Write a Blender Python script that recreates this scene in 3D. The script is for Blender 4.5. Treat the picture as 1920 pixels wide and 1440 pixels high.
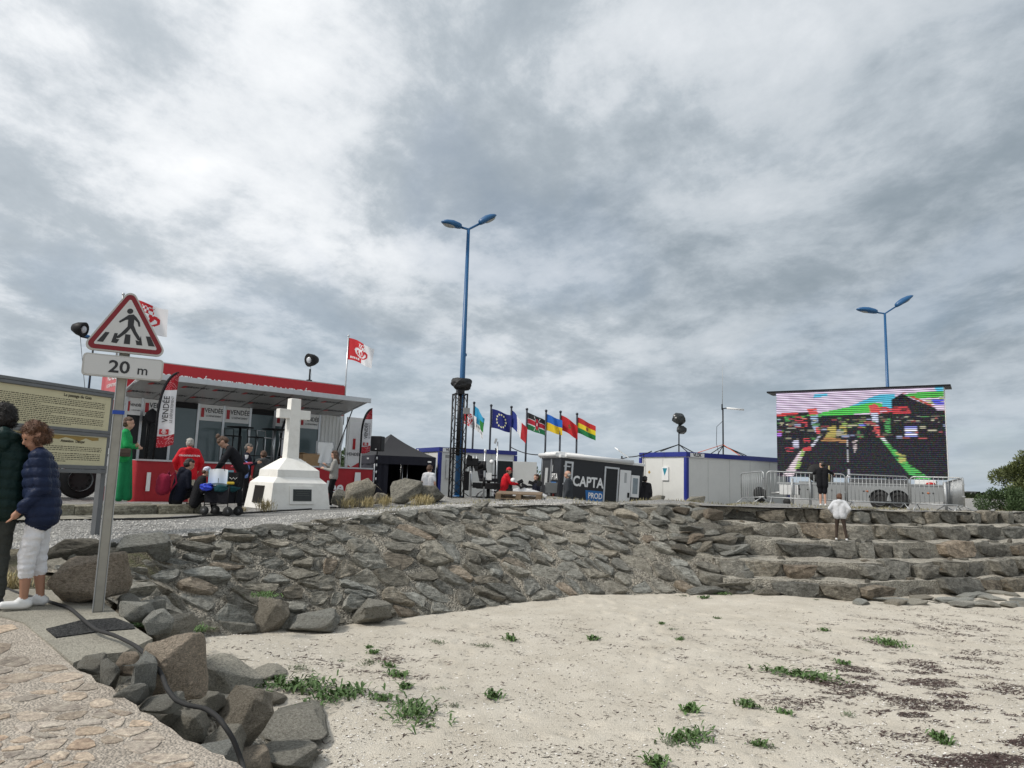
import bpy, bmesh, math, random
import numpy as np
from mathutils import Vector, Matrix, noise as mnoise
random.seed(7); rng = np.random.default_rng(11)
for o in list(bpy.data.objects): bpy.data.objects.remove(o)
sc = bpy.context.scene; col = sc.collection
# ------------------------------------------------------------------ camera
F = 1350.0; PITCH = math.radians(7.6); ROLL = math.radians(1.8); EYE = Vector((0, 0, 2.2))
cd = bpy.data.cameras.new('camera'); cam = bpy.data.objects.new('camera', cd); col.objects.link(cam)
cam.location = EYE
RM = Matrix.Rotation(math.pi / 2 + PITCH, 3, 'X') @ Matrix.Rotation(ROLL, 3, 'Z')
cam.rotation_euler = RM.to_euler()
cd.sensor_width = 36; cd.lens = F / 1920 * 36; cd.clip_start = 0.05; cd.clip_end = 4000
sc.camera = cam
# ------------------------------------------------------------------ sun, world, exposure
SUN = Vector((-0.62, -0.24, 0.74)).normalized()
sl = bpy.data.lights.new('sun', 'SUN'); sl.energy = 1.5; sl.angle = math.radians(10); sl.color = (1.0, 0.955, 0.89)
so = bpy.data.objects.new('sun', sl); col.objects.link(so); so.location = (-30, 5, 40)
so.rotation_euler = SUN.to_track_quat('Z', 'Y').to_euler()
w = bpy.data.worlds.new('World'); sc.world = w; w.use_nodes = True
wn = w.node_tree; wn.nodes.clear(); WN = wn.nodes; WL = wn.links
def wnode(t, **k):
    n = WN.new(t)
    for a, b in k.items(): setattr(n, a, b)
    return n
def wmath(op, a, b=None, clamp=False):
    n = wnode('ShaderNodeMath', operation=op); n.use_clamp = clamp
    for i, v in enumerate((a, b)):
        if v is None: continue
        if isinstance(v, (int, float)): n.inputs[i].default_value = v
        else: WL.new(v, n.inputs[i])
    return n.outputs[0]
def wrange(v, a, b, c, d, smooth=True):
    n = wnode('ShaderNodeMapRange'); n.interpolation_type = 'SMOOTHSTEP' if smooth else 'LINEAR'
    WL.new(v, n.inputs[0])
    for i, x in enumerate((a, b, c, d)): n.inputs[i + 1].default_value = x
    return n.outputs[0]
def wmix(f, a, b):
    n = wnode('ShaderNodeMix', data_type='RGBA')
    for s, v in ((n.inputs[0], f), (n.inputs[6], a), (n.inputs[7], b)):
        if isinstance(v, (int, float)): s.default_value = v
        elif isinstance(v, tuple): s.default_value = v + (1,)
        else: WL.new(v, s)
    return n.outputs[2]
sky = wnode('ShaderNodeTexSky', sky_type='NISHITA'); sky.sun_disc = False
sky.sun_elevation = math.asin(SUN.z); sky.sun_rotation = math.atan2(SUN.x, SUN.y); sky.dust_density = 1.5
tc = wnode('ShaderNodeTexCoord'); sx = wnode('ShaderNodeSeparateXYZ'); WL.new(tc.outputs['Generated'], sx.inputs[0])
X, Y, Z = sx.outputs
zc = wmath('ADD', wmath('MAXIMUM', Z, 0.0), 0.22)
cv = wnode('ShaderNodeCombineXYZ'); WL.new(wmath('DIVIDE', X, zc), cv.inputs[0]); WL.new(wmath('DIVIDE', Y, zc), cv.inputs[1])
def wnoise(scale, detail, rough, dist, off, stretch=(1, 1, 1), rot=0.0):
    mp = wnode('ShaderNodeMapping'); WL.new(cv.outputs[0], mp.inputs[0])
    mp.inputs[1].default_value = off; mp.inputs[2].default_value = (0, 0, rot); mp.inputs[3].default_value = stretch
    n = wnode('ShaderNodeTexNoise'); WL.new(mp.outputs[0], n.inputs['Vector'])
    n.inputs['Scale'].default_value = scale; n.inputs['Detail'].default_value = detail
    n.inputs['Roughness'].default_value = rough; n.inputs['Distortion'].default_value = dist
    return n.outputs[0]
n_big = wnoise(0.75, 3, 0.5, 0.3, (3.1, 7.7, 0), (1, 0.8, 1), 0.5)
n_mid = wnoise(2.1, 11, 0.63, 0.15, (4.3, 2.2, 0), (1.0, 0.85, 1), 0.7)
n_fin = wnoise(6.0, 11, 0.66, 0.25, (5.5, 0.4, 0), (1.0, 0.8, 1), 0.8)
n_gap = wnoise(1.1, 6, 0.55, 0.4, (9.2, 4.4, 0), (1, 0.7, 1), 0.3)
# clouds thin out, and so shine, towards the hidden sun
dt = wnode('ShaderNodeVectorMath', operation='DOT_PRODUCT'); WL.new(tc.outputs['Generated'], dt.inputs[0]); dt.inputs[1].default_value = SUN
glow = wrange(dt.outputs['Value'], -0.25, 0.75, 0.0, 0.40, False)
def cen(v, k): return wmath('MULTIPLY', wmath('SUBTRACT', v, 0.5), k)
edge = wmath('ADD', n_mid, cen(n_fin, 0.26))
clump = wmath('MULTIPLY', wrange(edge, 0.42, 0.62, 0.0, 1.0), 0.20)
dens = wmath('ADD', cen(n_big, 0.8), wmath('ADD', cen(edge, 0.85), clump))
lit = wmath('SUBTRACT', wmath('ADD', glow, 0.46), dens, clamp=True)
ramp = wnode('ShaderNodeValToRGB'); WL.new(lit, ramp.inputs[0])
el = ramp.color_ramp.elements; el[0].position = 0.0; el[0].color = (0.215, 0.265, 0.305, 1); el[1].position = 1.0; el[1].color = (0.93, 0.945, 0.96, 1)
for p, c in ((0.25, (0.325, 0.375, 0.42)), (0.5, (0.455, 0.505, 0.55)), (0.75, (0.68, 0.715, 0.75))):
    e = el.new(p); e.color = c + (1,)
# haze band low over the horizon
hz = wrange(Z, 0.0, 0.20, 0.72, 0.0)
cl = wmix(hz, ramp.outputs[0], (0.44, 0.51, 0.58))
bgs = wnode('ShaderNodeBackground'); WL.new(sky.outputs[0], bgs.inputs[0]); bgs.inputs[1].default_value = 0.06
bgc = wnode('ShaderNodeBackground'); WL.new(cl, bgc.inputs[0]); bgc.inputs[1].default_value = 0.565
cover = wrange(n_gap, 0.36, 0.5, 0.80, 0.985)
mx = wnode('ShaderNodeMixShader'); WL.new(cover, mx.inputs[0]); WL.new(bgs.outputs[0], mx.inputs[1]); WL.new(bgc.outputs[0], mx.inputs[2])
wo = wnode('ShaderNodeOutputWorld'); WL.new(mx.outputs[0], wo.inputs[0])
vs = sc.view_settings; vs.view_transform = 'Standard'; vs.look = 'None'; vs.exposure = 0.97; vs.gamma = 1.0; vs.use_curve_mapping = False

# ------------------------------------------------------------------ helpers
def ray(px, py): return RM @ Vector(((px - 960) / F, -(py - 720) / F, -1.0))
def P(px, py, D): d = ray(px, py); return EYE + d * (D / d.y)
def G(px, py, z): d = ray(px, py); return EYE + d * ((z - EYE.z) / d.z)
MATS = {}
def srgb(r, g, b):
    f = lambda c: (c / 255 / 12.92) if c / 255 <= 0.04045 else ((c / 255 + 0.055) / 1.055) ** 2.4
    return (f(r), f(g), f(b))
def nd(nt, t, **k):
    n = nt.nodes.new(t)
    for a, b in k.items(): setattr(n, a, b)
    return n
def mat(name, c=(0.5, 0.5, 0.5), rough=0.6, metal=0.0, var=0.12, vscale=6.0, bump=0.0, bscale=40.0, spec=0.5, emit=None, estr=1.0, attr=None, rnd=0.0, trans=0.0, coat=0.0, dirt=0.0, dscale=1.5, dcol=(0.10, 0.09, 0.075)):
    if name in MATS: return MATS[name]
    m = bpy.data.materials.new(name); m.use_nodes = True; nt = m.node_tree; L = nt.links
    b = nt.nodes['Principled BSDF']; tcn = nd(nt, 'ShaderNodeTexCoord')
    b.inputs['Roughness'].default_value = rough; b.inputs['Metallic'].default_value = metal
    b.inputs['Specular IOR Level'].default_value = spec; b.inputs['Coat Weight'].default_value = coat
    if trans: b.inputs['Transmission Weight'].default_value = trans
    nz = nd(nt, 'ShaderNodeTexNoise'); nz.inputs['Scale'].default_value = vscale; nz.inputs['Detail'].default_value = 6
    nz.inputs['Roughness'].default_value = 0.6; L.new(tcn.outputs['Object'], nz.inputs['Vector'])
    mr = nd(nt, 'ShaderNodeMapRange'); L.new(nz.outputs[0], mr.inputs[0])
    mr.inputs[1].default_value = 0.25; mr.inputs[2].default_value = 0.75; mr.inputs[3].default_value = 1 - var; mr.inputs[4].default_value = 1 + var
    val = mr.outputs[0]
    if rnd:
        oi = nd(nt, 'ShaderNodeObjectInfo'); m2 = nd(nt, 'ShaderNodeMapRange'); L.new(oi.outputs['Random'], m2.inputs[0])
        m2.inputs[3].default_value = 1 - rnd; m2.inputs[4].default_value = 1 + rnd
        mm = nd(nt, 'ShaderNodeMath', operation='MULTIPLY'); L.new(val, mm.inputs[0]); L.new(m2.outputs[0], mm.inputs[1]); val = mm.outputs[0]
    vm = nd(nt, 'ShaderNodeVectorMath', operation='SCALE'); L.new(val, vm.inputs['Scale'])
    if attr:
        at = nd(nt, 'ShaderNodeAttribute'); at.attribute_name = attr; L.new(at.outputs['Color'], vm.inputs[0])
    else: vm.inputs[0].default_value = c
    cout = vm.outputs[0]
    if dirt:
        dn = nd(nt, 'ShaderNodeTexNoise'); dn.inputs['Scale'].default_value = dscale; dn.inputs['Detail'].default_value = 8; dn.inputs['Roughness'].default_value = 0.65
        L.new(tcn.outputs['Object'], dn.inputs['Vector'])
        dr = nd(nt, 'ShaderNodeMapRange'); L.new(dn.outputs[0], dr.inputs[0]); dr.inputs[1].default_value = 0.48; dr.inputs[2].default_value = 0.75; dr.inputs[3].default_value = 0.0; dr.inputs[4].default_value = dirt
        mxn = nd(nt, 'ShaderNodeMix', data_type='RGBA'); L.new(dr.outputs[0], mxn.inputs[0]); L.new(cout, mxn.inputs[6]); mxn.inputs[7].default_value = dcol + (1,)
        cout = mxn.outputs[2]
    L.new(cout, b.inputs['Base Color'])
    if bump:
        n2 = nd(nt, 'ShaderNodeTexNoise'); n2.inputs['Scale'].default_value = bscale; n2.inputs['Detail'].default_value = 5; L.new(tcn.outputs['Object'], n2.inputs['Vector'])
        bp = nd(nt, 'ShaderNodeBump'); bp.inputs['Strength'].default_value = bump; bp.inputs['Distance'].default_value = 0.02; L.new(n2.outputs[0], bp.inputs['Height'])
        L.new(bp.outputs[0], b.inputs['Normal'])
    if emit:
        b.inputs['Emission Color'].default_value = emit + (1,); b.inputs['Emission Strength'].default_value = estr
    MATS[name] = m; return m
def setp(o, label=None, cat=None, group=None, kind=None):
    if label: o['label'] = label
    if cat: o['category'] = cat
    if group: o['group'] = group
    if kind: o['kind'] = kind
    return o
def thing(name, label, cat, loc=(0, 0, 0), rz=0.0, group=None):
    o = bpy.data.objects.new(name, None); col.objects.link(o); o.location = loc; o.rotation_euler = (0, 0, rz); o.empty_display_size = 0.2
    return setp(o, label, cat, group)
def ob(name, me, parent=None, m=None):
    if m is not None and not me.materials:
        for q in (m if isinstance(m, (list, tuple)) else [m]): me.materials.append(q)
    o = bpy.data.objects.new(name, me); col.objects.link(o)
    if parent: o.parent = parent
    return o
class MB:
    def __init__(s): s.v = []; s.f = []; s.mi = []; s.k = 0; s.sm = []
    def add(s, vs, fs, smooth=False):
        b = len(s.v); s.v += [tuple(x) for x in vs]
        for f in fs: s.f.append([b + i for i in f]); s.mi.append(s.k); s.sm.append(smooth)
        return s
    def box(s, c, d, rot=None, taper=None):
        hx, hy, hz = d[0] / 2, d[1] / 2, d[2] / 2; vs = []
        for z in (-1, 1):
            t = taper if (taper and z > 0) else 1
            for x, y in ((-1, -1), (1, -1), (1, 1), (-1, 1)): vs.append(Vector((x * hx * t, y * hy * t, z * hz)))
        if rot is not None: vs = [rot @ v for v in vs]
        c = Vector(c)
        return s.add([v + c for v in vs], [(0, 3, 2, 1), (4, 5, 6, 7), (0, 1, 5, 4), (1, 2, 6, 5), (2, 3, 7, 6), (3, 0, 4, 7)])
    def bb(s, a, b): # box by corners
        return s.box([(a[i] + b[i]) / 2 for i in range(3)], [abs(b[i] - a[i]) for i in range(3)])
    def tube(s, pts, r, n=8, caps=True, smooth=True):
        pts = [Vector(p) for p in pts]; m = len(pts); rr = r if isinstance(r, (list, tuple)) else [r] * m
        vs = []; pn = None
        for i, p in enumerate(pts):
            t = (pts[min(i + 1, m - 1)] - pts[max(i - 1, 0)]); t = t.normalized() if t.length > 1e-9 else Vector((0, 0, 1))
            if pn is None:
                u = t.orthogonal().normalized()
            else:
                u = (pn - t * pn.dot(t)); u = u.normalized() if u.length > 1e-6 else t.orthogonal().normalized()
            pn = u; w_ = t.cross(u)
            for k in range(n):
                a = 2 * math.pi * k / n; vs.append(p + (u * math.cos(a) + w_ * math.sin(a)) * rr[i])
        fs = [(i * n + k, i * n + (k + 1) % n, (i + 1) * n + (k + 1) % n, (i + 1) * n + k) for i in range(m - 1) for k in range(n)]
        s.add(vs, fs, smooth)
        if caps:
            b = len(s.v) - len(vs)
            s.f.append([b + k for k in range(n)][::-1]); s.mi.append(s.k); s.sm.append(False)
            s.f.append([b + (m - 1) * n + k for k in range(n)]); s.mi.append(s.k); s.sm.append(False)
        return s
    def prism(s, poly, a, b, axis='y'): # poly list of 2d; extruded between a and b along axis
        n = len(poly)
        def mk(p, t): return (p[0], t, p[1]) if axis == 'y' else ((p[0], p[1], t) if axis == 'z' else (t, p[0], p[1]))
        vs = [mk(p, a) for p in poly] + [mk(p, b) for p in poly]
        fs = [tuple(range(n)), tuple(range(2 * n - 1, n - 1, -1))] + [(i, i + n, (i + 1) % n + n, (i + 1) % n) for i in range(n)]
        return s.add(vs, fs)
    def lathe(s, prof, n=16, c=(0, 0, 0), rot=None, smooth=True, caps=True): # prof (r,z)
        vs = []; c = Vector(c)
        for r, z in prof:
            for k in range(n):
                a = 2 * math.pi * k / n; v = Vector((r * math.cos(a), r * math.sin(a), z)); vs.append((rot @ v if rot is not None else v) + c)
        m = len(prof)
        fs = [(i * n + k, i * n + (k + 1) % n, (i + 1) * n + (k + 1) % n, (i + 1) * n + k) for i in range(m - 1) for k in range(n)]
        if caps: fs += [tuple(range(n))[::-1], tuple((m - 1) * n + k for k in range(n))]
        return s.add(vs, fs, smooth)
    def ell(s, c, r, n=12, m=8, rot=None):
        prof = []; vs = []; c = Vector(c)
        for i in range(m + 1):
            th = math.pi * i / m
            for k in range(n):
                a = 2 * math.pi * k / n
                v = Vector((r[0] * math.sin(th) * math.cos(a), r[1] * math.sin(th) * math.sin(a), -r[2] * math.cos(th)))
                vs.append((rot @ v if rot is not None else v) + c)
        fs = [(i * n + k, i * n + (k + 1) % n, (i + 1) * n + (k + 1) % n, (i + 1) * n + k) for i in range(m) for k in range(n)]
        return s.add(vs, fs, True)
    def mesh(s, name='m', bevel=0.0):
        me = bpy.data.meshes.new(name); me.from_pydata(s.v, [], s.f); me.validate()
        if len(me.polygons) == len(s.f):
            me.polygons.foreach_set('material_index', s.mi); me.polygons.foreach_set('use_smooth', s.sm)
        bm = bmesh.new(); bm.from_mesh(me)
        bmesh.ops.remove_doubles(bm, verts=bm.verts, dist=1e-6)
        bmesh.ops.recalc_face_normals(bm, faces=bm.faces)
        if bevel: bmesh.ops.bevel(bm, geom=[e for e in bm.edges if len(e.link_faces) == 2 and e.calc_face_angle(0) > 0.5], offset=bevel, segments=2, affect='EDGES', profile=0.6)
        bm.to_mesh(me); bm.free()
        return me
    def build(s, name, m, parent=None, bevel=0.0):
        me = s.mesh(name, bevel)
        for q in (m if isinstance(m, (list, tuple)) else [m]): me.materials.append(q)
        return ob(name, me, parent)
def copy_tree(o, parent=None):
    c = o.copy(); col.objects.link(c)
    if parent: c.parent = parent
    for ch in list(o.children): copy_tree(ch, c)
    return c
def text_mesh(s, size=1.0, align='CENTER', bold=0.0, ext=0.0015, sx=1.0):
    cu = bpy.data.curves.new('lettering', 'FONT'); cu.body = s; cu.size = size; cu.align_x = align; cu.offset = bold; cu.extrude = ext; cu.resolution_u = 3
    o = bpy.data.objects.new('lettering', cu); col.objects.link(o)
    dg = bpy.context.evaluated_depsgraph_get(); me = bpy.data.meshes.new_from_object(o.evaluated_get(dg))
    bpy.data.objects.remove(o); bpy.data.curves.remove(cu)
    if sx != 1.0:
        me.transform(Matrix.Diagonal((sx, 1, 1, 1)))
    me.materials.clear(); return me
RX90 = Matrix.Rotation(math.pi / 2, 4, 'X')
def text(s, m, parent, loc, size, rot=RX90, align='CENTER', bold=0.0, sx=1.0, ext=0.0015, name='lettering'):
    """text standing upright in the parent's local XZ plane, reading from local -Y"""
    me = text_mesh(s, size, align, bold, ext, sx); me.transform(Matrix.Translation(loc) @ rot)
    return ob(name, me, parent, m)
def text_fit(s_, m, parent, x0, x1, y, z, h, bold=0.0):
    me = text_mesh(s_, 1.0, 'LEFT', bold / max(h, .01), .002); xs_ = [v.co.x for v in me.vertices]; zs_ = [v.co.y for v in me.vertices]; kx = (x1 - x0) / (max(xs_) - min(xs_)); kz = h / (max(zs_) - min(zs_))
    for v in me.vertices: v.co = Vector((x0 + (v.co.x - min(xs_)) * kx, y - v.co.z, z + (v.co.y - min(zs_)) * kz))
    return ob('lettering', me, parent, m)
def np_mesh(name, v, f, cols=None, smooth=False, uvcol='Col'):
    me = bpy.data.meshes.new(name); me.from_pydata([tuple(x) for x in v], [], [tuple(x) for x in f])
    if smooth: me.polygons.foreach_set('use_smooth', [True] * len(me.polygons))
    if cols is not None: # per face colours
        at = me.color_attributes.new(uvcol, 'FLOAT_COLOR', 'CORNER')
        buf = []
        for i, p in enumerate(me.polygons): buf += list(cols[i]) * p.loop_total if len(cols[i]) == 4 else (list(cols[i]) + [1.0]) * p.loop_total
        at.data.foreach_set('color', buf)
    return me
def grid_mesh(name, nu, nv, pos, colf=None, smooth=True):
    v = [pos(i / nu, j / nv) for j in range(nv + 1) for i in range(nu + 1)]
    f = [(j * (nu + 1) + i, j * (nu + 1) + i + 1, (j + 1) * (nu + 1) + i + 1, (j + 1) * (nu + 1) + i) for j in range(nv) for i in range(nu)]
    c = [colf((i + .5) / nu, (j + .5) / nv) for j in range(nv) for i in range(nu)] if colf else None
    return np_mesh(name, v, f, c, smooth)
def clip_poly(poly, n, d): # keep p.n <= d
    out = []
    for i in range(len(poly)):
        a, b = poly[i], poly[(i + 1) % len(poly)]; da, db = a[0] * n[0] + a[1] * n[1] - d, b[0] * n[0] + b[1] * n[1] - d
        if da <= 0: out.append(a)
        if da * db < 0:
            t = da / (da - db); out.append((a[0] + (b[0] - a[0]) * t, a[1] + (b[1] - a[1]) * t))
    return out
def voronoi(pts, bound, maxd=3.0):
    cells = []
    A = np.array(pts)
    for i, p in enumerate(pts):
        poly = list(bound); dd = np.hypot(A[:, 0] - p[0], A[:, 1] - p[1]); order = np.argsort(dd)
        for j in order[1:28]:
            q = pts[j]; n = (q[0] - p[0], q[1] - p[1]); m_ = ((q[0] + p[0]) / 2, (q[1] + p[1]) / 2)
            poly = clip_poly(poly, n, m_[0] * n[0] + m_[1] * n[1])
            if len(poly) < 3: break
        cells.append(poly if len(poly) >= 3 else None)
    return cells
def blue_noise(n, w_, h_, k=12, seed=1):
    r = random.Random(seed); pts = []
    for i in range(n):
        best = None; bd = -1
        for _ in range(k):
            c = (r.random() * w_, r.random() * h_); d = min([(c[0] - p[0]) ** 2 + (c[1] - p[1]) ** 2 for p in pts] or [9e9])
            if d > bd: bd = d; best = c
        pts.append(best)
    return pts
def pin(poly, x, y):
    ins = False; n = len(poly)
    for i in range(n):
        x1, y1 = poly[i]; x2, y2 = poly[(i + 1) % n]
        if (y1 > y) != (y2 > y) and x < (x2 - x1) * (y - y1) / (y2 - y1) + x1: ins = not ins
    return ins
def lerp_curve(pts, x):
    for i in range(len(pts) - 1):
        if x <= pts[i + 1][0] or i == len(pts) - 2:
            t = (x - pts[i][0]) / (pts[i + 1][0] - pts[i][0]); return pts[i][1] + (pts[i + 1][1] - pts[i][1]) * max(-0.0, t)
def fbm(x, y, z=0.0, o=4): return mnoise.fractal(Vector((x, y, z)), 1.0, 2.0, o)
# ------------------------------------------------------------------ stone and ground materials
def rockmat(name, cols, scale=3.0, streak=5.0, bump=0.6, lichen=0.5, orange=0.25, rnd=0.35, rough=0.85, rot=(0.5, 0.3, 0.2)):
    m = bpy.data.materials.new(name); m.use_nodes = True; nt = m.node_tree; L = nt.links; b = nt.nodes['Principled BSDF']
    b.inputs['Roughness'].default_value = rough; b.inputs['Specular IOR Level'].default_value = 0.3
    t = nd(nt, 'ShaderNodeTexCoord'); oi = nd(nt, 'ShaderNodeObjectInfo')
    off = nd(nt, 'ShaderNodeVectorMath', operation='SCALE'); off.inputs[0].default_value = (37.0, 23.0, 51.0); L.new(oi.outputs['Random'], off.inputs['Scale'])
    ad = nd(nt, 'ShaderNodeVectorMath', operation='ADD'); L.new(t.outputs['Object'], ad.inputs[0]); L.new(off.outputs[0], ad.inputs[1]); co = ad.outputs[0]
    def nz(s, d=6, r=0.6, dist=0.0, vec=None):
        n = nd(nt, 'ShaderNodeTexNoise'); n.inputs['Scale'].default_value = s; n.inputs['Detail'].default_value = d; n.inputs['Roughness'].default_value = r; n.inputs['Distortion'].default_value = dist
        L.new(vec or co, n.inputs['Vector']); return n.outputs[0]
    mp = nd(nt, 'ShaderNodeMapping'); L.new(co, mp.inputs[0]); mp.inputs[2].default_value = rot; mp.inputs[3].default_value = (1, 1, streak)
    a = nz(scale * 2.2, 10, 0.74, 0.5); s_ = nz(scale * 2.4, 10, 0.74, 0.7, mp.outputs[0])
    mixv = nd(nt, 'ShaderNodeMath', operation='ADD'); L.new(a, mixv.inputs[0]); L.new(s_, mixv.inputs[1])
    rmp = nd(nt, 'ShaderNodeValToRGB'); hv = nd(nt, 'ShaderNodeMath', operation='MULTIPLY'); L.new(mixv.outputs[0], hv.inputs[0]); hv.inputs[1].default_value = 0.5; L.new(hv.outputs[0], rmp.inputs[0])
    e = rmp.color_ramp.elements; ps = (0.39, 0.465, 0.53, 0.61)
    e[0].position = ps[0]; e[0].color = cols[0] + (1,); e[1].position = ps[3]; e[1].color = cols[3] + (1,)
    for k in (1, 2): q = e.new(ps[k]); q.color = cols[k] + (1,)
    # stone-to-stone difference
    mr = nd(nt, 'ShaderNodeMapRange'); L.new(oi.outputs['Random'], mr.inputs[0]); mr.inputs[3].default_value = 1 - rnd; mr.inputs[4].default_value = 1 + rnd
    sc_ = nd(nt, 'ShaderNodeVectorMath', operation='SCALE'); L.new(rmp.outputs[0], sc_.inputs[0]); L.new(mr.outputs[0], sc_.inputs['Scale'])
    cur = sc_.outputs[0]
    wn_ = nd(nt, 'ShaderNodeTexWhiteNoise', noise_dimensions='1D'); L.new(oi.outputs['Random'], wn_.inputs['W'])
    tint = nd(nt, 'ShaderNodeValToRGB'); L.new(wn_.outputs['Value'], tint.inputs[0]); te = tint.color_ramp.elements
    te[0].color = (0.94, 1.0, 1.05, 1); te[1].color = (1.13, 0.98, 0.87, 1); q = te.new(0.80); q.color = (1.02, 1.0, 0.95, 1); q = te.new(0.92); q.color = (1.06, 1.0, 0.92, 1)
    mu = nd(nt, 'ShaderNodeMix', data_type='RGBA', blend_type='MULTIPLY'); mu.inputs[0].default_value = 1.0; L.new(cur, mu.inputs[6]); L.new(tint.outputs[0], mu.inputs[7]); cur = mu.outputs[2]
    def spot(mask_scale, lo, hi, colr, amt):
        nonlocal cur
        n1 = nz(mask_scale, 4, 0.7, 0.5); r1 = nd(nt, 'ShaderNodeMapRange'); L.new(n1, r1.inputs[0]); r1.inputs[1].default_value = lo; r1.inputs[2].default_value = hi; r1.inputs[4].default_value = amt
        x = nd(nt, 'ShaderNodeMix', data_type='RGBA'); L.new(r1.outputs[0], x.inputs[0]); L.new(cur, x.inputs[6]); x.inputs[7].default_value = colr + (1,); cur = x.outputs[2]
    if lichen: spot(9.0, 0.635, 0.70, (0.42, 0.42, 0.39), lichen)
    if orange: spot(4.2, 0.66, 0.74, (0.33, 0.17, 0.04), orange)
    spot(6.0, 0.56, 0.70, (0.055, 0.05, 0.04), 0.5)
    fine = nz(45, 8, 0.8); fr_ = nd(nt, 'ShaderNodeMapRange'); L.new(fine, fr_.inputs[0]); fr_.inputs[1].default_value = .35; fr_.inputs[2].default_value = .65; fr_.inputs[3].default_value = .68; fr_.inputs[4].default_value = 1.32
    fs_ = nd(nt, 'ShaderNodeVectorMath', operation='SCALE'); L.new(cur, fs_.inputs[0]); L.new(fr_.outputs[0], fs_.inputs['Scale']); cur = fs_.outputs[0]
    L.new(cur, b.inputs['Base Color'])
    h = nd(nt, 'ShaderNodeMath', operation='ADD'); L.new(s_, h.inputs[0]); f2 = nd(nt, 'ShaderNodeMath', operation='MULTIPLY'); L.new(fine, f2.inputs[0]); f2.inputs[1].default_value = 0.45; L.new(f2.outputs[0], h.inputs[1])
    bp = nd(nt, 'ShaderNodeBump'); bp.inputs['Strength'].default_value = bump; bp.inputs['Distance'].default_value = 0.07; L.new(h.outputs[0], bp.inputs['Height']); L.new(bp.outputs[0], b.inputs['Normal'])
    return m
M_slope = rockmat('revetment_stone', [(0.125, 0.117, 0.10), (0.24, 0.225, 0.192), (0.345, 0.325, 0.28), (0.49, 0.46, 0.40)], 3.2, 6.0, 1.0, 0.45, 0.25, 0.3)
M_step = rockmat('step_stone', [(0.085, 0.077, 0.062), (0.175, 0.16, 0.132), (0.26, 0.238, 0.20), (0.40, 0.37, 0.31)], 3.5, 3.0, 1.0, 0.55, 0.55)
M_boul = rockmat('boulder_stone', [(0.09, 0.085, 0.07), (0.19, 0.178, 0.15), (0.29, 0.27, 0.225), (0.42, 0.385, 0.32)], 3.0, 5.0, 0.8, 0.4, 0.2, 0.2)
M_edge = rockmat('edging_stone', [(0.18, 0.172, 0.147), (0.34, 0.322, 0.28), (0.46, 0.44, 0.385), (0.62, 0.59, 0.52)], 6.0, 2.5, 1.0, 0.25, 0.12, 0.3)
M_pave = rockmat('paving_stone', [(0.24, 0.19, 0.155), (0.36, 0.295, 0.24), (0.45, 0.375, 0.30), (0.58, 0.50, 0.40)], 7.0, 3.0, 0.5, 0.0, 0.0, 0.3)
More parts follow.
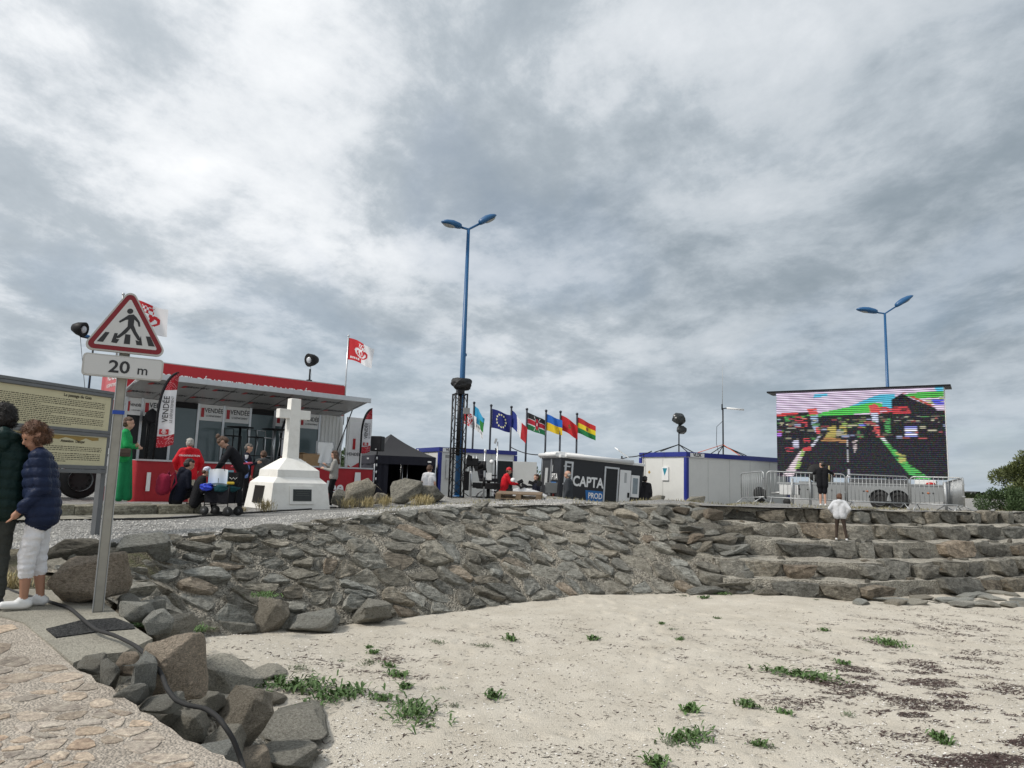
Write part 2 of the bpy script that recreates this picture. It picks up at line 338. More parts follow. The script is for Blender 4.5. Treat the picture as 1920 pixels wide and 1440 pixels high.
def ground_mat(name, cols, scale, fine, bump, bdist=0.02, patches=(), speck=None, rough=0.95):
    m = bpy.data.materials.new(name); m.use_nodes = True; nt = m.node_tree; L = nt.links; b = nt.nodes['Principled BSDF']
    b.inputs['Roughness'].default_value = rough; b.inputs['Specular IOR Level'].default_value = 0.15
    t = nd(nt, 'ShaderNodeTexCoord')
    def nz(s, d=6, r=0.6, dist=0.0):
        n = nd(nt, 'ShaderNodeTexNoise'); n.inputs['Scale'].default_value = s; n.inputs['Detail'].default_value = d; n.inputs['Roughness'].default_value = r; n.inputs['Distortion'].default_value = dist
        L.new(t.outputs['Object'], n.inputs['Vector']); return n.outputs[0]
    A = nz(scale, 6, 0.6, 0.2); B = nz(fine, 4, 0.75)
    r1 = nd(nt, 'ShaderNodeMix', data_type='RGBA'); mr = nd(nt, 'ShaderNodeMapRange'); L.new(A, mr.inputs[0]); mr.inputs[1].default_value = 0.3; mr.inputs[2].default_value = 0.7; L.new(mr.outputs[0], r1.inputs[0])
    r1.inputs[6].default_value = cols[0] + (1,); r1.inputs[7].default_value = cols[1] + (1,)
    m2 = nd(nt, 'ShaderNodeMapRange'); L.new(B, m2.inputs[0]); m2.inputs[1].default_value = 0.3; m2.inputs[2].default_value = 0.7; m2.inputs[3].default_value = cols[2][0]; m2.inputs[4].default_value = cols[2][1]
    sc_ = nd(nt, 'ShaderNodeVectorMath', operation='SCALE'); L.new(r1.outputs[2], sc_.inputs[0]); L.new(m2.outputs[0], sc_.inputs['Scale']); cur = sc_.outputs[0]
    for (s, lo, hi, c, amt) in patches:
        n1 = nz(s, 7, 0.65, 0.5); r = nd(nt, 'ShaderNodeMapRange'); L.new(n1, r.inputs[0]); r.inputs[1].default_value = lo; r.inputs[2].default_value = hi; r.inputs[4].default_value = amt
        x = nd(nt, 'ShaderNodeMix', data_type='RGBA'); L.new(r.outputs[0], x.inputs[0]); L.new(cur, x.inputs[6]); x.inputs[7].default_value = c + (1,); cur = x.outputs[2]
    H = B
    if speck: # small stones: cell colours and cell relief
        vo = nd(nt, 'ShaderNodeTexVoronoi'); vo.inputs['Scale'].default_value = speck[0]; L.new(t.outputs['Object'], vo.inputs['Vector'])
        bw = nd(nt, 'ShaderNodeRGBToBW'); L.new(vo.outputs['Color'], bw.inputs[0]); m3 = nd(nt, 'ShaderNodeMapRange'); L.new(bw.outputs[0], m3.inputs[0]); m3.inputs[1].default_value = 0.1; m3.inputs[2].default_value = 0.9; m3.inputs[3].default_value = speck[1]; m3.inputs[4].default_value = speck[2]
        s2 = nd(nt, 'ShaderNodeVectorMath', operation='SCALE'); L.new(cur, s2.inputs[0]); L.new(m3.outputs[0], s2.inputs['Scale']); cur = s2.outputs[0]
        ng = nd(nt, 'ShaderNodeMath', operation='SUBTRACT'); L.new(B, ng.inputs[0]); L.new(vo.outputs['Distance'], ng.inputs[1]); H = ng.outputs[0]
    L.new(cur, b.inputs['Base Color'])
    bp = nd(nt, 'ShaderNodeBump'); bp.inputs['Strength'].default_value = bump; bp.inputs['Distance'].default_value = bdist; L.new(H, bp.inputs['Height']); L.new(bp.outputs[0], b.inputs['Normal'])
    return m
M_sand = ground_mat('sand', [(0.49, 0.445, 0.37), (0.60, 0.555, 0.475), (0.80, 1.13)], 1.3, 60, 0.5, 0.02, [(5.0, 0.60, 0.85, (0.36, 0.31, 0.25), 0.35)], (90, 0.93, 1.08))
M_gravel = ground_mat('gravel', [(0.235, 0.23, 0.218), (0.325, 0.317, 0.30), (0.72, 1.28)], 0.8, 30, 0.9, 0.03, [(0.5, 0.56, 0.85, (0.30, 0.26, 0.18), 0.45)], (38, 0.55, 1.5))
M_mortar = ground_mat('mortar', [(0.24, 0.225, 0.19), (0.40, 0.375, 0.32), (0.55, 1.4)], 3.5, 26, 1.0, 0.06, [(1.2, 0.47, 0.62, (0.48, 0.43, 0.35), 0.75), (6.0, 0.58, 0.68, (0.10, 0.092, 0.075), 0.7)], (34, 0.55, 1.45))
M_tread = ground_mat('tread_mortar', [(0.36, 0.335, 0.285), (0.52, 0.485, 0.41), (0.65, 1.25)], 2.5, 30, 0.9, 0.04, [(4.0, 0.58, 0.70, (0.16, 0.145, 0.12), 0.7)], (36, 0.65, 1.3))
M_pmort = ground_mat('paving_mortar', [(0.36, 0.315, 0.265), (0.48, 0.43, 0.365), (0.7, 1.25)], 2.0, 40, 0.7, 0.02, [], (70, 0.75, 1.2))
M_conc = ground_mat('concrete', [(0.26, 0.245, 0.205), (0.36, 0.34, 0.285), (0.8, 1.15)], 2.5, 50, 0.5, 0.015, [(2.0, 0.55, 0.75, (0.17, 0.155, 0.125), 0.6)], (80, 0.8, 1.15))
M_asph = ground_mat('asphalt', [(0.035, 0.036, 0.037), (0.06, 0.06, 0.058), (0.7, 1.4)], 3.0, 60, 0.9, 0.02, [], (70, 0.6, 1.6))
M_grass = ground_mat('meadow', [(0.085, 0.105, 0.035), (0.17, 0.165, 0.07), (0.7, 1.25)], 0.5, 9, 0.8, 0.1, [(0.05, 0.5, 0.65, (0.24, 0.22, 0.11), 0.7)])
M_soil = ground_mat('soil', [(0.11, 0.095, 0.07), (0.19, 0.17, 0.125), (0.7, 1.25)], 1.5, 25, 0.8, 0.04, [(2.0, 0.5, 0.65, (0.10, 0.12, 0.04), 0.6)], (40, 0.7, 1.3))
# ------------------------------------------------------------------ terrain
CREST = [(-40, 8.6), (-8, 9.3), (-5.6, 10.0), (-4.3, 10.9), (-3.33, 11.8), (-2.2, 13.6), (-0.4, 16.0), (2.5, 17.0), (5.0, 18.0), (6.8, 18.25), (8.7, 18.3), (12, 20.1), (16, 22.6), (24, 27.1), (60, 45), (130, 80)]
ctl = np.array([(-8.3, 13, 1.3), (-6.4, 15, 1.32), (-8, 16, 1.30), (-8.8, 17.5, 1.36), (-4.3, 22, 1.38), (-11.3, 19.5, 1.33), (-5.6, 25, 1.15), (-5.1, 17, 1.37), (-4.3, 19, 1.33),
 (-5.84, 9.85, 1.08), (-5.5, 10.4, 1.16), (-4.6, 10.85, 1.25), (-3.9, 11, 1.31), (-3.3, 11.8, 1.38), (-2.2, 13.6, 1.5), (-0.4, 16, 1.62), (1.1, 16.5, 1.67), (2.5, 17, 1.7), (5, 18, 1.73), (8, 18.3, 1.73), (12, 20, 1.71), (16, 22.6, 1.71), (24, 27, 1.7),
 (-1.6, 21, 1.68), (1.0, 20, 1.74), (4.5, 20.5, 1.77), (8, 21.5, 1.74), (8.5, 23.5, 1.72), (12, 23.5, 1.67), (14.5, 22.5, 1.66), (9, 27, 1.5), (13, 27, 1.5),
 (-3, 19.2, 1.5), (-5, 27, 0.92), (-2, 26, 0.88), (1.5, 24, 0.88), (2, 23.2, 1.0), (5, 25, 0.92), (4.5, 23, 1.25), (0, 30, 0.88), (5, 32, 0.85), (-10, 30, 0.9), (12, 36, 0.85), (22, 31, 1.5), (25, 40, 0.9), (-20, 14, 1.2), (-20, 30, 0.9), (-12, 12, 1.15), (-8, 10, 1.05), (40, 40, 1.4), (40, 60, 0.6), (0, 60, 0.6), (-40, 40, 0.6), (80, 80, 0.4)])
def zplat(x, y):
    d2 = (ctl[:, 0] - x) ** 2 + (ctl[:, 1] - y) ** 2 + 0.02; w_ = d2 ** -1.7
    return float((w_ * ctl[:, 2]).sum() / w_.sum())
xs = np.unique(np.concatenate([np.linspace(-120, -14, 24), np.linspace(-14, 26, 161), np.linspace(26, 130, 24)]))
ts = np.concatenate([np.linspace(0, 8, 33)[:-1], np.linspace(8, 30, 30)[:-1], np.geomspace(30, 120, 10)])
GV = []; 
for t in ts:
    for x in xs:
        y0 = lerp_curve(CREST, x); y = y0 + t
        edge = 0.05 * fbm(x * 2.2, 3.3, 0, 3) if t == 0 else 0.0
        zz = zplat(x, y) + 0.025 * fbm(x * 0.9, y * 0.9, 1.0, 4) * min(1, t + .3)
        # low bank of spoil that hides the foot of the cabins
        if 19 < y < 22.5 and -1 < x < 7: zz += 0.05 * max(0, fbm(x * 1.7, y * 1.7, 5, 3)) * math.sin((y - 19) / 3.5 * math.pi)
        GV.append((x, y + edge, zz))
nx = len(xs); GF = [(j * nx + i, j * nx + i + 1, (j + 1) * nx + i + 1, (j + 1) * nx + i) for j in range(len(ts) - 1) for i in range(nx - 1)]
esp = ob('esplanade', np_mesh('esplanade', GV, GF, None, True), None, M_gravel); setp(esp, kind='structure')
def zg(x, y): return zplat(x, max(y, lerp_curve(CREST, x)))
# meadow reaching the horizon, under and beyond the esplanade
MV = [(x, y, -0.25 if y < 90 else 0.2) for y in (30, 60, 90, 130, 300, 900, 3500) for x in (-3000, -600, -120, 0, 120, 600, 3000)]
mo = ob('meadow', np_mesh('meadow', MV, [(j * 7 + i, j * 7 + i + 1, (j + 1) * 7 + i + 1, (j + 1) * 7 + i) for j in range(6) for i in range(6)]), None, M_grass); setp(mo, kind='structure')
# beach
def zsand(x, y):
    z = 0.035 * fbm(x * 0.45, y * 0.45, 2, 3) + 0.014 * fbm(x * 2.6, y * 2.6, 7, 3) + 0.006 * fbm(x * 7, y * 7, 3, 2)
    z += 0.22 * math.exp(-((x + 3.6) ** 2 + (y - 8.6) ** 2) / 1.5)
    return z
bx_ = np.unique(np.concatenate([np.linspace(-60, -6, 12), np.linspace(-6, 13, 370), np.linspace(13, 90, 20)]))
by_ = np.unique(np.concatenate([np.linspace(-60, 4, 12), np.linspace(4, 17, 290), np.linspace(17, 50, 12)]))
bn = len(bx_)
BV = [(x, y, zsand(x, y) if (-7 < x < 14 and 3 < y < 18) else (0.0 if y < 17 else -0.3)) for y in by_ for x in bx_]
FA = np.array(BV); fr = random.Random(91)
for i in range(26): # lines of old footprints, softened by the wind
    x, y, a = fr.uniform(-2.5, 9), fr.uniform(5.5, 14), fr.uniform(0, 6.28)
    for k in range(fr.randint(4, 9)):
        sd = .09 if k % 2 else -.09; cx_, cy_ = x + k * .55 * math.cos(a) - sd * math.sin(a), y + k * .55 * math.sin(a) + sd * math.cos(a); dx, dy = FA[:, 0] - cx_, FA[:, 1] - cy_
        u_ = (dx * math.cos(a) + dy * math.sin(a)) / .14; v_ = (-dx * math.sin(a) + dy * math.cos(a)) / .07; q2 = u_ * u_ + v_ * v_; FA[:, 2] += -.022 * np.exp(-q2) + .012 * np.exp(-((np.sqrt(q2) - 1.7) / .5) ** 2)
BV = FA.tolist()
be = ob('beach', np_mesh('beach', BV, [(j * bn + i, j * bn + i + 1, (j + 1) * bn + i + 1, (j + 1) * bn + i) for j in range(len(by_) - 1) for i in range(bn - 1)], None, True), None, M_sand); setp(be, kind='structure')
# ------------------------------------------------------------------ stones cut from cells of a surface
def cell_stone(poly, frame, h, r, sink=0.12, inset=0.93, rough=0.02, tilt=0.18, dense=0.16):
    """poly in surface coords; frame(u,v)->(point, normal); returns mesh (flat shaded, ~80 tris) with its own centre as origin"""
    cx = sum(p[0] for p in poly) / len(poly); cy = sum(p[1] for p in poly) / len(poly)
    ring = []
    for i in range(len(poly)):
        a, b = poly[i], poly[(i + 1) % len(poly)]; L_ = math.hypot(b[0] - a[0], b[1] - a[1]); n = max(1, min(4, int(L_ / dense)))
        for k in range(n):
            t = k / n; ring.append((a[0] + (b[0] - a[0]) * t, a[1] + (b[1] - a[1]) * t))
    # round the corners a little and roughen
    m = len(ring); rr = []
    for i in range(m):
        a, b, c = ring[i - 1], ring[i], ring[(i + 1) % m]; q = ((a[0] + c[0]) * 0.16 + b[0] * 0.68, (a[1] + c[1]) * 0.16 + b[1] * 0.68)
        j = r.uniform(0.9, 1.02); rr.append((cx + (q[0] - cx) * inset * j, cy + (q[1] - cy) * inset * j))
    tx, ty = r.uniform(-tilt, tilt), r.uniform(-tilt, tilt * 1.3); size = max(math.hypot(p[0] - cx, p[1] - cy) for p in rr)
    layers = [(-sink, 0.97), (h * 0.7, 1.0), (h * r.uniform(0.90, 0.98), r.uniform(0.86, 0.94))]
    O, N = frame(cx, cy); vs = []
    for w_, s in layers:
        for p in rr:
            u, v = cx + (p[0] - cx) * s, cy + (p[1] - cy) * s; pt, nn = frame(u, v)
            t_ = (tx * (u - cx) + ty * (v - cy)) if w_ > 0 else 0.0
            vs.append(pt + nn * (w_ + t_ + (r.uniform(-rough, rough) if w_ > 0 else 0)) - O)
    si = r.uniform(.42, .6)
    for p in rr:
        u, v = cx + (p[0] - cx) * si, cy + (p[1] - cy) * si; pt, nn = frame(u, v); vs.append(pt + nn * (h * r.uniform(0.93, 1.07) + tx * (u - cx) + ty * (v - cy) + r.uniform(-rough, rough) * .6) - O)
    pt, nn = frame(cx, cy); vs.append(pt + nn * h * r.uniform(0.97, 1.06) - O); c_ = len(vs) - 1
    fs = [(l * m + i, l * m + (i + 1) % m, (l + 1) * m + (i + 1) % m, (l + 1) * m + i) for l in range(3) for i in range(m)] + [(3 * m + i, 3 * m + (i + 1) % m, c_) for i in range(m)]
    me = bpy.data.meshes.new('stone'); me.from_pydata([tuple(v) for v in vs], [], fs)
    return me, O
def rock_mesh(seed, n_cut=9, sub=3, flat=0.56, rough=0.045, box=0.75, hull=0):
    r = random.Random(seed); bm = bmesh.new()
    if hull: # broken block: hull of a few points, edges worn, faces roughened
        for _ in range(hull):
            d = Vector((r.gauss(0, 1), r.gauss(0, 1), r.gauss(0, 1))); m_ = max(abs(d.x), abs(d.y), abs(d.z)); c = (d / m_) * .62 + d.normalized() * .38; bm.verts.new(c * r.uniform(.82, 1.02))
        h = bmesh.ops.convex_hull(bm, input=bm.verts); bmesh.ops.delete(bm, geom=list(set(h['geom_interior']) | set(h['geom_unused'])), context='VERTS')
        bmesh.ops.dissolve_limit(bm, angle_limit=.22, verts=bm.verts, edges=bm.edges); bmesh.ops.bevel(bm, geom=bm.edges[:], offset=.07, segments=2, affect='EDGES', profile=.5)
        bmesh.ops.triangulate(bm, faces=bm.faces); bmesh.ops.subdivide_edges(bm, edges=[e for e in bm.edges if e.calc_length() > .3], cuts=2); bmesh.ops.triangulate(bm, faces=bm.faces)
        for v in bm.verts: v.co += v.co.normalized() * (.07 * fbm(v.co.x * 2.6 + seed, v.co.y * 2.6, v.co.z * 2.6, 4))
        me = bpy.data.meshes.new('rock'); bm.to_mesh(me); bm.free(); return me
    bmesh.ops.create_icosphere(bm, subdivisions=sub, radius=1.0)
    cuts = []
    for _ in range(n_cut):
        n = Vector((r.gauss(0, 1), r.gauss(0, 1), r.gauss(0, 1))).normalized(); cuts.append((n, r.uniform(flat, flat + 0.22)))
    for v in bm.verts:
        c = v.co; mx = max(abs(c.x), abs(c.y), abs(c.z)); c = c * (1 - box) + (c / mx) * box * 0.8
        for n, d in cuts:
            k = c.dot(n)
            if k > d: c = c - n * (k - d)
        c = c + c.normalized() * rough * fbm(c.x * 1.7 + seed, c.y * 1.7, c.z * 1.7, 4) * 1.6
        v.co = c
    me = bpy.data.meshes.new('rock'); bm.to_mesh(me); bm.free()
    return me
ROCKS = [rock_mesh(100 + i, hull=16 + 2 * (i % 4)) for i in range(14)]
# smooth-by-angle look is left flat on purpose: split faces of slate
def rock(name, parent, m, loc, size, rz=None, seed=0, tilt=0.15):
    r = random.Random(seed * 7 + 3); me = ROCKS[seed % len(ROCKS)]
    key = (seed % len(ROCKS), m.name)
    if key not in RCACHE:
        q = me.copy(); q.materials.append(m); RCACHE[key] = q
    o = bpy.data.objects.new(name, RCACHE[key]); col.objects.link(o); o.parent = parent; o.location = loc; o.scale = size
    o.rotation_euler = (r.uniform(-tilt, tilt), r.uniform(-tilt, tilt), r.uniform(0, 6.28) if rz is None else rz)
    return o
RCACHE = {}
# ------------------------------------------------------------------ revetment: mortared stone slope from the sand up to the esplanade
TOE = [(-3.72, 7.25, 0.84), (-3.85, 8.3, 0.55), (-3.8, 9.3, 0.22), (-3.35, 10.2, 0.0), (-2.0, 11.37, 0.0), (-0.52, 12.79, 0.0), (1.61, 14.6, 0.0), (3.6, 15.3, 0.0), (5.3, 15.35, 0.0)]
TOPL = [(-5.3, 8.3, 1.02), (-5.5, 9.4, 1.08), (-5.2, 10.3, 1.18), (-4.3, 10.95, 1.26), (-3.33, 11.9, 1.38), (-2.2, 13.7, 1.50), (-0.4, 16.1, 1.62), (2.3, 17.05, 1.69), (4.8, 18.05, 1.72)]
def pl(L_, t):
    t = max(0, min(1, t)) * (len(L_) - 1); i = min(int(t), len(L_) - 2); f = t - i; a, b = Vector(L_[i]), Vector(L_[i + 1]); return a + (b - a) * f
# arc-length table so that stones keep one size along the slope
seg = [0.0]
for i in range(200): seg.append(seg[-1] + ((pl(TOE, (i + 1) / 200) + pl(TOPL, (i + 1) / 200)) - (pl(TOE, i / 200) + pl(TOPL, i / 200))).length / 2)
SL = seg[-1]
def s2t(s):
    return float(np.interp(s, seg, np.linspace(0, 1, 201)))
def slope_pt(s, v): # s metres along, v 0..1 up
    t = s2t(s); a, b = pl(TOE, t), pl(TOPL, t); bulge = Vector((0, 0, 0.10 * math.sin(math.pi * max(0, min(1, v)))))
    return a + (b - a) * v + bulge
def slope_frame(s, vm): # vm in metres (0..2.6)
    v = vm / 2.6; p = slope_pt(s, v); du = slope_pt(s + 0.15, v) - slope_pt(s - 0.15, v); dv = slope_pt(s, v + 0.04) - slope_pt(s, v - 0.04)
    n = du.cross(dv).normalized()
    return p, n
rev = ob('revetment', grid_mesh('revetment', 150, 22, lambda a, b: tuple(slope_pt(a * SL, -0.12 + 1.14 * b) + slope_frame(a * SL, 2.6 * b)[1] * 0.03 * fbm(a * SL * 2.5, b * 6.0, 4, 4))), None, M_mortar); setp(rev, kind='structure')
# anisotropic cells: courses dip from upper left to lower right
AN = math.radians(-22); ca, sa = math.cos(AN), math.sin(AN); STR = 1.5
def fwd(s, v): x = s * ca + v * sa; y = -s * sa + v * ca; return (x / STR, y)
def inv(a, b): x = a * STR; y = b; return (x * ca - y * sa, x * sa + y * ca)
bnd = [fwd(*p) for p in ((0.1, -0.03), (SL - 0.1, -0.03), (SL - 0.1, 2.62), (0.1, 2.62))]
r_ = random.Random(5); cand = []
while len(cand) < 262:
    best = None; bd = -1
    for _ in range(r_.choice((1, 3, 8))):
        s, v = r_.random() * SL, r_.random() * 2.6; q = fwd(s, v); d = min([(q[0] - p[0]) ** 2 + (q[1] - p[1]) ** 2 for p in cand] or [9])
        d *= (0.75 + 0.5 * v / 2.6)
        if d > bd: bd = d; best = q
    cand.append(best)
for i, c in enumerate(voronoi(cand, bnd)):
    if not c: continue
    poly = [inv(*p) for p in c]
    sv = sum(p[1] for p in poly) / len(poly)
    me, O = cell_stone(poly, slope_frame, r_.choice((r_.uniform(0.015, 0.05), r_.uniform(.04, .11))), r_, inset=r_.uniform(0.78, 0.99), rough=0.02, tilt=0.22)
    o = ob('stone', me, rev, M_slope); o.location = O
# ragged stones along the lip of the slope
for i in range(26):
    s = (i + r_.uniform(0.1, 0.9)) * SL / 26; p = slope_pt(s, 1.0)
    rock('stone', rev, M_slope, p + Vector((0, 0.05, -0.02)), (r_.uniform(0.2, 0.40), r_.uniform(0.12, 0.22), r_.uniform(0.04, 0.09)), r_.uniform(0.2, 0.9), i + 3, .08)
# ------------------------------------------------------------------ stone steps to the right
TIERS = [([(5.3, 18.35), (6.8, 18.25), (8.7, 18.25), (12, 20.05), (16, 22.55), (26, 28.2)], 1.71), ([(4.9, 17.45), (8.4, 17.4), (11.3, 18.7), (14.2, 20.1), (25, 25.5)], 1.38), ([(4.6, 16.65), (8.1, 16.7), (10.5, 17.5), (13.1, 18.6), (24, 23.6)], 1.04), ([(5.0, 15.75), (7.5, 15.65), (10, 16.6), (12.6, 17.75), (23, 22.2)], 0.68), ([(6.0, 15.2), (7.25, 15.05), (9.8, 16.2), (12.3, 17.3), (23, 21.7)], 0.34)]
def tier_y(k, x): return lerp_curve(TIERS[k][0], x)
sv_, sf_ = [], []
X_ = np.linspace(4.5, 24, 116)
for k in range(5):
    z = TIERS[k][1]; zb = TIERS[k + 1][1] if k < 4 else -0.1; b0 = len(sv_)
    for x in X_:
        yf = tier_y(k, x) + 0.16 + 0.09 * fbm(x * 1.6, k * 3.0, 9, 4); yb = (tier_y(k - 1, x) + 0.4) if k else yf + 1.3
        sv_ += [(x, yf, zb - 0.05), (x, yf, z - 0.02 + 0.05 * fbm(x * 2, k * 9.0)), (x, (yf + yb) / 2, z - 0.005 + 0.06 * fbm(x * 1.5, k * 5.0, 3)), (x, yb, z + .01 if k else z - 0.12)]
    for i in range(len(X_) - 1):
        for q in range(3): sf_.append((b0 + i * 4 + q, b0 + (i + 1) * 4 + q, b0 + (i + 1) * 4 + q + 1, b0 + i * 4 + q + 1))
steps = ob('stone_steps', np_mesh('stone_steps', sv_, sf_, None, False), None, M_tread); setp(steps, kind='structure')
r_ = random.Random(21)
STARTX = [5.3, 4.6, 4.1, 4.6, 5.5]
for k in range(5):
    z = TIERS[k][1]; zb = TIERS[k + 1][1] if k < 4 else 0.0; x = STARTX[k]
    while x < 19.5:
        wd = r_.choice((r_.uniform(0.4, 0.8), r_.uniform(0.7, 1.35))) * (1.0 if k else 0.8); xc = x + wd / 2; yc = tier_y(k, xc); ang = math.atan2(tier_y(k, xc + .3) - tier_y(k, xc - .3), 0.6)
        h = z - zb + 0.05
        # an irregular block: front polygon in (along, up), extruded back
        nlow = r_.randint(3, 5); top = [(-wd / 2 * r_.uniform(.93, 1.0), h * r_.uniform(.88, 1.02)), (-wd * r_.uniform(.05, .2), h * r_.uniform(0.97, 1.07)), (wd * r_.uniform(.1, .25), h * r_.uniform(0.95, 1.06)), (wd / 2 * r_.uniform(.93, 1.0), h * r_.uniform(.86, 1.02))]
        sk = r_.uniform(-.22, .25) * wd; hv_ = r_.uniform(.70, 1.04)
        low = [(wd / 2 * r_.uniform(.8, .97) + sk * .6, h * r_.uniform(.3, .5)), (wd * r_.uniform(.18, .36) + sk, h * r_.uniform(-.02, .10)), (-wd * r_.uniform(.1, .3) + sk, h * r_.uniform(-.03, .08)), (-wd / 2 * r_.uniform(.8, .98) + sk * .3, h * r_.uniform(.25, .5))]
        front = top + low; n = len(front); vs = []
        cxx, czz = sum(p[0] for p in front) / n, sum(p[1] for p in front) / n
        bulge = r_.uniform(-0.04, 0.13); slant = r_.uniform(-.02, 0.22)
        for dy, s in ((0.0, 0.90), (0.045, 1.0), (0.26, 1.0)):
            for p in front: vs.append((cxx + (p[0] - cxx) * s + r_.uniform(-.012, .012), dy - bulge + slant * (p[1] / h) + r_.uniform(-.035, .035), czz + (p[1] - czz) * s + r_.uniform(-.012, .012)))
        vs = [(a_, b_, c_ * hv_) for a_, b_, c_ in vs]; vs.append((cxx + r_.uniform(-.1, .1) * wd, -bulge - 0.02 + slant * 0.5, (czz + r_.uniform(-.1, .1) * h) * hv_))
        fs = [(l * n + i, (l + 1) * n + i, (l + 1) * n + (i + 1) % n, l * n + (i + 1) % n) for l in range(2) for i in range(n)] + [(i, (i + 1) % n, 3 * n) for i in range(n)]
        me = bpy.data.meshes.new('stone'); me.from_pydata(vs, [], fs)
        o = ob('stone', me, steps, M_step); o.location = (xc, yc + .09 * fbm(xc * 1.6, k * 3.0, 9, 4) + r_.uniform(-.04, .05), zb - 0.03); o.rotation_euler = (0, r_.uniform(-.05, .05), ang + r_.uniform(-.06, .06))
        x += wd * r_.uniform(0.94, 1.06)
for i in range(34):
    v_ = r_.random(); s_at = SL - 0.1 - 1.5 * r_.random() ** 1.5; p = slope_pt(s_at, v_); rock('stone', steps, M_slope if i % 2 else M_step, p + Vector((r_.uniform(0, .5), -.02, .0)), (r_.uniform(.22, .5), r_.uniform(.16, .3), r_.uniform(.08, .17)), r_.uniform(-.3, .5), i + 60, .2)
# small stones and rubble on the treads
for i in range(60):
    k = r_.randrange(1, 5); x = r_.uniform(5.5, 16); rock('stone', steps, M_step, (x, tier_y(k, x) + r_.uniform(.25, .5), TIERS[k][1] - .02), (r_.uniform(.06, .22), r_.uniform(.05, .14), r_.uniform(.03, .08)), None, i + 11, .2)
# flat slabs half sunk in the sand at the foot of the steps
foot = setp(ob('foreshore_slabs', grid_mesh('foreshore_slabs', 20, 6, lambda a, b: (7.4 + 9 * a, lerp_curve(TIERS[4][0], 7.4 + 9 * a) + 0.1 - 1.7 * b * min(1, 0.35 + a * 1.6), -0.012 + 0.02 * fbm(a * 9, b * 3, 1))), None, M_mortar), kind='structure')
for i in range(46):
    a = r_.random() ** 0.8; x = 6.8 + 9 * a; y = tier_y(4, x) - 0.1 - r_.random() * (0.4 + 1.7 * min(1, a * 1.6))
    rock('slab', foot, M_edge, (x, y, 0.02), (r_.uniform(.18, .5), r_.uniform(.14, .3), r_.uniform(.04, .08)), r_.uniform(-.3, .7), i + 31, 0.06)
# ------------------------------------------------------------------ paved ramp, concrete pad, edging stones
def zpav(x, y): return 0.70 + 0.035 * y
def gp(px, py, it=6):
    z = 0.85
    for _ in range(it):
        p = G(px, py, z); z = zpav(p.x, p.y)
    return p
EDGE = [gp(*p) for p in ((45, 1165), (137, 1245), (205, 1290), (270, 1332), (340, 1378), (400, 1410), (455, 1440), (560, 1500))]
pav = []
for a_, b_ in zip(EDGE[:-1], EDGE[1:]):
    for k_ in range(4): pav.append((a_.x + (b_.x - a_.x) * k_ / 4 + random.uniform(-.02, .02), a_.y + (b_.y - a_.y) * k_ / 4 + random.uniform(-.02, .02)))
pav = pav + [(0.2, 2.4), (0.9, -1.5), (-9, -1.5), (-9, 7.2), (-5.2, 7.15)]
def slab(name, poly, zf, depth, m, parent=None, dz=0.0):
    n = len(poly); vs = [(x, y, zf(x, y) + dz) for x, y in poly] + [(x, y, zf(x, y) - depth) for x, y in poly]
    me = bpy.data.meshes.new(name); me.from_pydata(vs, [], [tuple(range(n)), tuple(range(2 * n - 1, n - 1, -1))] + [(i, i + n, (i + 1) % n + n, (i + 1) % n) for i in range(n)])
    bm = bmesh.new(); bm.from_mesh(me); bmesh.ops.recalc_face_normals(bm, faces=bm.faces); bm.to_mesh(me); bm.free()
    return ob(name, me, parent, m)
ramp = setp(slab('paved_ramp', pav, zpav, 0.95, M_pmort), kind='structure')
r_ = random.Random(33)
pts = []
while len(pts) < 125:
    best = None; bd = -1
    for _ in range(r_.choice((1, 2, 8))):
        q_ = gp(r_.uniform(-150, 560), 1155 + 330 * r_.random() ** .6); c = (q_.x, q_.y)
        if not pin(pav, *c): continue
        d = min([((c[0] - p[0]) * 0.85) ** 2 + (c[1] - p[1]) ** 2 for p in pts] or [9])
        if d > bd: bd = d; best = c
    if best: pts.append(best)
sc2 = [(p[0] * 0.85, p[1]) for p in pts]
def pav_frame(u, v): return Vector((u, v, zpav(u, v))), Vector((0, 0, 1))
cnt = 0
for c in voronoi(sc2, [(-7 * 0.85, 2.7), (0.4 * 0.85, 2.7), (0.4 * 0.85, 7.3), (-7 * 0.85, 7.3)]):
    if not c: continue
    poly = [(p[0] / 0.85, p[1]) for p in c]; cx = sum(p[0] for p in poly) / len(poly); cy = sum(p[1] for p in poly) / len(poly)
    for a_, b_ in zip(EDGE[:-1], EDGE[1:]):
        nrm = (b_.y - a_.y, -(b_.x - a_.x)); L_ = math.hypot(*nrm); nrm = (-nrm[0] / L_, -nrm[1] / L_)
        if min(math.hypot(cx - (a_.x + b_.x) / 2, cy - (a_.y + b_.y) / 2), 9) < 0.9: poly = clip_poly(poly, nrm, a_.x * nrm[0] + a_.y * nrm[1] - 0.012)
        if len(poly) < 3: break
    if len(poly) < 3 or r_.random() < 0.08 or cnt >= 300 or not pin(pav, cx, cy): continue
    d0 = math.hypot(cx, cy)
    me, O = cell_stone(poly, pav_frame, r_.uniform(0.003, 0.008), r_, sink=0.03, inset=r_.uniform(0.72, 0.97), rough=0.002, tilt=0.008, dense=0.06)
    o = ob('paving_stone', me, ramp, M_pave); o.location = O; cnt += 1
PADP = [gp(*p) for p in ((45, 1170), (-40, 1146), (-80, 1112), (66, 1106), (130, 1112), (187, 1126), (255, 1180), (286, 1200), (232, 1226), (175, 1231), (137, 1246))]
pad = setp(slab('concrete_pad', [(p.x, p.y) for p in PADP], zpav, 0.7, M_conc, None, 0.012), kind='structure')
ap = [gp(*p) for p in ((86, 1184), (150, 1168), (215, 1163), (250, 1176), (252, 1183), (190, 1188), (105, 1200))]
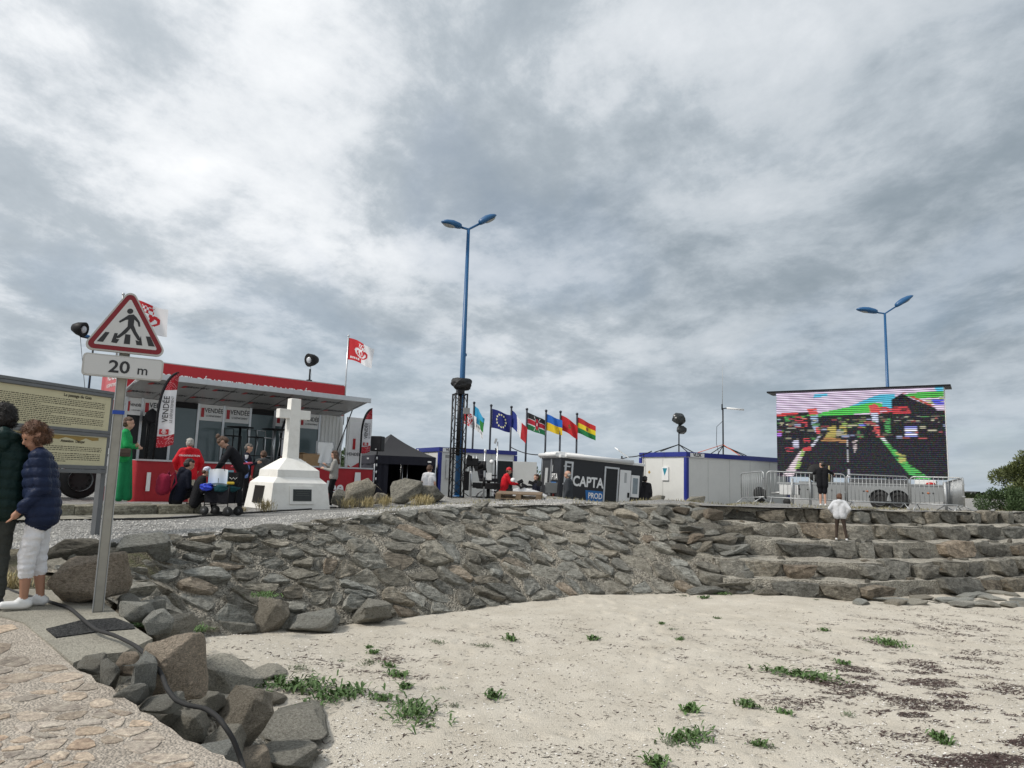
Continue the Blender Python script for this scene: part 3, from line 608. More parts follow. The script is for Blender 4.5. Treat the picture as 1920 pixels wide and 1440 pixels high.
asp = slab('asphalt_patch', [(p.x, p.y) for p in ap], zpav, 0.01, M_asph, None, 0.022); setp(asp, kind='structure')
# rough bank between the ramp and the esplanade
def zbank(x, y):
    t = max(0, min(1, (y - 6.9) / 2.9)); return (zpav(x, y) - 0.06) * (1 - t) + 1.1 * t + 0.05 * fbm(x * 1.4, y * 1.4, 2, 4)
bank = ob('bank', grid_mesh('bank', 60, 24, lambda a, b: (-40 + 36.1 * (a ** 0.35), 6.9 + 3.3 * b, zbank(-40 + 36.1 * (a ** 0.35), 6.9 + 3.3 * b) - 0.9 * max(0, (-40 + 36.1 * (a ** 0.35)) + 4.75) ** 0.8)), None, M_soil); setp(bank, kind='structure')
# rubble bed between the ramp and the sand, with the edging stones on it
padp = [(p.x, p.y) for p in PADP]
def dist_poly(poly, x, y):
    if pin(poly, x, y): return 0.0
    best = 9
    for i in range(len(poly)):
        (x1, y1), (x2, y2) = poly[i], poly[(i + 1) % len(poly)]; dx, dy = x2 - x1, y2 - y1; t = max(0, min(1, ((x - x1) * dx + (y - y1) * dy) / (dx * dx + dy * dy))); best = min(best, math.hypot(x - x1 - t * dx, y - y1 - t * dy))
    return best
def zbed(x, y):
    d = min(dist_poly(pav, x, y), dist_poly(padp, x, y)); return 0.74 * math.exp(-(d / 0.62) ** 2) * (0.75 + 0.25 * min(1, max(0, (y - 3.2) / 1.5))) + 0.03 * fbm(x * 3, y * 3, 8, 3) - 0.05
bed = setp(ob('rubble_bed', grid_mesh('rubble_bed', 56, 64, lambda a, b: (-4.6 + 4.4 * a, 2.6 + 5.9 * b, zbed(-4.6 + 4.4 * a, 2.6 + 5.9 * b))), None, M_mortar), kind='structure')
def gbed(px, py):
    z = .4
    for _ in range(14): p = G(px, py, z); z = z * .5 + .5 * max(zbed(p.x, p.y), 0.0)
    return Vector((p.x, p.y, z))
# px, py of the foot, width px, height px, depth ratio, seed, turn
EDG = [(255, 1164, 70, 36, .7, 4, .2, 6.5), (290, 1184, 72, 38, .7, 11, .3, 6.5), (236, 1142, 54, 28, .7, 2, .1, 6.9), (322, 1196, 82, 38, .7, 7, .2, 7.0), (278, 1154, 66, 28, .7, 12, .4, 7.3), (322, 1302, 118, 112, 0.8, 1, 0.2, 4.95), (262, 1312, 72, 84, 0.6, 5, 0.2, 4.72), (205, 1292, 66, 60, 0.6, 8, 0.3, 4.8), (165, 1262, 50, 34, .5, 3, .2, 5.0), (235, 1262, 50, 40, .5, 6, .2, 4.85), (415, 1302, 100, 66, 1.0, 2, 0.3), (437, 1396, 106, 96, 0.8, 9, 0.5), (350, 1388, 80, 54, 0.8, 4, 0.1), (420, 1434, 78, 64, 0.8, 7, 0.4), (290, 1338, 74, 30, 0.8, 3, 0.2, 4.55), (540, 1385, 108, 26, 2.3, 11, 0.15), (530, 1446, 126, 30, 1.3, 12, 0.2), (490, 1284, 74, 26, 1.0, 13, 0.2), (495, 1326, 62, 22, 1.2, 6, 0.2), (385, 1338, 56, 36, .8, 10, .3),
       (318, 1186, 88, 38, 0.8, 10, 0.2), (275, 1200, 66, 32, 0.8, 0, 0.1), (405, 1194, 112, 48, 0.8, 2, 0.3), (487, 1188, 82, 62, 0.8, 9, 0.5), (575, 1186, 96, 36, 0.8, 3, 0.3), (690, 1170, 80, 44, 0.8, 5, 0.3), (252, 1152, 64, 24, 1.0, 12, 0.1), (355, 1222, 60, 26, 1.0, 6, 0.4), (462, 1452, 80, 40, 1.0, 1, 0.2), (590, 1420, 36, 14, 1.0, 8, 0.2), (380, 1448, 90, 44, .8, 3, .1), (300, 1365, 60, 34, .8, 13, .4), (240, 1326, 50, 40, .6, 0, .4, 4.5), (395, 1232, 56, 22, 1, 4, .2), (445, 1240, 50, 20, 1, 7, .6)]
edging = thing('rock_edging', 'rough grey stones heaped along the edge of the paved ramp', 'rocks', (-2.6, 6.6, 0.0))
for px, py, wp, hp, dr, sd, ang, *D_ in EDG:
    p = P(px, py, D_[0]) if D_ else gbed(px, py); k = F / p.y; s = wp / k; h = hp / k * .92
    o = rock('stone', edging, M_edge, (p.x + 2.6, p.y + s * 0.22 * dr - 6.6, p.z + h * 0.42), (s * 0.62, s * 0.55 * dr, h * 0.66), ang + (sd if dr < 1.2 else 0), sd, 0.2 if dr < 1.2 else .06)
# two big rocks of the bank and small ones round it
BR = [('large grey slab-like boulder behind the road sign post', (135, 1126), 1.0, 142, 84, 0.8, 4, 0.2), ('low brown boulder half sunk at the edge of the gravel', (110, 1060), 1.02, 120, 48, 0.8, 6, 0.4), ('small brown lichen-stained boulder at the left end of the stone slope', (255, 1048), 1.02, 90, 50, 0.8, 2, 0.3)]
for lab, (px, py), z, wp, hp, dr, sd, ang in BR:
    p = G(px, py, z); k = F / p.y; s = wp / k; h = hp / k
    o = rock('boulder', None, M_edge if sd == 4 else M_slope, (p.x, p.y + s * .35, z + h * 0.4), (s * 0.56, s * 0.5 * dr, h * 0.62), ang, sd, 0.2); setp(o, lab, 'boulder')
# ------------------------------------------------------------------ common materials
W_ = mat('white_paint', (0.74, 0.74, 0.72), 0.45, var=0.04, dirt=0.18, dscale=1.2, dcol=(0.35, 0.33, 0.28))
RED = mat('red_panel', (0.42, 0.008, 0.014), 0.35, var=0.05)
REDF = mat('red_fabric', (0.36, 0.010, 0.018), 0.6, var=0.12, vscale=2.5, bump=0.6, bscale=5.0)
WHITEF = mat('white_print', (0.78, 0.78, 0.77), 0.5, var=0.03)
DKTXT = mat('dark_print', (0.022, 0.022, 0.028), 0.6, var=0.05)
ALU = mat('aluminium', (0.55, 0.56, 0.57), 0.38, metal=0.85, var=0.08)
GALV = mat('galvanised_steel', (0.42, 0.43, 0.43), 0.5, metal=0.7, var=0.18, vscale=12)
BLACKM = mat('black_metal', (0.012, 0.012, 0.013), 0.45, metal=0.2, var=0.1, spec=0.2)
BLACKP = mat('black_plastic', (0.015, 0.015, 0.016), 0.55, var=0.1, spec=0.2)
BLACKF = mat('black_fabric', (0.018, 0.018, 0.021), 0.85, var=0.2, bump=0.4, bscale=14, spec=0.2)
RUB = mat('rubber', (0.018, 0.018, 0.018), 0.8, var=0.15)
GREYP = mat('grey_panel', (0.40, 0.41, 0.41), 0.45, var=0.05, dirt=0.15)
DGREY = mat('dark_grey', (0.07, 0.072, 0.075), 0.5, var=0.1)
CEIL = mat('awning_lining', (0.34, 0.34, 0.34), 0.25, var=0.04)
GLASSP = mat('frosted_glass', (0.10, 0.135, 0.14), 0.12, var=0.05, spec=0.6)
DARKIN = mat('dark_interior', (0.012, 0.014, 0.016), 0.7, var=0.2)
VCOL = mat('printed_cloth', attr='Col', rough=0.75, var=0.06, vscale=3)
WOOD = mat('pallet_wood', (0.19, 0.135, 0.085), 0.8, var=0.3, vscale=9)
CARD = mat('cardboard', (0.33, 0.21, 0.11), 0.85, var=0.08)
BLUEC = mat('blue_trim', (0.016, 0.028, 0.22), 0.4, var=0.06, dirt=0.12)
def heart_logo(parent, loc, s, m, name='emblem', flat=0.002):
    """double heart under a crown, drawn as flat shapes; local XZ plane facing -Y"""
    mb = MB(); 
    def ring(poly, w):
        n = len(poly)
        cx = sum(p[0] for p in poly) / n; cy = sum(p[1] for p in poly) / n
        inn = [(cx + (p[0] - cx) * (1 - w), cy + (p[1] - cy) * (1 - w)) for p in poly]
        vs = [(loc[0] + p[0] * s, loc[1], loc[2] + p[1] * s) for p in poly] + [(loc[0] + p[0] * s, loc[1], loc[2] + p[1] * s) for p in inn]
        mb.add(vs, [(i, (i + 1) % n, n + (i + 1) % n, n + i) for i in range(n)])
    def heart(cx, cy, k):
        out = []
        for i in range(22):
            a = 2 * math.pi * i / 22; x = 16 * math.sin(a) ** 3; y = 13 * math.cos(a) - 5 * math.cos(2 * a) - 2 * math.cos(3 * a) - math.cos(4 * a)
            out.append((cx + x * k / 17, cy + y * k / 17))
        return out
    ring(heart(-0.12, -0.1, 0.36), 0.30); ring(heart(0.14, -0.16, 0.36), 0.30)
    cr = [(-0.3, 0.24), (-0.36, 0.52), (-0.17, 0.38), (-0.02, 0.60), (0.13, 0.38), (0.34, 0.50), (0.26, 0.24)]
    mb.add([(loc[0] + p[0] * s, loc[1], loc[2] + p[1] * s) for p in cr], [tuple(range(7))])
    return mb.build(name, m, parent)
# ------------------------------------------------------------------ exhibition trailer with stage
SA = math.atan2(5.5, 5.85); SO = Vector((-11.7, 19.5, 1.34)); su = Vector((math.cos(SA), math.sin(SA), 0)); sv3 = Vector((-math.sin(SA), math.cos(SA), 0))
def stage_x(px, py=800, Yl=0.0):
    d = ray(px, py); a = np.array([[d.x, -su.x], [d.y, -su.y]]); rhs = np.array([SO.x + sv3.x * Yl, SO.y + sv3.y * Yl]); t, x = np.linalg.solve(a, rhs); return float(x), EYE.z + d.z * t - SO.z
st = thing('stage_trailer', 'red and white exhibition trailer with raised awning and open stage', 'trailer', SO, SA)
LEN = 8.05; H1, H2 = 2.88, 3.94
XF = stage_x(236, 690)[0]
MB().bb((XF + .05, 0.12, 0.55), (LEN - 0.05, 2.35, H1)).build('body', GREYP, st, 0.02)
MB().bb((XF, 0.0, H1), (LEN, 2.4, H2)).build('fascia', RED, st, 0.02)
MB().bb((XF + 0.03, 0.03, H2), (LEN - 0.03, 2.37, H2 + 0.03)).build('roof', GREYP, st)
text_fit('CONSEIL DÉPARTEMENTAL DE LA VENDÉE', WHITEF, st, stage_x(298, 705)[0], stage_x(583, 735)[0], -.004, H1 + .49, .34, .006)
lg = MB().bb((XF - .006, .55, H1 + 0.12), (XF - .001, 1.95, H2 - 0.12)).build('logo_panel', mat('pink_print', (0.50, 0.10, 0.11), 0.5), st)
RSIDE = Matrix.Rotation(-math.pi / 2, 4, 'Z') @ RX90
text('VENDÉE', WHITEF, st, (XF - .012, 1.2, H1 + 0.55), 0.30, rot=RSIDE, bold=0.003); text('LE', WHITEF, st, (XF - .012, 1.66, H1 + 0.34), 0.14, rot=RSIDE); text('DÉPARTEMENT', WHITEF, st, (XF - .012, 1.1, H1 + 0.34), 0.14, rot=RSIDE)
# awning (the flap that hinges up), sloping up and outwards
AW0, AW1, AD = 0.95, 7.85, 1.92; ZB, ZF = H1 - 0.02, 3.27
aw = MB()
aw.add([(AW0, -0.02, ZB), (AW1, -0.02, ZB), (AW1, -AD, ZF), (AW0, -AD, ZF), (AW0, -0.02, ZB + .06), (AW1, -0.02, ZB + .06), (AW1, -AD, ZF + .06), (AW0, -AD, ZF + .06)], [(0, 1, 2, 3), (4, 7, 6, 5), (0, 3, 7, 4), (1, 5, 6, 2), (0, 4, 5, 1), (3, 2, 6, 7)])
awo = aw.build('awning', CEIL, st)
MB().box(((AW0 + AW1) / 2, -AD - 0.02, ZF + 0.02), (AW1 - AW0 + 0.1, 0.07, 0.15)).build('front_rail', ALU, awo, 0.01)
for xx in (AW0, AW1):
    MB().tube([(xx, -0.02, ZB + .02), (xx, -AD, ZF + .02)], 0.045, 6).build('side_rail', ALU, awo)
def on_awn(x, t, s_=0.008): return Vector((x, -AD * t, ZB + (ZF - ZB) * t - s_))
for i in range(1, 8):
    x = AW0 + (AW1 - AW0) * i / 8; q = MB(); a, b = on_awn(x, 0.02), on_awn(x, 0.98); q.box((a + b) / 2, (0.010, (b - a).length, 0.008), Matrix.Rotation(math.atan2(b.z - a.z, b.y - a.y) + math.pi, 3, 'X')); q.build('seam', DGREY, awo)
slope_a = math.atan2(ZF - ZB, AD)
def ceil_text(s, x, t, size, m):
    me = text_mesh(s, size, 'CENTER', 0.002, 0.001)
    # lettering lies on the lining, reading from below and from the front
    R4 = Matrix.Translation(on_awn(x, t, 0.012)) @ Matrix.Rotation(math.pi - slope_a, 4, 'X') @ Matrix.Rotation(math.pi, 4, 'Z') @ Matrix.Rotation(0, 4, 'Z')
    me.transform(R4 @ Matrix.Scale(-1, 4, (1, 0, 0)) @ Matrix.Scale(-1, 4, (0, 1, 0)) @ Matrix.Scale(-1, 4, (1, 0, 0))); return ob('lettering', me, awo, m)
for i in range(8):
    for t in (0.28, 0.72):
        x = AW0 + (AW1 - AW0) * (i + 0.5) / 8 + (0.2 if t > .5 else -0.1)
        if AW0 + .3 < x < AW1 - .3:
            ceil_text('VENDÉE', x + 0.1, t, 0.17, DKTXT)
            q = MB(); 
            for dx, dy in ((0, 0),): 
                a = on_awn(x - 0.33, t - .03, 0.012); b = on_awn(x - 0.22, t + .06, 0.012); q.add([(a.x, a.y, a.z), (b.x, a.y, a.z), (b.x + .04, b.y, b.z), (a.x + .05, b.y, b.z)], [(0, 1, 2, 3)])
            q.build('emblem', RED, awo)
# wall of glazed panels behind the stage
pxs = [205, 233, 263, 320, 370, 418, 468, 514, 560, 599]
X9 = [stage_x(p)[0] for p in pxs]
deck = 1.09
kinds = ['logo_dark', 'logo_dark', 'logo_dark', 'frost', 'logo_frost', 'logo_frost', 'frost', 'logo_frost', 'logo_frost']
for i, k in enumerate(kinds):
    a, b = X9[i], X9[i + 1]
    pn = MB().bb((a + .03, 0.03, deck), (b - .03, 0.06, H1 - 0.03)).build('glass_panel', GLASSP if 'frost' in k else DARKIN, st)
    MB().bb((b - 0.035, -0.01, deck), (b + 0.035, 0.09, H1)).build('post', ALU, st)
    if 'logo' in k:
        MB().bb((a + .035, 0.012, H1 - 0.52), (b - .035, 0.03, H1 - 0.03)).build('header_panel', WHITEF, pn)
        wd = b - a
        text('VENDÉE', DKTXT, pn, (a + wd * .6, 0.006, H1 - 0.27), 0.25 * wd, sx=0.8, bold=0.002); text('LE DÉPARTEMENT', DKTXT, pn, (a + wd * .6, 0.006, H1 - 0.40), 0.10 * wd, sx=0.75); MB().bb((a + wd * .10, 0.004, H1 - .42), (a + wd * .22, 0.011, H1 - .14)).build('emblem', RED, pn)
    elif k == 'frost': MB().bb((a + .035, 0.0, H1 - 0.2), (b - .035, 0.03, H1 - 0.03)).build('roller_blind', BLACKP, pn)
MB().bb((X9[-1] + 0.04, -0.02, deck), (LEN, 0.1, H1)).build('end_wall', W_, st)
for i in range(6): xx = X9[-1] + .1 + i * (LEN - X9[-1] - .2) / 5; MB().bb((xx - .03, -0.05, deck), (xx + .03, -0.02, H1 - .02)).build('rib', W_, st)
# stage deck and red skirt
DX0, DX1, DY = 0.98, 7.85, -1.95
MB().bb((DX0, DY, deck - 0.08), (DX1, -0.06, deck)).build('deck', GREYP, st)
def skirt_fold(s_, t): return 0.035 * math.sin(s_ * 7.1) * (1 - t) * .6 + 0.02 * math.sin(s_ * 17 + t * 3)
sk = grid_mesh('skirt', 110, 10, lambda u, v: ((DX0 + (DX1 + 0.25 - DX0) * (u - .12) / .88, DY - 0.03 + 0.4 * 0, (deck - 0.02) * (1 - v) - 0.02 * v) if u > .12 else (DX0 - 0.35 * (v) * (1 - u / .12), DY - 0.03 + (.12 - u) / .12 * 1.75, (deck - 0.02) * (1 - v) - 0.02 * v)))
for vv in sk.vertices:
    t = 1 - vv.co.z / deck; vv.co.y += skirt_fold(vv.co.x + vv.co.y, 1 - t) * .6 * t
sko = ob('skirt', sk, st, REDF)
MB().bb((DX0 - .02, DY - 0.06, deck - 0.03), (DX1 + .25, DY - 0.01, deck + 0.015)).build('deck_edge', ALU, st)
text('1', WHITEF, sko, (1.30, DY - 0.075, 0.30), 0.66, bold=0.016); text('er', WHITEF, sko, (1.72, DY - 0.075, 0.55), 0.36); text('département', WHITEF, sko, (3.5, DY - 0.075, 0.30), 0.48, bold=0.012); text('Vendée', WHITEF, sko, (6.25, DY - 0.075, 0.30), 0.52, bold=0.014)
xl = stage_x(668, 900, DY)[0]; MB().add([(xl - .13, DY - .075, .36), (xl + .13, DY - .075, .36), (xl + .10, DY - .075, .95), (xl - .10, DY - .075, .95)], [(0, 1, 2, 3)]).build('logo_panel', WHITEF, sko); heart_logo(sko, (xl, DY - .08, .55), .24, RED)
# fold-out side door leaf at the right end with printed panel
dl = MB().bb((LEN - 0.1, -0.5, 0.62), (LEN + 0.52, -0.42, H1 - 0.05)).build('door_leaf', W_, st, 0.01)
MB().bb((LEN - .03, -0.515, 0.75), (LEN + 0.42, -0.505, H1 - 0.2)).build('print_panel', WHITEF, dl); MB().bb((LEN + .13, -0.53, H1 - 1.15), (LEN + 0.23, -0.52, H1 - .78)).build('emblem', RED, dl); text('VENDÉE', DKTXT, dl, (LEN + .19, -0.53, H1 - 1.36), 0.15)
MB().add([(LEN - .02, -0.53, .78), (LEN + .41, -0.53, .78), (LEN + .41, -0.53, 1.3), (LEN + .1, -0.53, 1.12), (LEN - .02, -.53, 1.2)], [(0, 1, 2, 3, 4)]).build('red_print', RED, dl)
MB().tube([(LEN - 0.25, -0.1, H1 - 1.3), (LEN - 0.25, -1.0, H1 + 0.14)], 0.02, 6).build('gas_strut', BLACKM, st); MB().tube([(LEN - 0.25, -0.1, 0.9), (LEN - 0.25, -0.55, H1 - 0.6)], 0.03, 6).build('prop', ALU, st)
# running gear at the left end
for x in (-1.5, 0.2):
    wv = MB(); wv.lathe([(0.30, -.13), (0.46, -.13), (0.5, -.08), (0.5, .08), (0.46, .13), (0.30, .13)], 24, (x, 0.15, 0.5), Matrix.Rotation(math.pi / 2, 3, 'X')); wo_ = wv.build('wheel', RUB, st)
    MB().lathe([(0.0, -.02), (0.12, -.05), (0.16, -.02), (0.29, -.02), (0.30, .1)], 20, (x, 0.02, 0.5), Matrix.Rotation(math.pi / 2, 3, 'X'), caps=False).build('rim', GALV, wo_)
    for k in range(10): a = k * math.pi / 5; MB().tube([(x + .22 * math.cos(a), -.04, .5 + .22 * math.sin(a)), (x + .22 * math.cos(a), 0.03, .5 + .22 * math.sin(a))], 0.022, 6).build('nut', BLACKM, wo_)
MB().bb((-3.2, 0.25, 0.55), (-0.4, 2.2, 0.95)).build('chassis', DGREY, st); MB().bb((-3.4, 0.1, 0.95), (-0.62, 2.3, 2.4)).build('tractor_body', DGREY, st)
sts = thing('access_stair', 'folding aluminium stair leaning beside the trailer wheel', 'stair', SO + su * -0.5 + sv3 * -0.55, SA)
for dy in (0, -0.55): MB().tube([(-0.9, dy, 0.02), (0.35, dy, 1.05)], 0.03, 6).build('stringer', ALU, sts); MB().tube([(-0.95, dy, 0.5), (0.25, dy, 1.45)], 0.018, 6).build('handrail', ALU, sts)
for k in range(5): MB().box((-0.75 + k * .25, -.27, .16 + k * .2), (.2, .55, .03)).build('tread', ALU, sts)
# ---- things on the trailer roof and on the stage
def covered_light(label, base, h, facing, arm=0.0, group='covered spotlights on poles', z0=0.0):
    t = thing('spotlight', label, 'spotlight', base, facing, None)
    MB().tube([(0, 0, 0), (0, 0, h)], 0.025, 8).build('pole', BLACKM, t)
    if arm: MB().tube([(0, 0, h), (arm, 0, h + .08), (arm, 0, h + .3)], 0.02, 6).build('arm', BLACKM, t)
    hd = MB(); c = Vector((arm, 0, h + 0.32)); hd.lathe([(0.02, -.3), (.12, -.27), (.2, -.12), (.24, .08), (.22, .1), (.1, .02)], 14, c, Matrix.Rotation(math.radians(100), 3, 'Y')); hd.build('lamp_head', BLACKP, t)
    MB().lathe([(.0, .0), (.09, .02), (.12, .06), (.1, .1)], 12, c, Matrix.Rotation(math.radians(100), 3, 'Y')).build('lens', mat('lens_glass', (.5, .52, .55), .15), t)
    MB().bb((-.07, -.07, 0), (.07, .07, .14)).build('clamp', BLACKM, t); MB().tube([(-.05, -.02, 0.05), (-.07, -.02, h * .6), (arm - .03, -.02, h + .2)], 0.008, 5).build('cable', BLACKP, t)
    return t
sxp = stage_x(595)[0]; covered_light('black spotlight on a short pole above the trailer fascia', SO + su * sxp + sv3 * 0.8 + Vector((0, 0, H2 + .03)), 0.52, SA + 3.3)
covered_light('black spotlight on an arm beside the blue street lamp behind the sign', P(176, 640, 22) - Vector((0, 0, 4.2)), 4.25, 0.0, -0.42)
def flag_thing(label, base, ph, pr, fw, fh, colf, sag, yaw, wave, top=0.15, group=None, pm=None, droop=1.3, nu=48, nv=32, twist=0.0, cat='flag'):
    t = thing('flag', label, cat, base, 0.0, group)
    MB().tube([(0, 0, 0), (0, 0, ph)], [pr * 1.2, pr], 8).build('pole', pm or ALU, t); MB().ell((0, 0, ph + pr), (pr * 1.6, pr * 1.6, pr * 1.6), 8, 6).build('finial', pm or ALU, t)
    cy, sy = math.cos(yaw), math.sin(yaw); ph_ = hash(label) % 10
    def pos(u, v):
        d = fw * (u - 0.10 * u * u); wv = wave * u * math.sin(u * 7.5 + v * 1.8 + ph_ * .7) + wave * .4 * u * math.sin(u * 15 + v * 4 + ph_)
        z = ph - top - fh * (1 - v) * (1 - 0.1 * u) - sag * (u ** droop) + 0.05 * fh * u * math.sin(u * 6 + ph_)
        return (pr + d * cy - wv * sy, d * sy + wv * cy + twist * u * (v - .5), z)
    ob('cloth', grid_mesh('cloth', nu, nv, pos, colf), t, VCOL)
    MB().tube([(pr * 1.5, 0, ph - 0.1), (pr * 1.7, 0, ph - top - fh)], 0.004, 4).build('halyard', WHITEF, t)
    return t
cR = (0.50, 0.012, 0.02); cW = (0.72, 0.72, 0.74)
def in_heart(x, y):
    f = lambda x, y: (x * x + y * y - 1) ** 3 - x * x * y ** 3 <= 0
    return f(x, y) and not f(x * 1.55, y * 1.55 + .1)
def vendee(u, v):
    ed = 0.55 + 0.12 * (v - .5)
    x, y = (u - 0.52) / 0.17, (v - .42) / .2
    hrt = in_heart(x * .9 + .35, y) or in_heart(x * .9 - .35, y + .1) or (.68 < v < .92 and abs(u - .52) < .12 and (int(u * 26) + int(v * 9)) % 2 == 0)
    if u < ed: return cW if hrt or (v < .2 and .08 < u < .42 and .1 < v and int(u * 44) % 3 != 0) else cR
    return cR if hrt else cW
fp = P(648, 720, 25.3)
flag_thing('red and white departmental flag at the right end of the trailer roof', (fp.x, fp.y, SO.z + 2.6), 5.32 + (P(651, 631, 25.3).z - SO.z - 2.6 - 5.32), 0.025, 1.05, 0.78, vendee, 0.42, -0.25, 0.09, 0.05)
fp = P(222, 640, 21.0)
flag_thing('red and white departmental flag half hidden by the road sign', (fp.x, fp.y, SO.z + 3.6), P(220, 553, 21.0).z - SO.z - 3.6, 0.03, 1.45, 0.9, vendee, 0.35, 0.1, 0.1, 0.06)
def feather_flag(label, loc, rz, H, wd, z0):
    t = thing('feather_flag', label, 'banner', loc, rz, None)
    pts = [(0, 0, 0), (0, 0, z0 + H * .45)] + [(wd * 1.0 * (1 - math.cos(a)) , 0, z0 + H * .45 + H * .55 * math.sin(a)) for a in [math.pi / 2 * k / 10 for k in range(1, 11)]]
    MB().tube(pts, [0.022 - .0009 * k for k in range(len(pts))], 6).build('pole', BLACKM, t)
    def left(z): # x of the pole side
        if z < z0 + H * .45: return 0.0
        s_ = min(1, (z - z0 - H * .45) / (H * .55)); return wd * (1 - math.sqrt(max(0, 1 - s_ * s_)))
    def pos(u, v):
        zb = z0 + 0.10 * H * 0.5 * u - (.03 * math.sin(u * 3)); z = zb + (z0 + H * .995 - zb) * v; x0 = left(z) * .999 + .015
        return (x0 + (wd + .02 * math.sin(z * 3) - x0) * u, 0.03 * math.sin(z * 2.2 + u * 3) * u, z)
    def colf(u, v):
        if v < .14 or v > .76:
            k = (u * 1.3 + .2) / (v + .15 if v < .14 else 1.12 - v); return (0.62, 0.25, 0.27) if (k * 5.0) % 1 < .16 else ((0.30, 0.006, 0.014) if (u > .6) else (0.44, 0.012, 0.025))
        return cW if u > .04 else (0.02, 0.02, 0.025)
    ob('cloth', grid_mesh('cloth', 26, 90, pos, colf), t, VCOL)
    MB().tube([(0.012, 0, z0), (0.012, 0, z0 + H * .45)] + [(p[0] + .02, 0, p[2] - .015) for p in pts[2:-1]], 0.03, 6).build('pole_sleeve', BLACKF, t)
    R = Matrix.Rotation(-math.pi / 2, 4, 'Y') @ RX90
    text('VENDÉE', DKTXT, t, (wd * .62, -0.05, z0 + H * .50), wd * .46, rot=R, bold=0.002, sx=0.95); text('LE DÉPARTEMENT', DKTXT, t, (wd * .86, -0.05, z0 + H * .50), wd * .20, rot=R, sx=1.0)
    MB().bb((wd * .22, -.055, z0 + H * .17), (wd * .74, -.05, z0 + H * .24)).build('emblem', RED, t); heart_logo(t, (wd * .48, -.06, z0 + H * .205), wd * .3, WHITEF)
    return t
a = P(290, 826, 18.0); feather_flag('white and red feather banner standing on the stage beside the organiser', (a.x, a.y, SO.z + deck), 0.25, 1.92, 0.42, 0.30)
fx = stage_x(523, 860, -0.5)[0]; p_ = SO + su * fx + sv3 * -0.5; feather_flag('white and red feather banner on the stage behind the cross', (p_.x, p_.y, SO.z + deck), SA, 1.75, 0.45, 0.05)
a = P(675, 850, 24.5); feather_flag('white and red feather banner in front of the black tent', (a.x, a.y, zg(a.x, a.y)), 0.35, 1.55, 0.34, P(675, 850, 24.5).z - zg(a.x, a.y))
def high_table(label, x, y, fold=False):
    t = thing('bar_table', label, 'table', SO + su * x + sv3 * y + Vector((0, 0, deck)), SA)
    MB().lathe([(0.0, 1.07), (.38, 1.07), (.40, 1.085), (.38, 1.10), (0, 1.10)], 20).build('table_top', BLACKP, t); MB().tube([(0, 0, .02), (0, 0, 1.07)], .035, 10).build('column', ALU if fold else BLACKM, t); MB().lathe([(0, 0), (.28, 0), (.26, .02), (.05, .05), (0, .05)], 20).build('base', BLACKM, t)
high_table('black high bar table standing alone by the frosted panels', stage_x(446, 860, -.9)[0], -.9); high_table('black high bar table with bright column next to the stools', stage_x(512, 860, -1.1)[0], -1.1, True)
def stool(label, x, y, upside=False, m=None):
    t = thing('bar_stool', label, 'stool', SO + su * x + sv3 * y + Vector((0, 0, deck)), SA + 0.4)
    m = m or BLACKM
    for sx_ in (-1, 1):
        for sy_ in (-1, 1): MB().tube([(sx_ * .22, sy_ * .2, 0), (sx_ * .16, sy_ * .15, .62), (sx_ * .17, sy_ * .15, .8)], .013, 6).build('leg', m, t)
    MB().tube([(-.2, -.18, .25), (.2, -.18, .25), (.2, .18, .25), (-.2, .18, .25), (-.2, -.18, .25)], .011, 6).build('footrest', m, t)
    MB().tube([(-.17, -.15, .8), (.17, -.15, .8), (.17, .15, .8), (-.17, .15, .8), (-.17, -.15, .8)], .013, 6).build('seat_frame', m, t); MB().bb((-.16, -.14, .79), (.16, .14, .815)).build('seat', BLACKP, t)
    MB().tube([(-.17, .15, .8), (-.18, .19, 1.02), (.18, .19, 1.02), (.17, .15, .8)], .012, 6).build('back_rail', m, t)
stool('black metal bar stool under the first bar table', stage_x(446, 860, -1.3)[0] - .15, -1.2); stool('black metal bar stool between the two bar tables', stage_x(474, 860, -1.2)[0], -1.3); stool('bright chromed bar stool between the two bar tables', stage_x(495, 860, -1.2)[0], -1.2, m=ALU); stool('bright chromed bar stool just left of the cross shaft', stage_x(532, 860, -1.2)[0], -1.35, m=ALU)
t = thing('cardboard_box', 'brown cardboard box on the stage right of the cross', 'box', SO + su * (stage_x(576, 860, -1.2)[0]) + sv3 * -1.2 + Vector((0, 0, deck)), SA + .2)
MB().bb((-.33, -.2, 0), (.33, .2, .38)).build('box_body', CARD, t); MB().box((-.17, 0, .395), (.32, .4, .012), Matrix.Rotation(.1, 3, 'Y')).build('flap', CARD, t); MB().box((.17, 0, .395), (.32, .4, .012), Matrix.Rotation(-.1, 3, 'Y')).build('flap', CARD, t); MB().bb((-.3, -.204, .03), (-.2, -.2, .14)).build('paper_label', WHITEF, t)
t = thing('waste_bag', 'white waste bag hanging from a tube frame on the stage', 'bag', SO + su * (stage_x(608, 860, -1.3)[0]) + sv3 * -1.3 + Vector((0, 0, deck)), SA)
MB().tube([(-.3, 0, 0), (-.3, 0, .8), (.3, 0, .8), (.3, 0, 0)], .02, 6).build('frame', ALU, t); ob('bag', grid_mesh('bag', 14, 14, lambda u, v: ((u - .5) * (.5 + .04 * math.sin(v * 9)), -0.03 + .05 * math.sin(u * 11 + v * 3) * v, .78 - .66 * v)), t, WHITEF)
t = thing('lighting_truss', 'black lattice truss column with covered head inside the trailer', 'truss', SO + su * (stage_x(277, 860, -.35)[0]) + sv3 * -.35 + Vector((0, 0, deck)), SA)
for a_, b_ in ((-.12, -.1), (.12, -.1), (0, .12)): MB().tube([(a_, b_, 0), (a_, b_, 1.05)], .02, 6).build('chord', BLACKM, t)
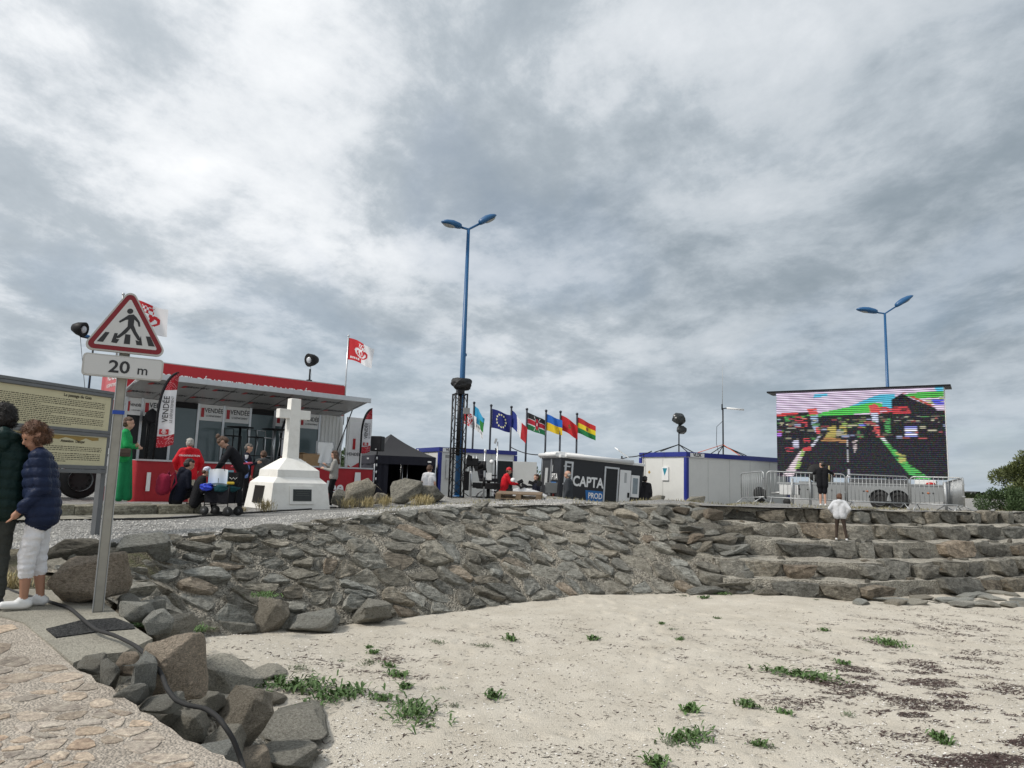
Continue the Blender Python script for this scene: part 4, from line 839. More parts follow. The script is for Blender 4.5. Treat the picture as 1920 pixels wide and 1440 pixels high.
for k in range(6): MB().tube([(-.12, -.1, k * .17), (.12, -.1, k * .17 + .17)], .01, 5).build('brace', BLACKM, t)
MB().lathe([(.05, 0), (.22, .1), (.16, .3), (.02, .42)], 10, (0, 0, 1.05)).build('covered_head', BLACKF, t)
# ------------------------------------------------------------------ information board
BA, BB = G(210, 735, 3.38), G(0, 703, 3.38); bd = (BB - BA); bl = bd.length; ba = math.atan2((BA - BB).y, (BA - BB).x)
ibz = 1.12
ib = thing('information_board', 'wide cream information board in a grey metal frame behind the couple', 'information board', (BA.x, BA.y, ibz), ba)
CREAM = mat('cream_panel', (0.60, 0.55, 0.36), 0.5, var=0.05); FRM = mat('grey_frame', (0.16, 0.165, 0.17), 0.45, metal=0.4, var=0.12)
LN = 3.4; zt = 3.38 - ibz; MB().bb((-LN, -0.02, zt - 0.62), (-.02, 0.02, zt - .10)).build('upper_panel', CREAM, ib); MB().bb((-LN, -0.02, zt - 1.16), (-.02, 0.02, zt - .72)).build('lower_panel', CREAM, ib)
for z0, z1 in ((-.10, -.0), (-.72, -.62), (-1.28, -1.16)):
    for k in range(2): zz0 = zt + z0 + (z1 - z0) * k / 2; MB().bb((-LN - .02, -0.05, zz0 + .004), (.05, 0.05, zz0 + (z1 - z0) / 2)).build('rail', FRM, ib, .006)
for xx in (0.03, -LN): MB().bb((xx - .045, 0.03, 0.0), (xx + .045, 0.12, zt + .0)).build('post', FRM, ib)
DTX = mat('brown_text', (0.05, 0.04, 0.028), 0.7); text('Le passage du Gois', DTX, ib, (-.62, -0.023, zt - .165), .062, bold=.001); text('Attention  Danger', DTX, ib, (-.62, -0.023, zt - .83), .055, bold=.001)
rr_ = random.Random(4)
def para(z, n, x0, x1, dz=.026, hgt=.011):
    mb = MB()
    for i in range(n):
        x = x0 + (rr_.uniform(0, .08) if i % 5 == 0 else 0)
        end = x1 if i % 5 != 4 else x0 + (x1 - x0) * rr_.uniform(.4, .9)
        while x < end:
            l = rr_.uniform(.015, .055); h = hgt * rr_.uniform(.7, 1.1); mb.add([(x, -.0225, z - i * dz), (min(x + l, end), -.0225, z - i * dz), (min(x + l, end), -.0225, z - i * dz + h), (x, -.0225, z - i * dz + h)], [(0, 1, 2, 3)]); x += l + .012
    mb.build('printed_lines', DTX, ib)
para(zt - .215, 15, -1.95, -.12); para(zt - .90, 3, -1.7, -.1); para(zt - 1.0, 5, -1.7, -.12, .028)
OCH = mat('ochre_print', (0.33, 0.22, 0.06), 0.6)
og = MB(); og.box((-2.12, -.024, zt - .36), (.055, .004, .44)); 
for z in (-.17, -.2, -.26): og.box((-2.12, -.024, zt + z), (.5 - abs(z + .2) * .8, .004, .018))
og.box((-2.27, -.024, zt - .31), (.03, .004, .22), Matrix.Rotation(.75, 3, 'Y')); og.box((-1.98, -.024, zt - .31), (.03, .004, .22), Matrix.Rotation(-.75, 3, 'Y')); og.build('beacon_drawing', OCH, ib)
mo_ = MB(); pts = [(-1.9, -.735)]
for i in range(16): pts.append((-1.9 + i * .115, -.775 - .02 * math.sin(i * 2.3) - (.02 if i % 4 == 0 else 0)))
pts += [(-.18, -.735)]; mo_.add([(p[0], -.023, zt + p[1]) for p in pts], [tuple(range(len(pts)))]); mo_.build('coast_drawing', OCH, ib)
# ------------------------------------------------------------------ road sign in the foreground
sb = Vector((-3.575, 6.55, zpav(-3.55, 6.55) + .012)); sga = math.radians(31)
sg = thing('road_sign', 'pedestrian crossing warning triangle over a 20 m plate on a steel post', 'road sign', sb, sga)
POSTM = mat('sign_post_steel', (0.33, 0.315, 0.275), 0.5, metal=0.35, var=0.16, vscale=7, dirt=.35, dscale=2.0, dcol=(.16, .15, .12))
ZP = 2.23 
MB().bb((-.036, -.022, 0), (.036, .034, 2.72)).build('post', POSTM, sg, .006)
MB().bb((-.044, -.027, 0), (-.037, .039, 2.72)).build('post_flange', GALV, sg); MB().bb((.037, -.027, 0), (.044, .039, 2.72)).build('post_flange', GALV, sg)
MB().bb((-.048, -.031, 1.74), (.048, .043, 1.775)).build('tape', mat('blue_tape', (.012, .06, .35), .4), sg)
SW = mat('sign_white', (0.58, 0.58, 0.57), 0.35, var=.03, dirt=.08); SR = mat('sign_red', (0.20, 0.004, 0.010), 0.4, var=.05); SB = mat('sign_black', (0.022, 0.022, 0.024), 0.5, var=.05); SRIM = mat('sign_rim', (.48, .47, .44), .45, metal=.3, var=.08)
def rpoly(pts, r, n=6): # rounded polygon
    out = []
    for i in range(len(pts)):
        a, b, c = Vector(pts[i - 1]), Vector(pts[i]), Vector(pts[(i + 1) % len(pts)]); u, v = (a - b).normalized(), (c - b).normalized(); ang = u.angle(v); d = r / math.tan(ang / 2); bis = (u + v).normalized(); ctr = b + bis * (r / math.sin(ang / 2)); s, e = b + u * d - ctr, b + v * d - ctr
        a0 = math.atan2(s.y, s.x); a1 = math.atan2(e.y, e.x); da = (a1 - a0 + math.pi) % (2 * math.pi) - math.pi
        out += [(ctr.x + r * math.cos(a0 + da * k / n), ctr.y + r * math.sin(a0 + da * k / n)) for k in range(n + 1)]
    return out
def tri(s, r, cz): h = s * math.sqrt(3) / 2; return rpoly([(-s / 2, cz - h / 3), (s / 2, cz - h / 3), (0, cz + 2 * h / 3)], r)
TZ = 2.50; s0 = 0.71
tp = MB().prism(tri(s0, .055, TZ), -.095, -.05).build('warning_plate', SRIM, sg); MB().prism(tri(s0 * .93, .045, TZ), -.0985, -.094).build('red_border', SR, tp); MB().prism(tri(s0 * .735, .012, TZ), -.1015, -.098).build('white_field', SW, tp)
MB().bb((-.25, -.05, TZ - .17), (.25, -.03, TZ - .14)).build('bracket', GALV, sg)
# pictogram, traced in sign units
def pic(pts, name='pictogram', y=-.1035):
    return MB().prism(pts, y, -.1012).build(name, SB, tp)
k = s0 / 770.0; ox, oy = 1318.0, 503.0
T = lambda x, y: ((x - ox + (y - oy) * .07) * k, TZ - (y - oy - (x - ox) * .165) * k)
pic([T(1338 + 27 * math.cos(a), 308 + 27 * math.sin(a)) for a in [i * math.pi / 8 for i in range(16)]])
pic([T(*p) for p in ((1325, 345), (1368, 340), (1395, 370), (1425, 420), (1430, 465), (1414, 465), (1405, 425), (1376, 392), (1372, 450), (1395, 515), (1425, 570), (1432, 600), (1412, 606), (1378, 548), (1345, 480), (1310, 525), (1250, 572), (1228, 575), (1226, 556), (1262, 525), (1318, 462), (1322, 392), (1300, 395), (1252, 422), (1242, 412), (1248, 402), (1290, 372))])
for q in (((1130, 508), (1166, 514), (1112, 606), (1060, 598)), ((1208, 522), (1236, 526), (1224, 580), (1250, 586), (1228, 624), (1180, 612)), ((1300, 536), (1345, 544), (1342, 640), (1288, 632)), ((1390, 600), (1420, 612), (1436, 560), (1450, 656), (1400, 648)), ((1480, 565), (1520, 570), (1562, 672), (1505, 664))): pic([T(*p) for p in q])
MZ = 2.165; mp_ = MB().prism(rpoly([(-.325, MZ - .1), (.325, MZ - .1), (.325, MZ + .1), (-.325, MZ + .1)], .035), -.095, -.05).build('distance_plate', SRIM, sg); MB().prism(rpoly([(-.31, MZ - .087), (.31, MZ - .087), (.31, MZ + .087), (-.31, MZ + .087)], .028), -.0975, -.094).build('plate_face', SW, mp_)
text('20', SB, mp_, (-.035, -.099, MZ - .055), .155, bold=.003, sx=1.12); text('m', SB, mp_, (.155, -.099, MZ - .055), .12, bold=.001, sx=1.0)
# ------------------------------------------------------------------ white cross on its plinth
CP = mat('whitewash', (0.80, 0.785, 0.74), 0.75, var=.05, vscale=3, bump=.2, bscale=25, dirt=.34, dscale=3.2, dcol=(.42, .39, .32))
c0 = P(540, 955, 16.6); cz = 1.37; cr = thing('monument_cross', 'white painted stone cross on a stepped white plinth with plaques', 'monument', (c0.x - .27, c0.y + .8, cz), math.radians(43))
def frustum(mb, a, b, z0, z1, c, d):
    mb.add([(-a, -b, z0), (a, -b, z0), (a, b, z0), (-a, b, z0), (-c, -d, z1), (c, -d, z1), (c, d, z1), (-c, d, z1)], [(0, 3, 2, 1), (4, 5, 6, 7), (0, 1, 5, 4), (1, 2, 6, 5), (2, 3, 7, 6), (3, 0, 4, 7)])
q = MB(); frustum(q, .75, .70, 0, .60, .68, .635); frustum(q, .68, .635, .6005, .74, .535, .50); q.build('lower_plinth', CP, cr, .008)
q = MB(); frustum(q, .535, .50, .738, .90, .525, .49); frustum(q, .525, .49, .9005, 1.18, .18, .16); q.build('upper_plinth', CP, cr, .008)
q = MB(); frustum(q, .155, .13, 1.17, 2.62, .125, .105); q.build('cross_shaft', CP, cr, .014)
q = MB(); q.bb((-.40, -.098, 2.13), (.40, .098, 2.35)); q.build('cross_arms', CP, cr, .014)
PLQ = mat('slate_plaque', (.018, .022, .020), .3, var=.25, vscale=18)
fr = MB(); fr.box((.02, -.675, .33), (.62, .03, .42), Matrix.Rotation(-.11, 3, 'X')); fr.build('plaque_frame', CP, cr, .006); MB().box((.02, -.69, .33), (.46, .02, .27), Matrix.Rotation(-.11, 3, 'X')).build('plaque', PLQ, cr)
MB().box((-.72, .02, .33), (.02, .50, .40), Matrix.Rotation(.12, 3, 'Y')).build('plaque', PLQ, cr)
for i in range(5): MB().box((.02, -.704, .42 - i * .045), (.34 - .05 * (i % 2), .002, .008), Matrix.Rotation(-.11, 3, 'X')).build('inscription_line', mat('faded_inscription', (.10, .105, .095), .6), cr)
# ------------------------------------------------------------------ street lamps
LBLUE = mat('lamp_blue', (0.010, 0.085, 0.215), 0.4, var=.08)
def street_lamp(label, base, top_z, rz, sk=1.0):
    h = top_z - base[2]; t = thing('street_lamp', label, 'street lamp', base, rz, 'blue twin-headed street lamps')
    MB().tube([(0, 0, 0), (0, 0, h * .35), (0, 0, h - .02)], [.105, .085, .05], 14).build('pole', LBLUE, t); MB().lathe([(.16, 0), (.16, .03), (.11, .06)], 14).build('base_plate', LBLUE, t)
    MB().ell((0.08, 0, h * .52), (.03, .02, .05), 8, 6).build('cable_eye', LBLUE, t)
    for sgn, rise, al in ((-1, .03, .24), (1, .24, .36)):
        a = Vector((0, 0, h)); b = Vector((sgn * al * sk, 0, h + rise * sk)); MB().tube([a - Vector((0, 0, .06)), a, b], .035, 8).build('arm', LBLUE, t)
        ang = math.atan2(rise, .62) if sgn > 0 else math.pi - math.atan2(rise, .62)
        dirv = (b - a).normalized(); up = Vector((-dirv.z * sgn, 0, dirv.x * sgn)); hd = MB(); prof = [(0, .05, .06), (.02, .09, .10), (.08, .12, .125), (.28, .16, .15), (.46, .155, .12), (.58, .10, .07), (.64, .03, .02)]
        n = 14; vs = []
        for d, ry, rz_ in [(d_ * sk, a_ * (1 + (sk - 1) * .5), c_ * (1 + (sk - 1) * .5)) for d_, a_, c_ in prof]:
            c = b + dirv * (d - .02)
            for k in range(n):
                q = 2 * math.pi * k / n; zz = math.sin(q); zz = zz * (1.0 if zz > 0 else .45); vs.append(c + Vector((0, math.cos(q) * ry, 0)) + up * zz * rz_)
        hd.add(vs, [(i * n + k_, i * n + (k_ + 1) % n, (i + 1) * n + (k_ + 1) % n, (i + 1) * n + k_) for i in range(len(prof) - 1) for k_ in range(n)], True); hd.f += [list(range(n))[::-1], [(len(prof) - 1) * n + k_ for k_ in range(n)]]; hd.mi += [0, 0]; hd.sm += [False, False]
        ho = hd.build('lamp_head', LBLUE, t)
        ln = MB(); c = b + dirv * .36 * sk - up * .05; vs = []
        for i, (s_, zz) in enumerate(((1, 0), (.75, -.035), (.3, -.05))):
            for k_ in range(12): q = 2 * math.pi * k_ / 12; vs.append(c + dirv * math.cos(q) * .20 * s_ + Vector((0, math.sin(q) * .12 * s_, 0)) + up * zz)
        ln.add(vs, [(i * 12 + k_, i * 12 + (k_ + 1) % 12, (i + 1) * 12 + (k_ + 1) % 12, (i + 1) * 12 + k_) for i in range(2) for k_ in range(12)] + [tuple(24 + k_ for k_ in range(12))], True); ln.build('lens', mat('lamp_lens', (.30, .31, .30), .15, var=.2), ho)
    return t
lp = P(858, 930, 21.0); street_lamp('blue twin-headed street lamp rising beside the black truss tower', (lp.x, lp.y, 1.66), P(877, 430, 21.0).z, math.radians(20))
lp = P(1664, 720, 32); street_lamp('blue twin-headed street lamp behind the big video screen', (lp.x, lp.y, 0.85), P(1656, 588, 32).z, math.radians(0), 1.5)
lp = P(176, 640, 43); street_lamp('blue twin-headed street lamp mostly hidden by the road sign', (lp.x, lp.y, 0.6), P(175, 634, 43).z, math.radians(20))
# ------------------------------------------------------------------ black truss tower with covered moving head
tw = P(847, 933, 20.4); tz = zg(tw.x, tw.y); tt = thing('truss_tower', 'tall black lattice truss tower topped by a shrouded light', 'truss', (tw.x + .12, tw.y, tz), .35)
TH = P(850, 738, 20.4).z - tz; TRM = mat('truss_black', (.010, .010, .012), .4, metal=.3)
cs = [(-.17, -.15), (.17, -.15), (.17, .17), (-.17, .17)]
for a_, b_ in cs: MB().tube([(a_, b_, 0), (a_, b_, TH)], .025, 8).build('chord', TRM, tt)
for f in range(4):
    a_, b_ = cs[f], cs[(f + 1) % 4]
    for k in range(10):
        z0, z1 = TH * k / 10, TH * (k + 1) / 10; p, q = (a_, b_) if k % 2 else (b_, a_); MB().tube([(p[0], p[1], z0), (q[0], q[1], z1)], .010, 5, False).build('brace', TRM, tt)
for z in (0.01, TH * .42, TH * .47, TH - .01): MB().tube([(c[0], c[1], z) for c in cs + cs[:1]], .014, 5).build('frame', TRM, tt)
MB().tube([(0, .02, TH * .4), (0, .02, TH + .2)], .06, 8).build('mast', TRM, tt); MB().bb((-.1, -.1, TH), (.1, .1, TH + .12)).build('bracket', TRM, tt)
sh = rock_mesh(301, 6, 3, .7, .12, .5); sh.transform(Matrix.Translation((.02, 0, TH + .28)) @ Matrix.Diagonal((.33, .26, .20, 1))); ob('shroud', sh, tt, mat('shroud_black', (.006, .006, .007), .6, bump=.3, bscale=8))
MB().bb((.06, -.22, TH * .80), (.24, -.16, TH * .86)).build('junction_box', mat('grey_box', (.3, .3, .3), .5), tt)
# camera and radio gear hung beside the tower
t = thing('camera_rig', 'black remote camera rig on a post beside the truss tower', 'camera', (P(882, 930, 21.6).x, 21.6, zg(-1.2, 21.6)), 0)
hh = P(882, 852, 21.6).z - zg(-1.2, 21.6); MB().tube([(0, 0, 0), (0, 0, hh * .8)], .03, 8).build('post', ALU, t)
rg = random.Random(3)
MB().box((.02, 0, hh * .82), (.36, .3, .22)).build('camera_body', BLACKP, t, .02); MB().lathe([(.06, -.15), (.10, -.12), (.10, .12), (.12, .14)], 14, (.22, -.05, hh * .72), Matrix.Rotation(1.2, 3, 'Y')).build('lens', BLACKM, t)
for k in range(9): MB().box((rg.uniform(-.18, .2), rg.uniform(-.12, .1), hh * rg.uniform(.62, .98)), (rg.uniform(.08, .18), .12, rg.uniform(.06, .14)), Matrix.Rotation(rg.uniform(-.5, .5), 3, 'Y')).build('module', BLACKP, t, .01)
MB().bb((-.22, -.06, hh * .15), (-.06, .1, hh * .6)).build('battery_case', BLACKM, t, .02); MB().box((.18, 0, hh * .28), (.26, .16, .16)).build('monitor', BLACKM, t, .02); MB().tube([(-.02, 0, hh * .28), (.1, 0, hh * .28)], .02, 6).build('arm', BLACKM, t)
MB().tube([(-.1, -.05, hh * .8), (-.26, -.08, hh * .5), (-.2, -.05, hh * .1), (-.05, -.05, .02)], .012, 6).build('cable', BLACKP, t)
for k in range(4): MB().tube([(-.16 + k * .1, 0, hh * .6), (-.16 + k * .1, 0, hh * .98)], .012, 6).build('rod', ALU, t)
def antenna_pole(label, px, D, ytop, ybase, parts):
    a = P(px, ybase, D); b = P(px, ytop, D); z0 = zg(a.x, D); t = thing('antenna_pole', label, 'pole', (a.x, D, z0), 0); h = b.z - z0
    MB().tube([(0, 0, 0), (0, 0, h)], .028, 8).build('pole', ALU, t)
    for kind, fr_ in parts:
        if kind == 'whip': MB().tube([(0, 0, h * fr_), (0, 0, h * fr_ + .28)], .045, 10).build('antenna', BLACKP, t)
        if kind == 'cap': MB().tube([(0, 0, h), (0, 0, h + .1)], .035, 8).build('cap', WHITEF, t)
        if kind == 'sheet': MB().bb((.04, -.01, h * fr_), (.22, 0, h * fr_ + .22)).build('paper_notice', WHITEF, t); 
        if kind == 'cam': MB().box((-.08, 0, h + .02), (.08, .1, .2), Matrix.Rotation(.3, 3, 'Y')).build('camera', GREYP, t); MB().tube([(-.08, 0, h - .25), (-.02, 0, h - .4)], .03, 6).build('joint', BLACKM, t)
        if kind == 'dish': MB().lathe([(.0, .03), (.06, .0), (.09, -.03)], 12, (-.2, -.05, h * fr_), Matrix.Rotation(1.2, 3, 'X')).build('dish', WHITEF, t); MB().tube([(0, 0, h * fr_ + .05), (-.2, 0, h * fr_)], .012, 5).build('bracket', BLACKM, t)
antenna_pole('pole with black antennas and a paper notice beside the seat', 907, 22.0, 848, 925, [('whip', .62), ('whip', .28), ('cap', 1), ('sheet', .42)])
antenna_pole('tall grey pole with a small camera at the cabin doorway', 930, 27.5, 828, 925, [('cam', 1), ('dish', .72)])
# ------------------------------------------------------------------ portable cabins
CABW = mat('cabin_white', (0.66, 0.66, 0.63), 0.5, var=.03, dirt=.16, dscale=.9, dcol=(.38, .36, .31))
def cabin(label, A, B, C, ztop, zbot, name='portable_cabin'):
    """A near corner, B end of the long side, C end of the short side (xy)"""
    ux = (B - A); L1 = ux.length; ang = math.atan2(ux.y, ux.x); t = thing(name, label, 'cabin', (A.x, A.y, zbot), ang); vy = (C - A); inv_ = Matrix.Rotation(-ang, 2); c2 = inv_ @ Vector((vy.x, vy.y)); L2 = c2.y
    h = ztop - zbot; MB().bb((.05, .05, .12), (L1 - .05, L2 - .05, h - .02)).build('wall', CABW, t)
    for (a, b) in (((-.0, -.0), (L1, .1)), ((0, L2 - .1), (L1, L2)), ((0, .1), (.1, L2 - .1)), ((L1 - .1, .1), (L1, L2 - .1))):
        MB().bb((a[0], a[1], h - .17), (b[0], b[1], h)).build('roof_rail', BLUEC, t); MB().bb((a[0], a[1], 0), (b[0], b[1], .14)).build('floor_rail', BLUEC, t)
    for (a, b) in ((0, 0), (L1 - .12, 0), (0, L2 - .12), (L1 - .12, L2 - .12)): MB().bb((a - .004, b - .004, .14), (a + .124, b + .124, h - .2)).build('corner_post', BLUEC, t)
    n = int(L1 / 1.15)
    for i in range(1, n): MB().bb((L1 * i / n - .006, .044, .15), (L1 * i / n + .006, .05, h - .2)).build('panel_joint', mat('joint', (.42, .42, .40), .6), t)
    for i in range(1, 2): MB().bb((.044, L2 * i / 2 - .006, .15), (.05, L2 * i / 2 + .006, h - .2)).build('panel_joint', mat('joint', (.42, .42, .40), .6), t)
    return t, L1, L2, h
A, B, C = G(824, 838, 3.42), G(970, 846, 3.42), G(792, 842, 3.42); C2 = (C - A)
t, L1, L2, h = cabin('white portable cabin with blue trim and its door standing open', A, B, A + Vector((-(B - A).y, (B - A).x, 0)).normalized() * min(2.4, 2.4), 3.42, 0.88)
d0 = L1 * .70; d1 = L1 * .94
do = MB().bb((d0, -.012, .15), (d1, .046, 2.1)).build('doorway', DARKIN, t); MB().bb((d0 - .06, -.02, .15), (d0, .046, 2.16)).build('door_frame', WHITEF, do); MB().bb((d0, -.02, 2.1), (d1, .046, 2.16)).build('door_frame', WHITEF, do)
dr = MB().box((d1 + .42, -.32, 1.12), (1.0, .05, 1.96), Matrix.Rotation(-.45, 3, 'Z')).build('door', CABW, t, .006)
MB().bb((L1 * .09, -.02, 1.3), (L1 * .24, .046, 2.05)).build('window', mat('window_shutter', (.55, .55, .53), .5), t)
text('VLOK', DKTXT, t, (.50, -.012, h - .15), .17, bold=.004); 
MB().bb((.15, -.006, h - .18), (.86, -.001, h - .02)).build('name_plate', WHITEF, t)
MB().bb((.3, .035, h - .42), (.9, .046, h - .3)).build('stencil', mat('grey_print', (.28, .28, .27), .6), t)
MB().bb((-.006, L2 - .3, h - .17), (-.001, L2 - .15, h - .05)).build('sticker', WHITEF, t)
A, B, C = G(1287, 847, 3.42), G(1462, 859, 3.42), G(1220, 851, 3.42)
ux = (B - A).normalized(); t, L1, L2, h = cabin('white portable cabin with blue trim carrying the speakers and the antenna mast', A, A + ux * 6.05, A + Vector((-ux.y, ux.x, 0)) * 2.44, 3.42, 0.92)
cab2 = (A.copy(), ux.copy(), h, 3.42)
MB().bb((.2, -.006, h - .18), (.95, -.001, h - .03)).build('name_plate', WHITEF, t); text('VLOK', DKTXT, t, (.57, -.012, h - .155), .17, bold=.004)
MB().bb((-.0, .9, 1.45), (.042, 1.22, 1.95)).build('sticker', WHITEF, t); MB().add([(.03, 1.17, 1.9), (.03, 1.09, 1.72), (.03, 1.0, 1.9), (-.003, .95, 1.9), (-.003, 1.08, 1.62), (-.003, 1.18, 1.9)], [(3, 4, 5)]).build('sticker_mark', mat('teal_print', (.01, .22, .30), .5), t)
MB().add([(.045, 2.0, 1.75), (.045, 1.93, 1.82), (.045, 1.86, 1.75), (.045, 1.93, 1.68)], [(0, 1, 2, 3)]).build('sticker', mat('ochre_sticker', (.4, .25, .05), .5), t)
MB().tube([(-.01, 2.2, h - .02), (-.02, 2.16, h - .4), (-.012, 2.2, .2)], .012, 5).build('cable', BLACKP, t)
# ---- tripods on the second cabin
def on_roof(px, dy): # point on the roof line behind the front edge
    d = ray(px, 850); a = np.array([[d.x, -ux.x], [d.y, -ux.y]]); n_ = Vector((-ux.y, ux.x, 0)); rhs = np.array([cab2[0].x + n_.x * dy, cab2[0].y + n_.y * dy]); t_, x = np.linalg.solve(a, rhs); p = cab2[0] + ux * float(x) + n_ * dy; return Vector((p.x, p.y, 3.42))
p = on_roof(1273, 1.1); t = thing('speaker_stand', 'black tripod with two shrouded lamp heads on the cabin roof', 'stand', p, .3); hh = P(1273, 785, p.y).z - 3.42
MB().tube([(0, 0, 0), (0, 0, hh)], .025, 8).build('pole', BLACKM, t)
for a_ in (0.3, 2.4, 4.5, 3.4): MB().tube([(math.cos(a_) * .95, math.sin(a_) * .95, .02), (0, 0, .33)], .018, 6).build('leg', BLACKM, t)
for z, s_, x in ((hh - .0, .24, 0.02), (hh - .42, .17, .12)):
    m_ = rock_mesh(310 + int(s_ * 100), 6, 3, .68, .08, .5); m_.transform(Matrix.Translation((x, 0, z)) @ Matrix.Rotation(.3, 4, 'Y') @ Matrix.Diagonal((s_ * 1.2, s_ * .9, s_ * 1.05, 1))); ob('shrouded_head', m_, t, mat('black_sheeting', (.02, .023, .023), .3, var=.2, bump=.5, bscale=9))
p = on_roof(1356, 1.1); t = thing('antenna_mast', 'steel mast on a tripod with whip antenna and tube antenna on the cabin roof', 'antenna', p, 0); h1 = P(1354, 766, p.y).z - 3.42; h2 = P(1354, 686, p.y).z - 3.42
MB().tube([(0, 0, 0), (0, 0, h1)], .03, 8).build('mast', BLACKM, t); MB().tube([(-.02, 0, h1 + .1), (-.0, 0, h2)], [.014, .006], 6).build('whip_antenna', GREYP, t); MB().tube([(-.03, 0, h1 - .05), (-.03, 0, h1 + .18)], .03, 8).build('antenna_base', BLACKM, t)
MB().tube([(.15, 0, h1 + .02), (.85, 0, h1 - .02)], .04, 10).build('tube_antenna', WHITEF, t); MB().tube([(0, 0, h1), (.15, 0, h1 + .02)], .02, 6).build('bracket', BLACKM, t)
for a_ in (0.2, 2.0, 4.2, 5.6): MB().tube([(math.cos(a_) * .95, math.sin(a_) * .95, .02), (0, 0, .42)], .018, 6).build('leg', BLACKM, t)
ORG = mat('orange_strap', (.55, .10, .03), .6)
for e in ((-1.4, -.6, .0), (.45, -.75, .0)): MB().tube([(0, 0, .46), e], .014, 5).build('strap', ORG, t)
MB().tube([(0, 0, h1 - .5), (-.28, -.1, h1 - .75), (-.3, -.1, .5), (-.2, -.1, .05)], .01, 5).build('cable', BLACKP, t)
# ------------------------------------------------------------------ black tent with speaker
TZ_ = 2.98; TA, TB, TC = G(703, 853, TZ_), G(817, 858, TZ_), G(650, 856, TZ_)
TENT = mat('tent_fabric', (.020, .020, .023), .85, var=.15, vscale=2, bump=.2, bscale=3); TENTD = mat('tent_wall', (.012, .012, .022), .8, var=.15, bump=.3, bscale=3)
t = thing('pop_up_tent', 'black pop-up tent with pointed roof and open front', 'tent', (TA.x, TA.y, .9), 0)
o_ = Vector((TA.x, TA.y, .9)); TD = TB + TC - TA; pk = P(733, 814, (TA + TD).y / 2); cor = [TA - o_, TB - o_, TD - o_, TC - o_]; ctr = Vector((pk.x, pk.y, pk.z)) - o_
def roof_pt(i, u, v): # face i, u along the eave, v to the peak
    a, b = cor[i], cor[(i + 1) % 4]; e = a + (b - a) * u; p_ = e + (ctr - e) * v; sagz = -.32 * (1 - v) * v - .0; return (p_.x, p_.y, p_.z + sagz - .03 * math.sin(math.pi * u) * (1 - v))
for i in range(4): ob('roof_panel', grid_mesh('roof_panel', 14, 12, lambda u, v, i=i: roof_pt(i, u, v)), t, TENT)
for i in range(4):
    a, b = cor[i], cor[(i + 1) % 4]; ob('valance', grid_mesh('valance', 20, 3, lambda u, v, a=a, b=b: ((a + (b - a) * u).x + .012 * math.sin(u * 40), (a + (b - a) * u).y - .02 - .012 * math.sin(u * 33), (a + (b - a) * u).z - .32 * v)), t, TENTD)
for i in range(4): c = cor[i] * 1.0; MB().tube([(c.x, c.y + .04, 0), (c.x, c.y + .04, c.z)], .025, 6).build('leg', ALU, t)
for i in (1, 2, 3):
    a, b = cor[i], cor[(i + 1) % 4]; ob('side_wall', grid_mesh('side_wall', 24, 6, lambda u, v, a=a, b=b: ((a + (b - a) * u).x + .03 * math.sin(u * 25), (a + (b - a) * u).y + .05 + .03 * math.sin(u * 29), (a + (b - a) * u).z * (1 - v) - .0)), t, TENTD)
a, b = cor[0], cor[1]
for u0, u1 in ((0, .22), (.86, 1.0)): ob('front_curtain', grid_mesh('front_curtain', 10, 6, lambda u, v, u0=u0, u1=u1: ((a + (b - a) * (u0 + (u1 - u0) * u)).x, (a + (b - a) * (u0 + (u1 - u0) * u)).y + .05 + .03 * math.sin(u * 15), a.z * (1 - v))), t, TENTD)
for u in (.42, .5): q_ = a + (b - a) * u; MB().tube([(q_.x, q_.y + .6, 0), (q_.x, q_.y + .6, a.z)], .022, 6).build('frame_tube', ALU, t)
q_ = a + (b - a) * .9; MB().box((q_.x, q_.y - .06, a.z - .18), (.14, .01, .06)).build('maker_tag', WHITEF, t); q_ = cor[0] + (cor[3] - cor[0]) * .2; MB().box((q_.x, q_.y - .07, a.z - .12), (.1, .01, .06)).build('maker_tag', WHITEF, t)
p = P(706, 870, 23.2); zb_ = zg(p.x, p.y); t = thing('loudspeaker', 'black loudspeaker on a striped stand in front of the tent', 'speaker', (p.x, p.y, zb_), -.2)
z0, z1 = P(706, 846, 23.2).z - zb_, P(708, 818, 23.2).z - zb_; MB().box((0, 0, (z0 + z1) / 2), (.36, .34, z1 - z0)).build('cabinet', BLACKP, t, .03); MB().box((0, -.172, (z0 + z1) / 2), (.32, .008, (z1 - z0) * .9)).build('grille', BLACKF, t); MB().box((.02, -.18, z0 + .06), (.05, .006, .025)).build('badge', WHITEF, t)
MB().tube([(0, 0, .02), (0, 0, z0)], .02, 8).build('stand_pole', BLACKM, t)
for k in range(5): MB().tube([(0, 0, .5 + k * .22), (0, 0, .58 + k * .22)], .024, 8).build('white_band', WHITEF, t)
for a_ in (0, 2.1, 4.2): MB().tube([(math.cos(a_) * .5, math.sin(a_) * .5, 0.01), (0, 0, .7)], .014, 6).build('leg', BLACKM, t)
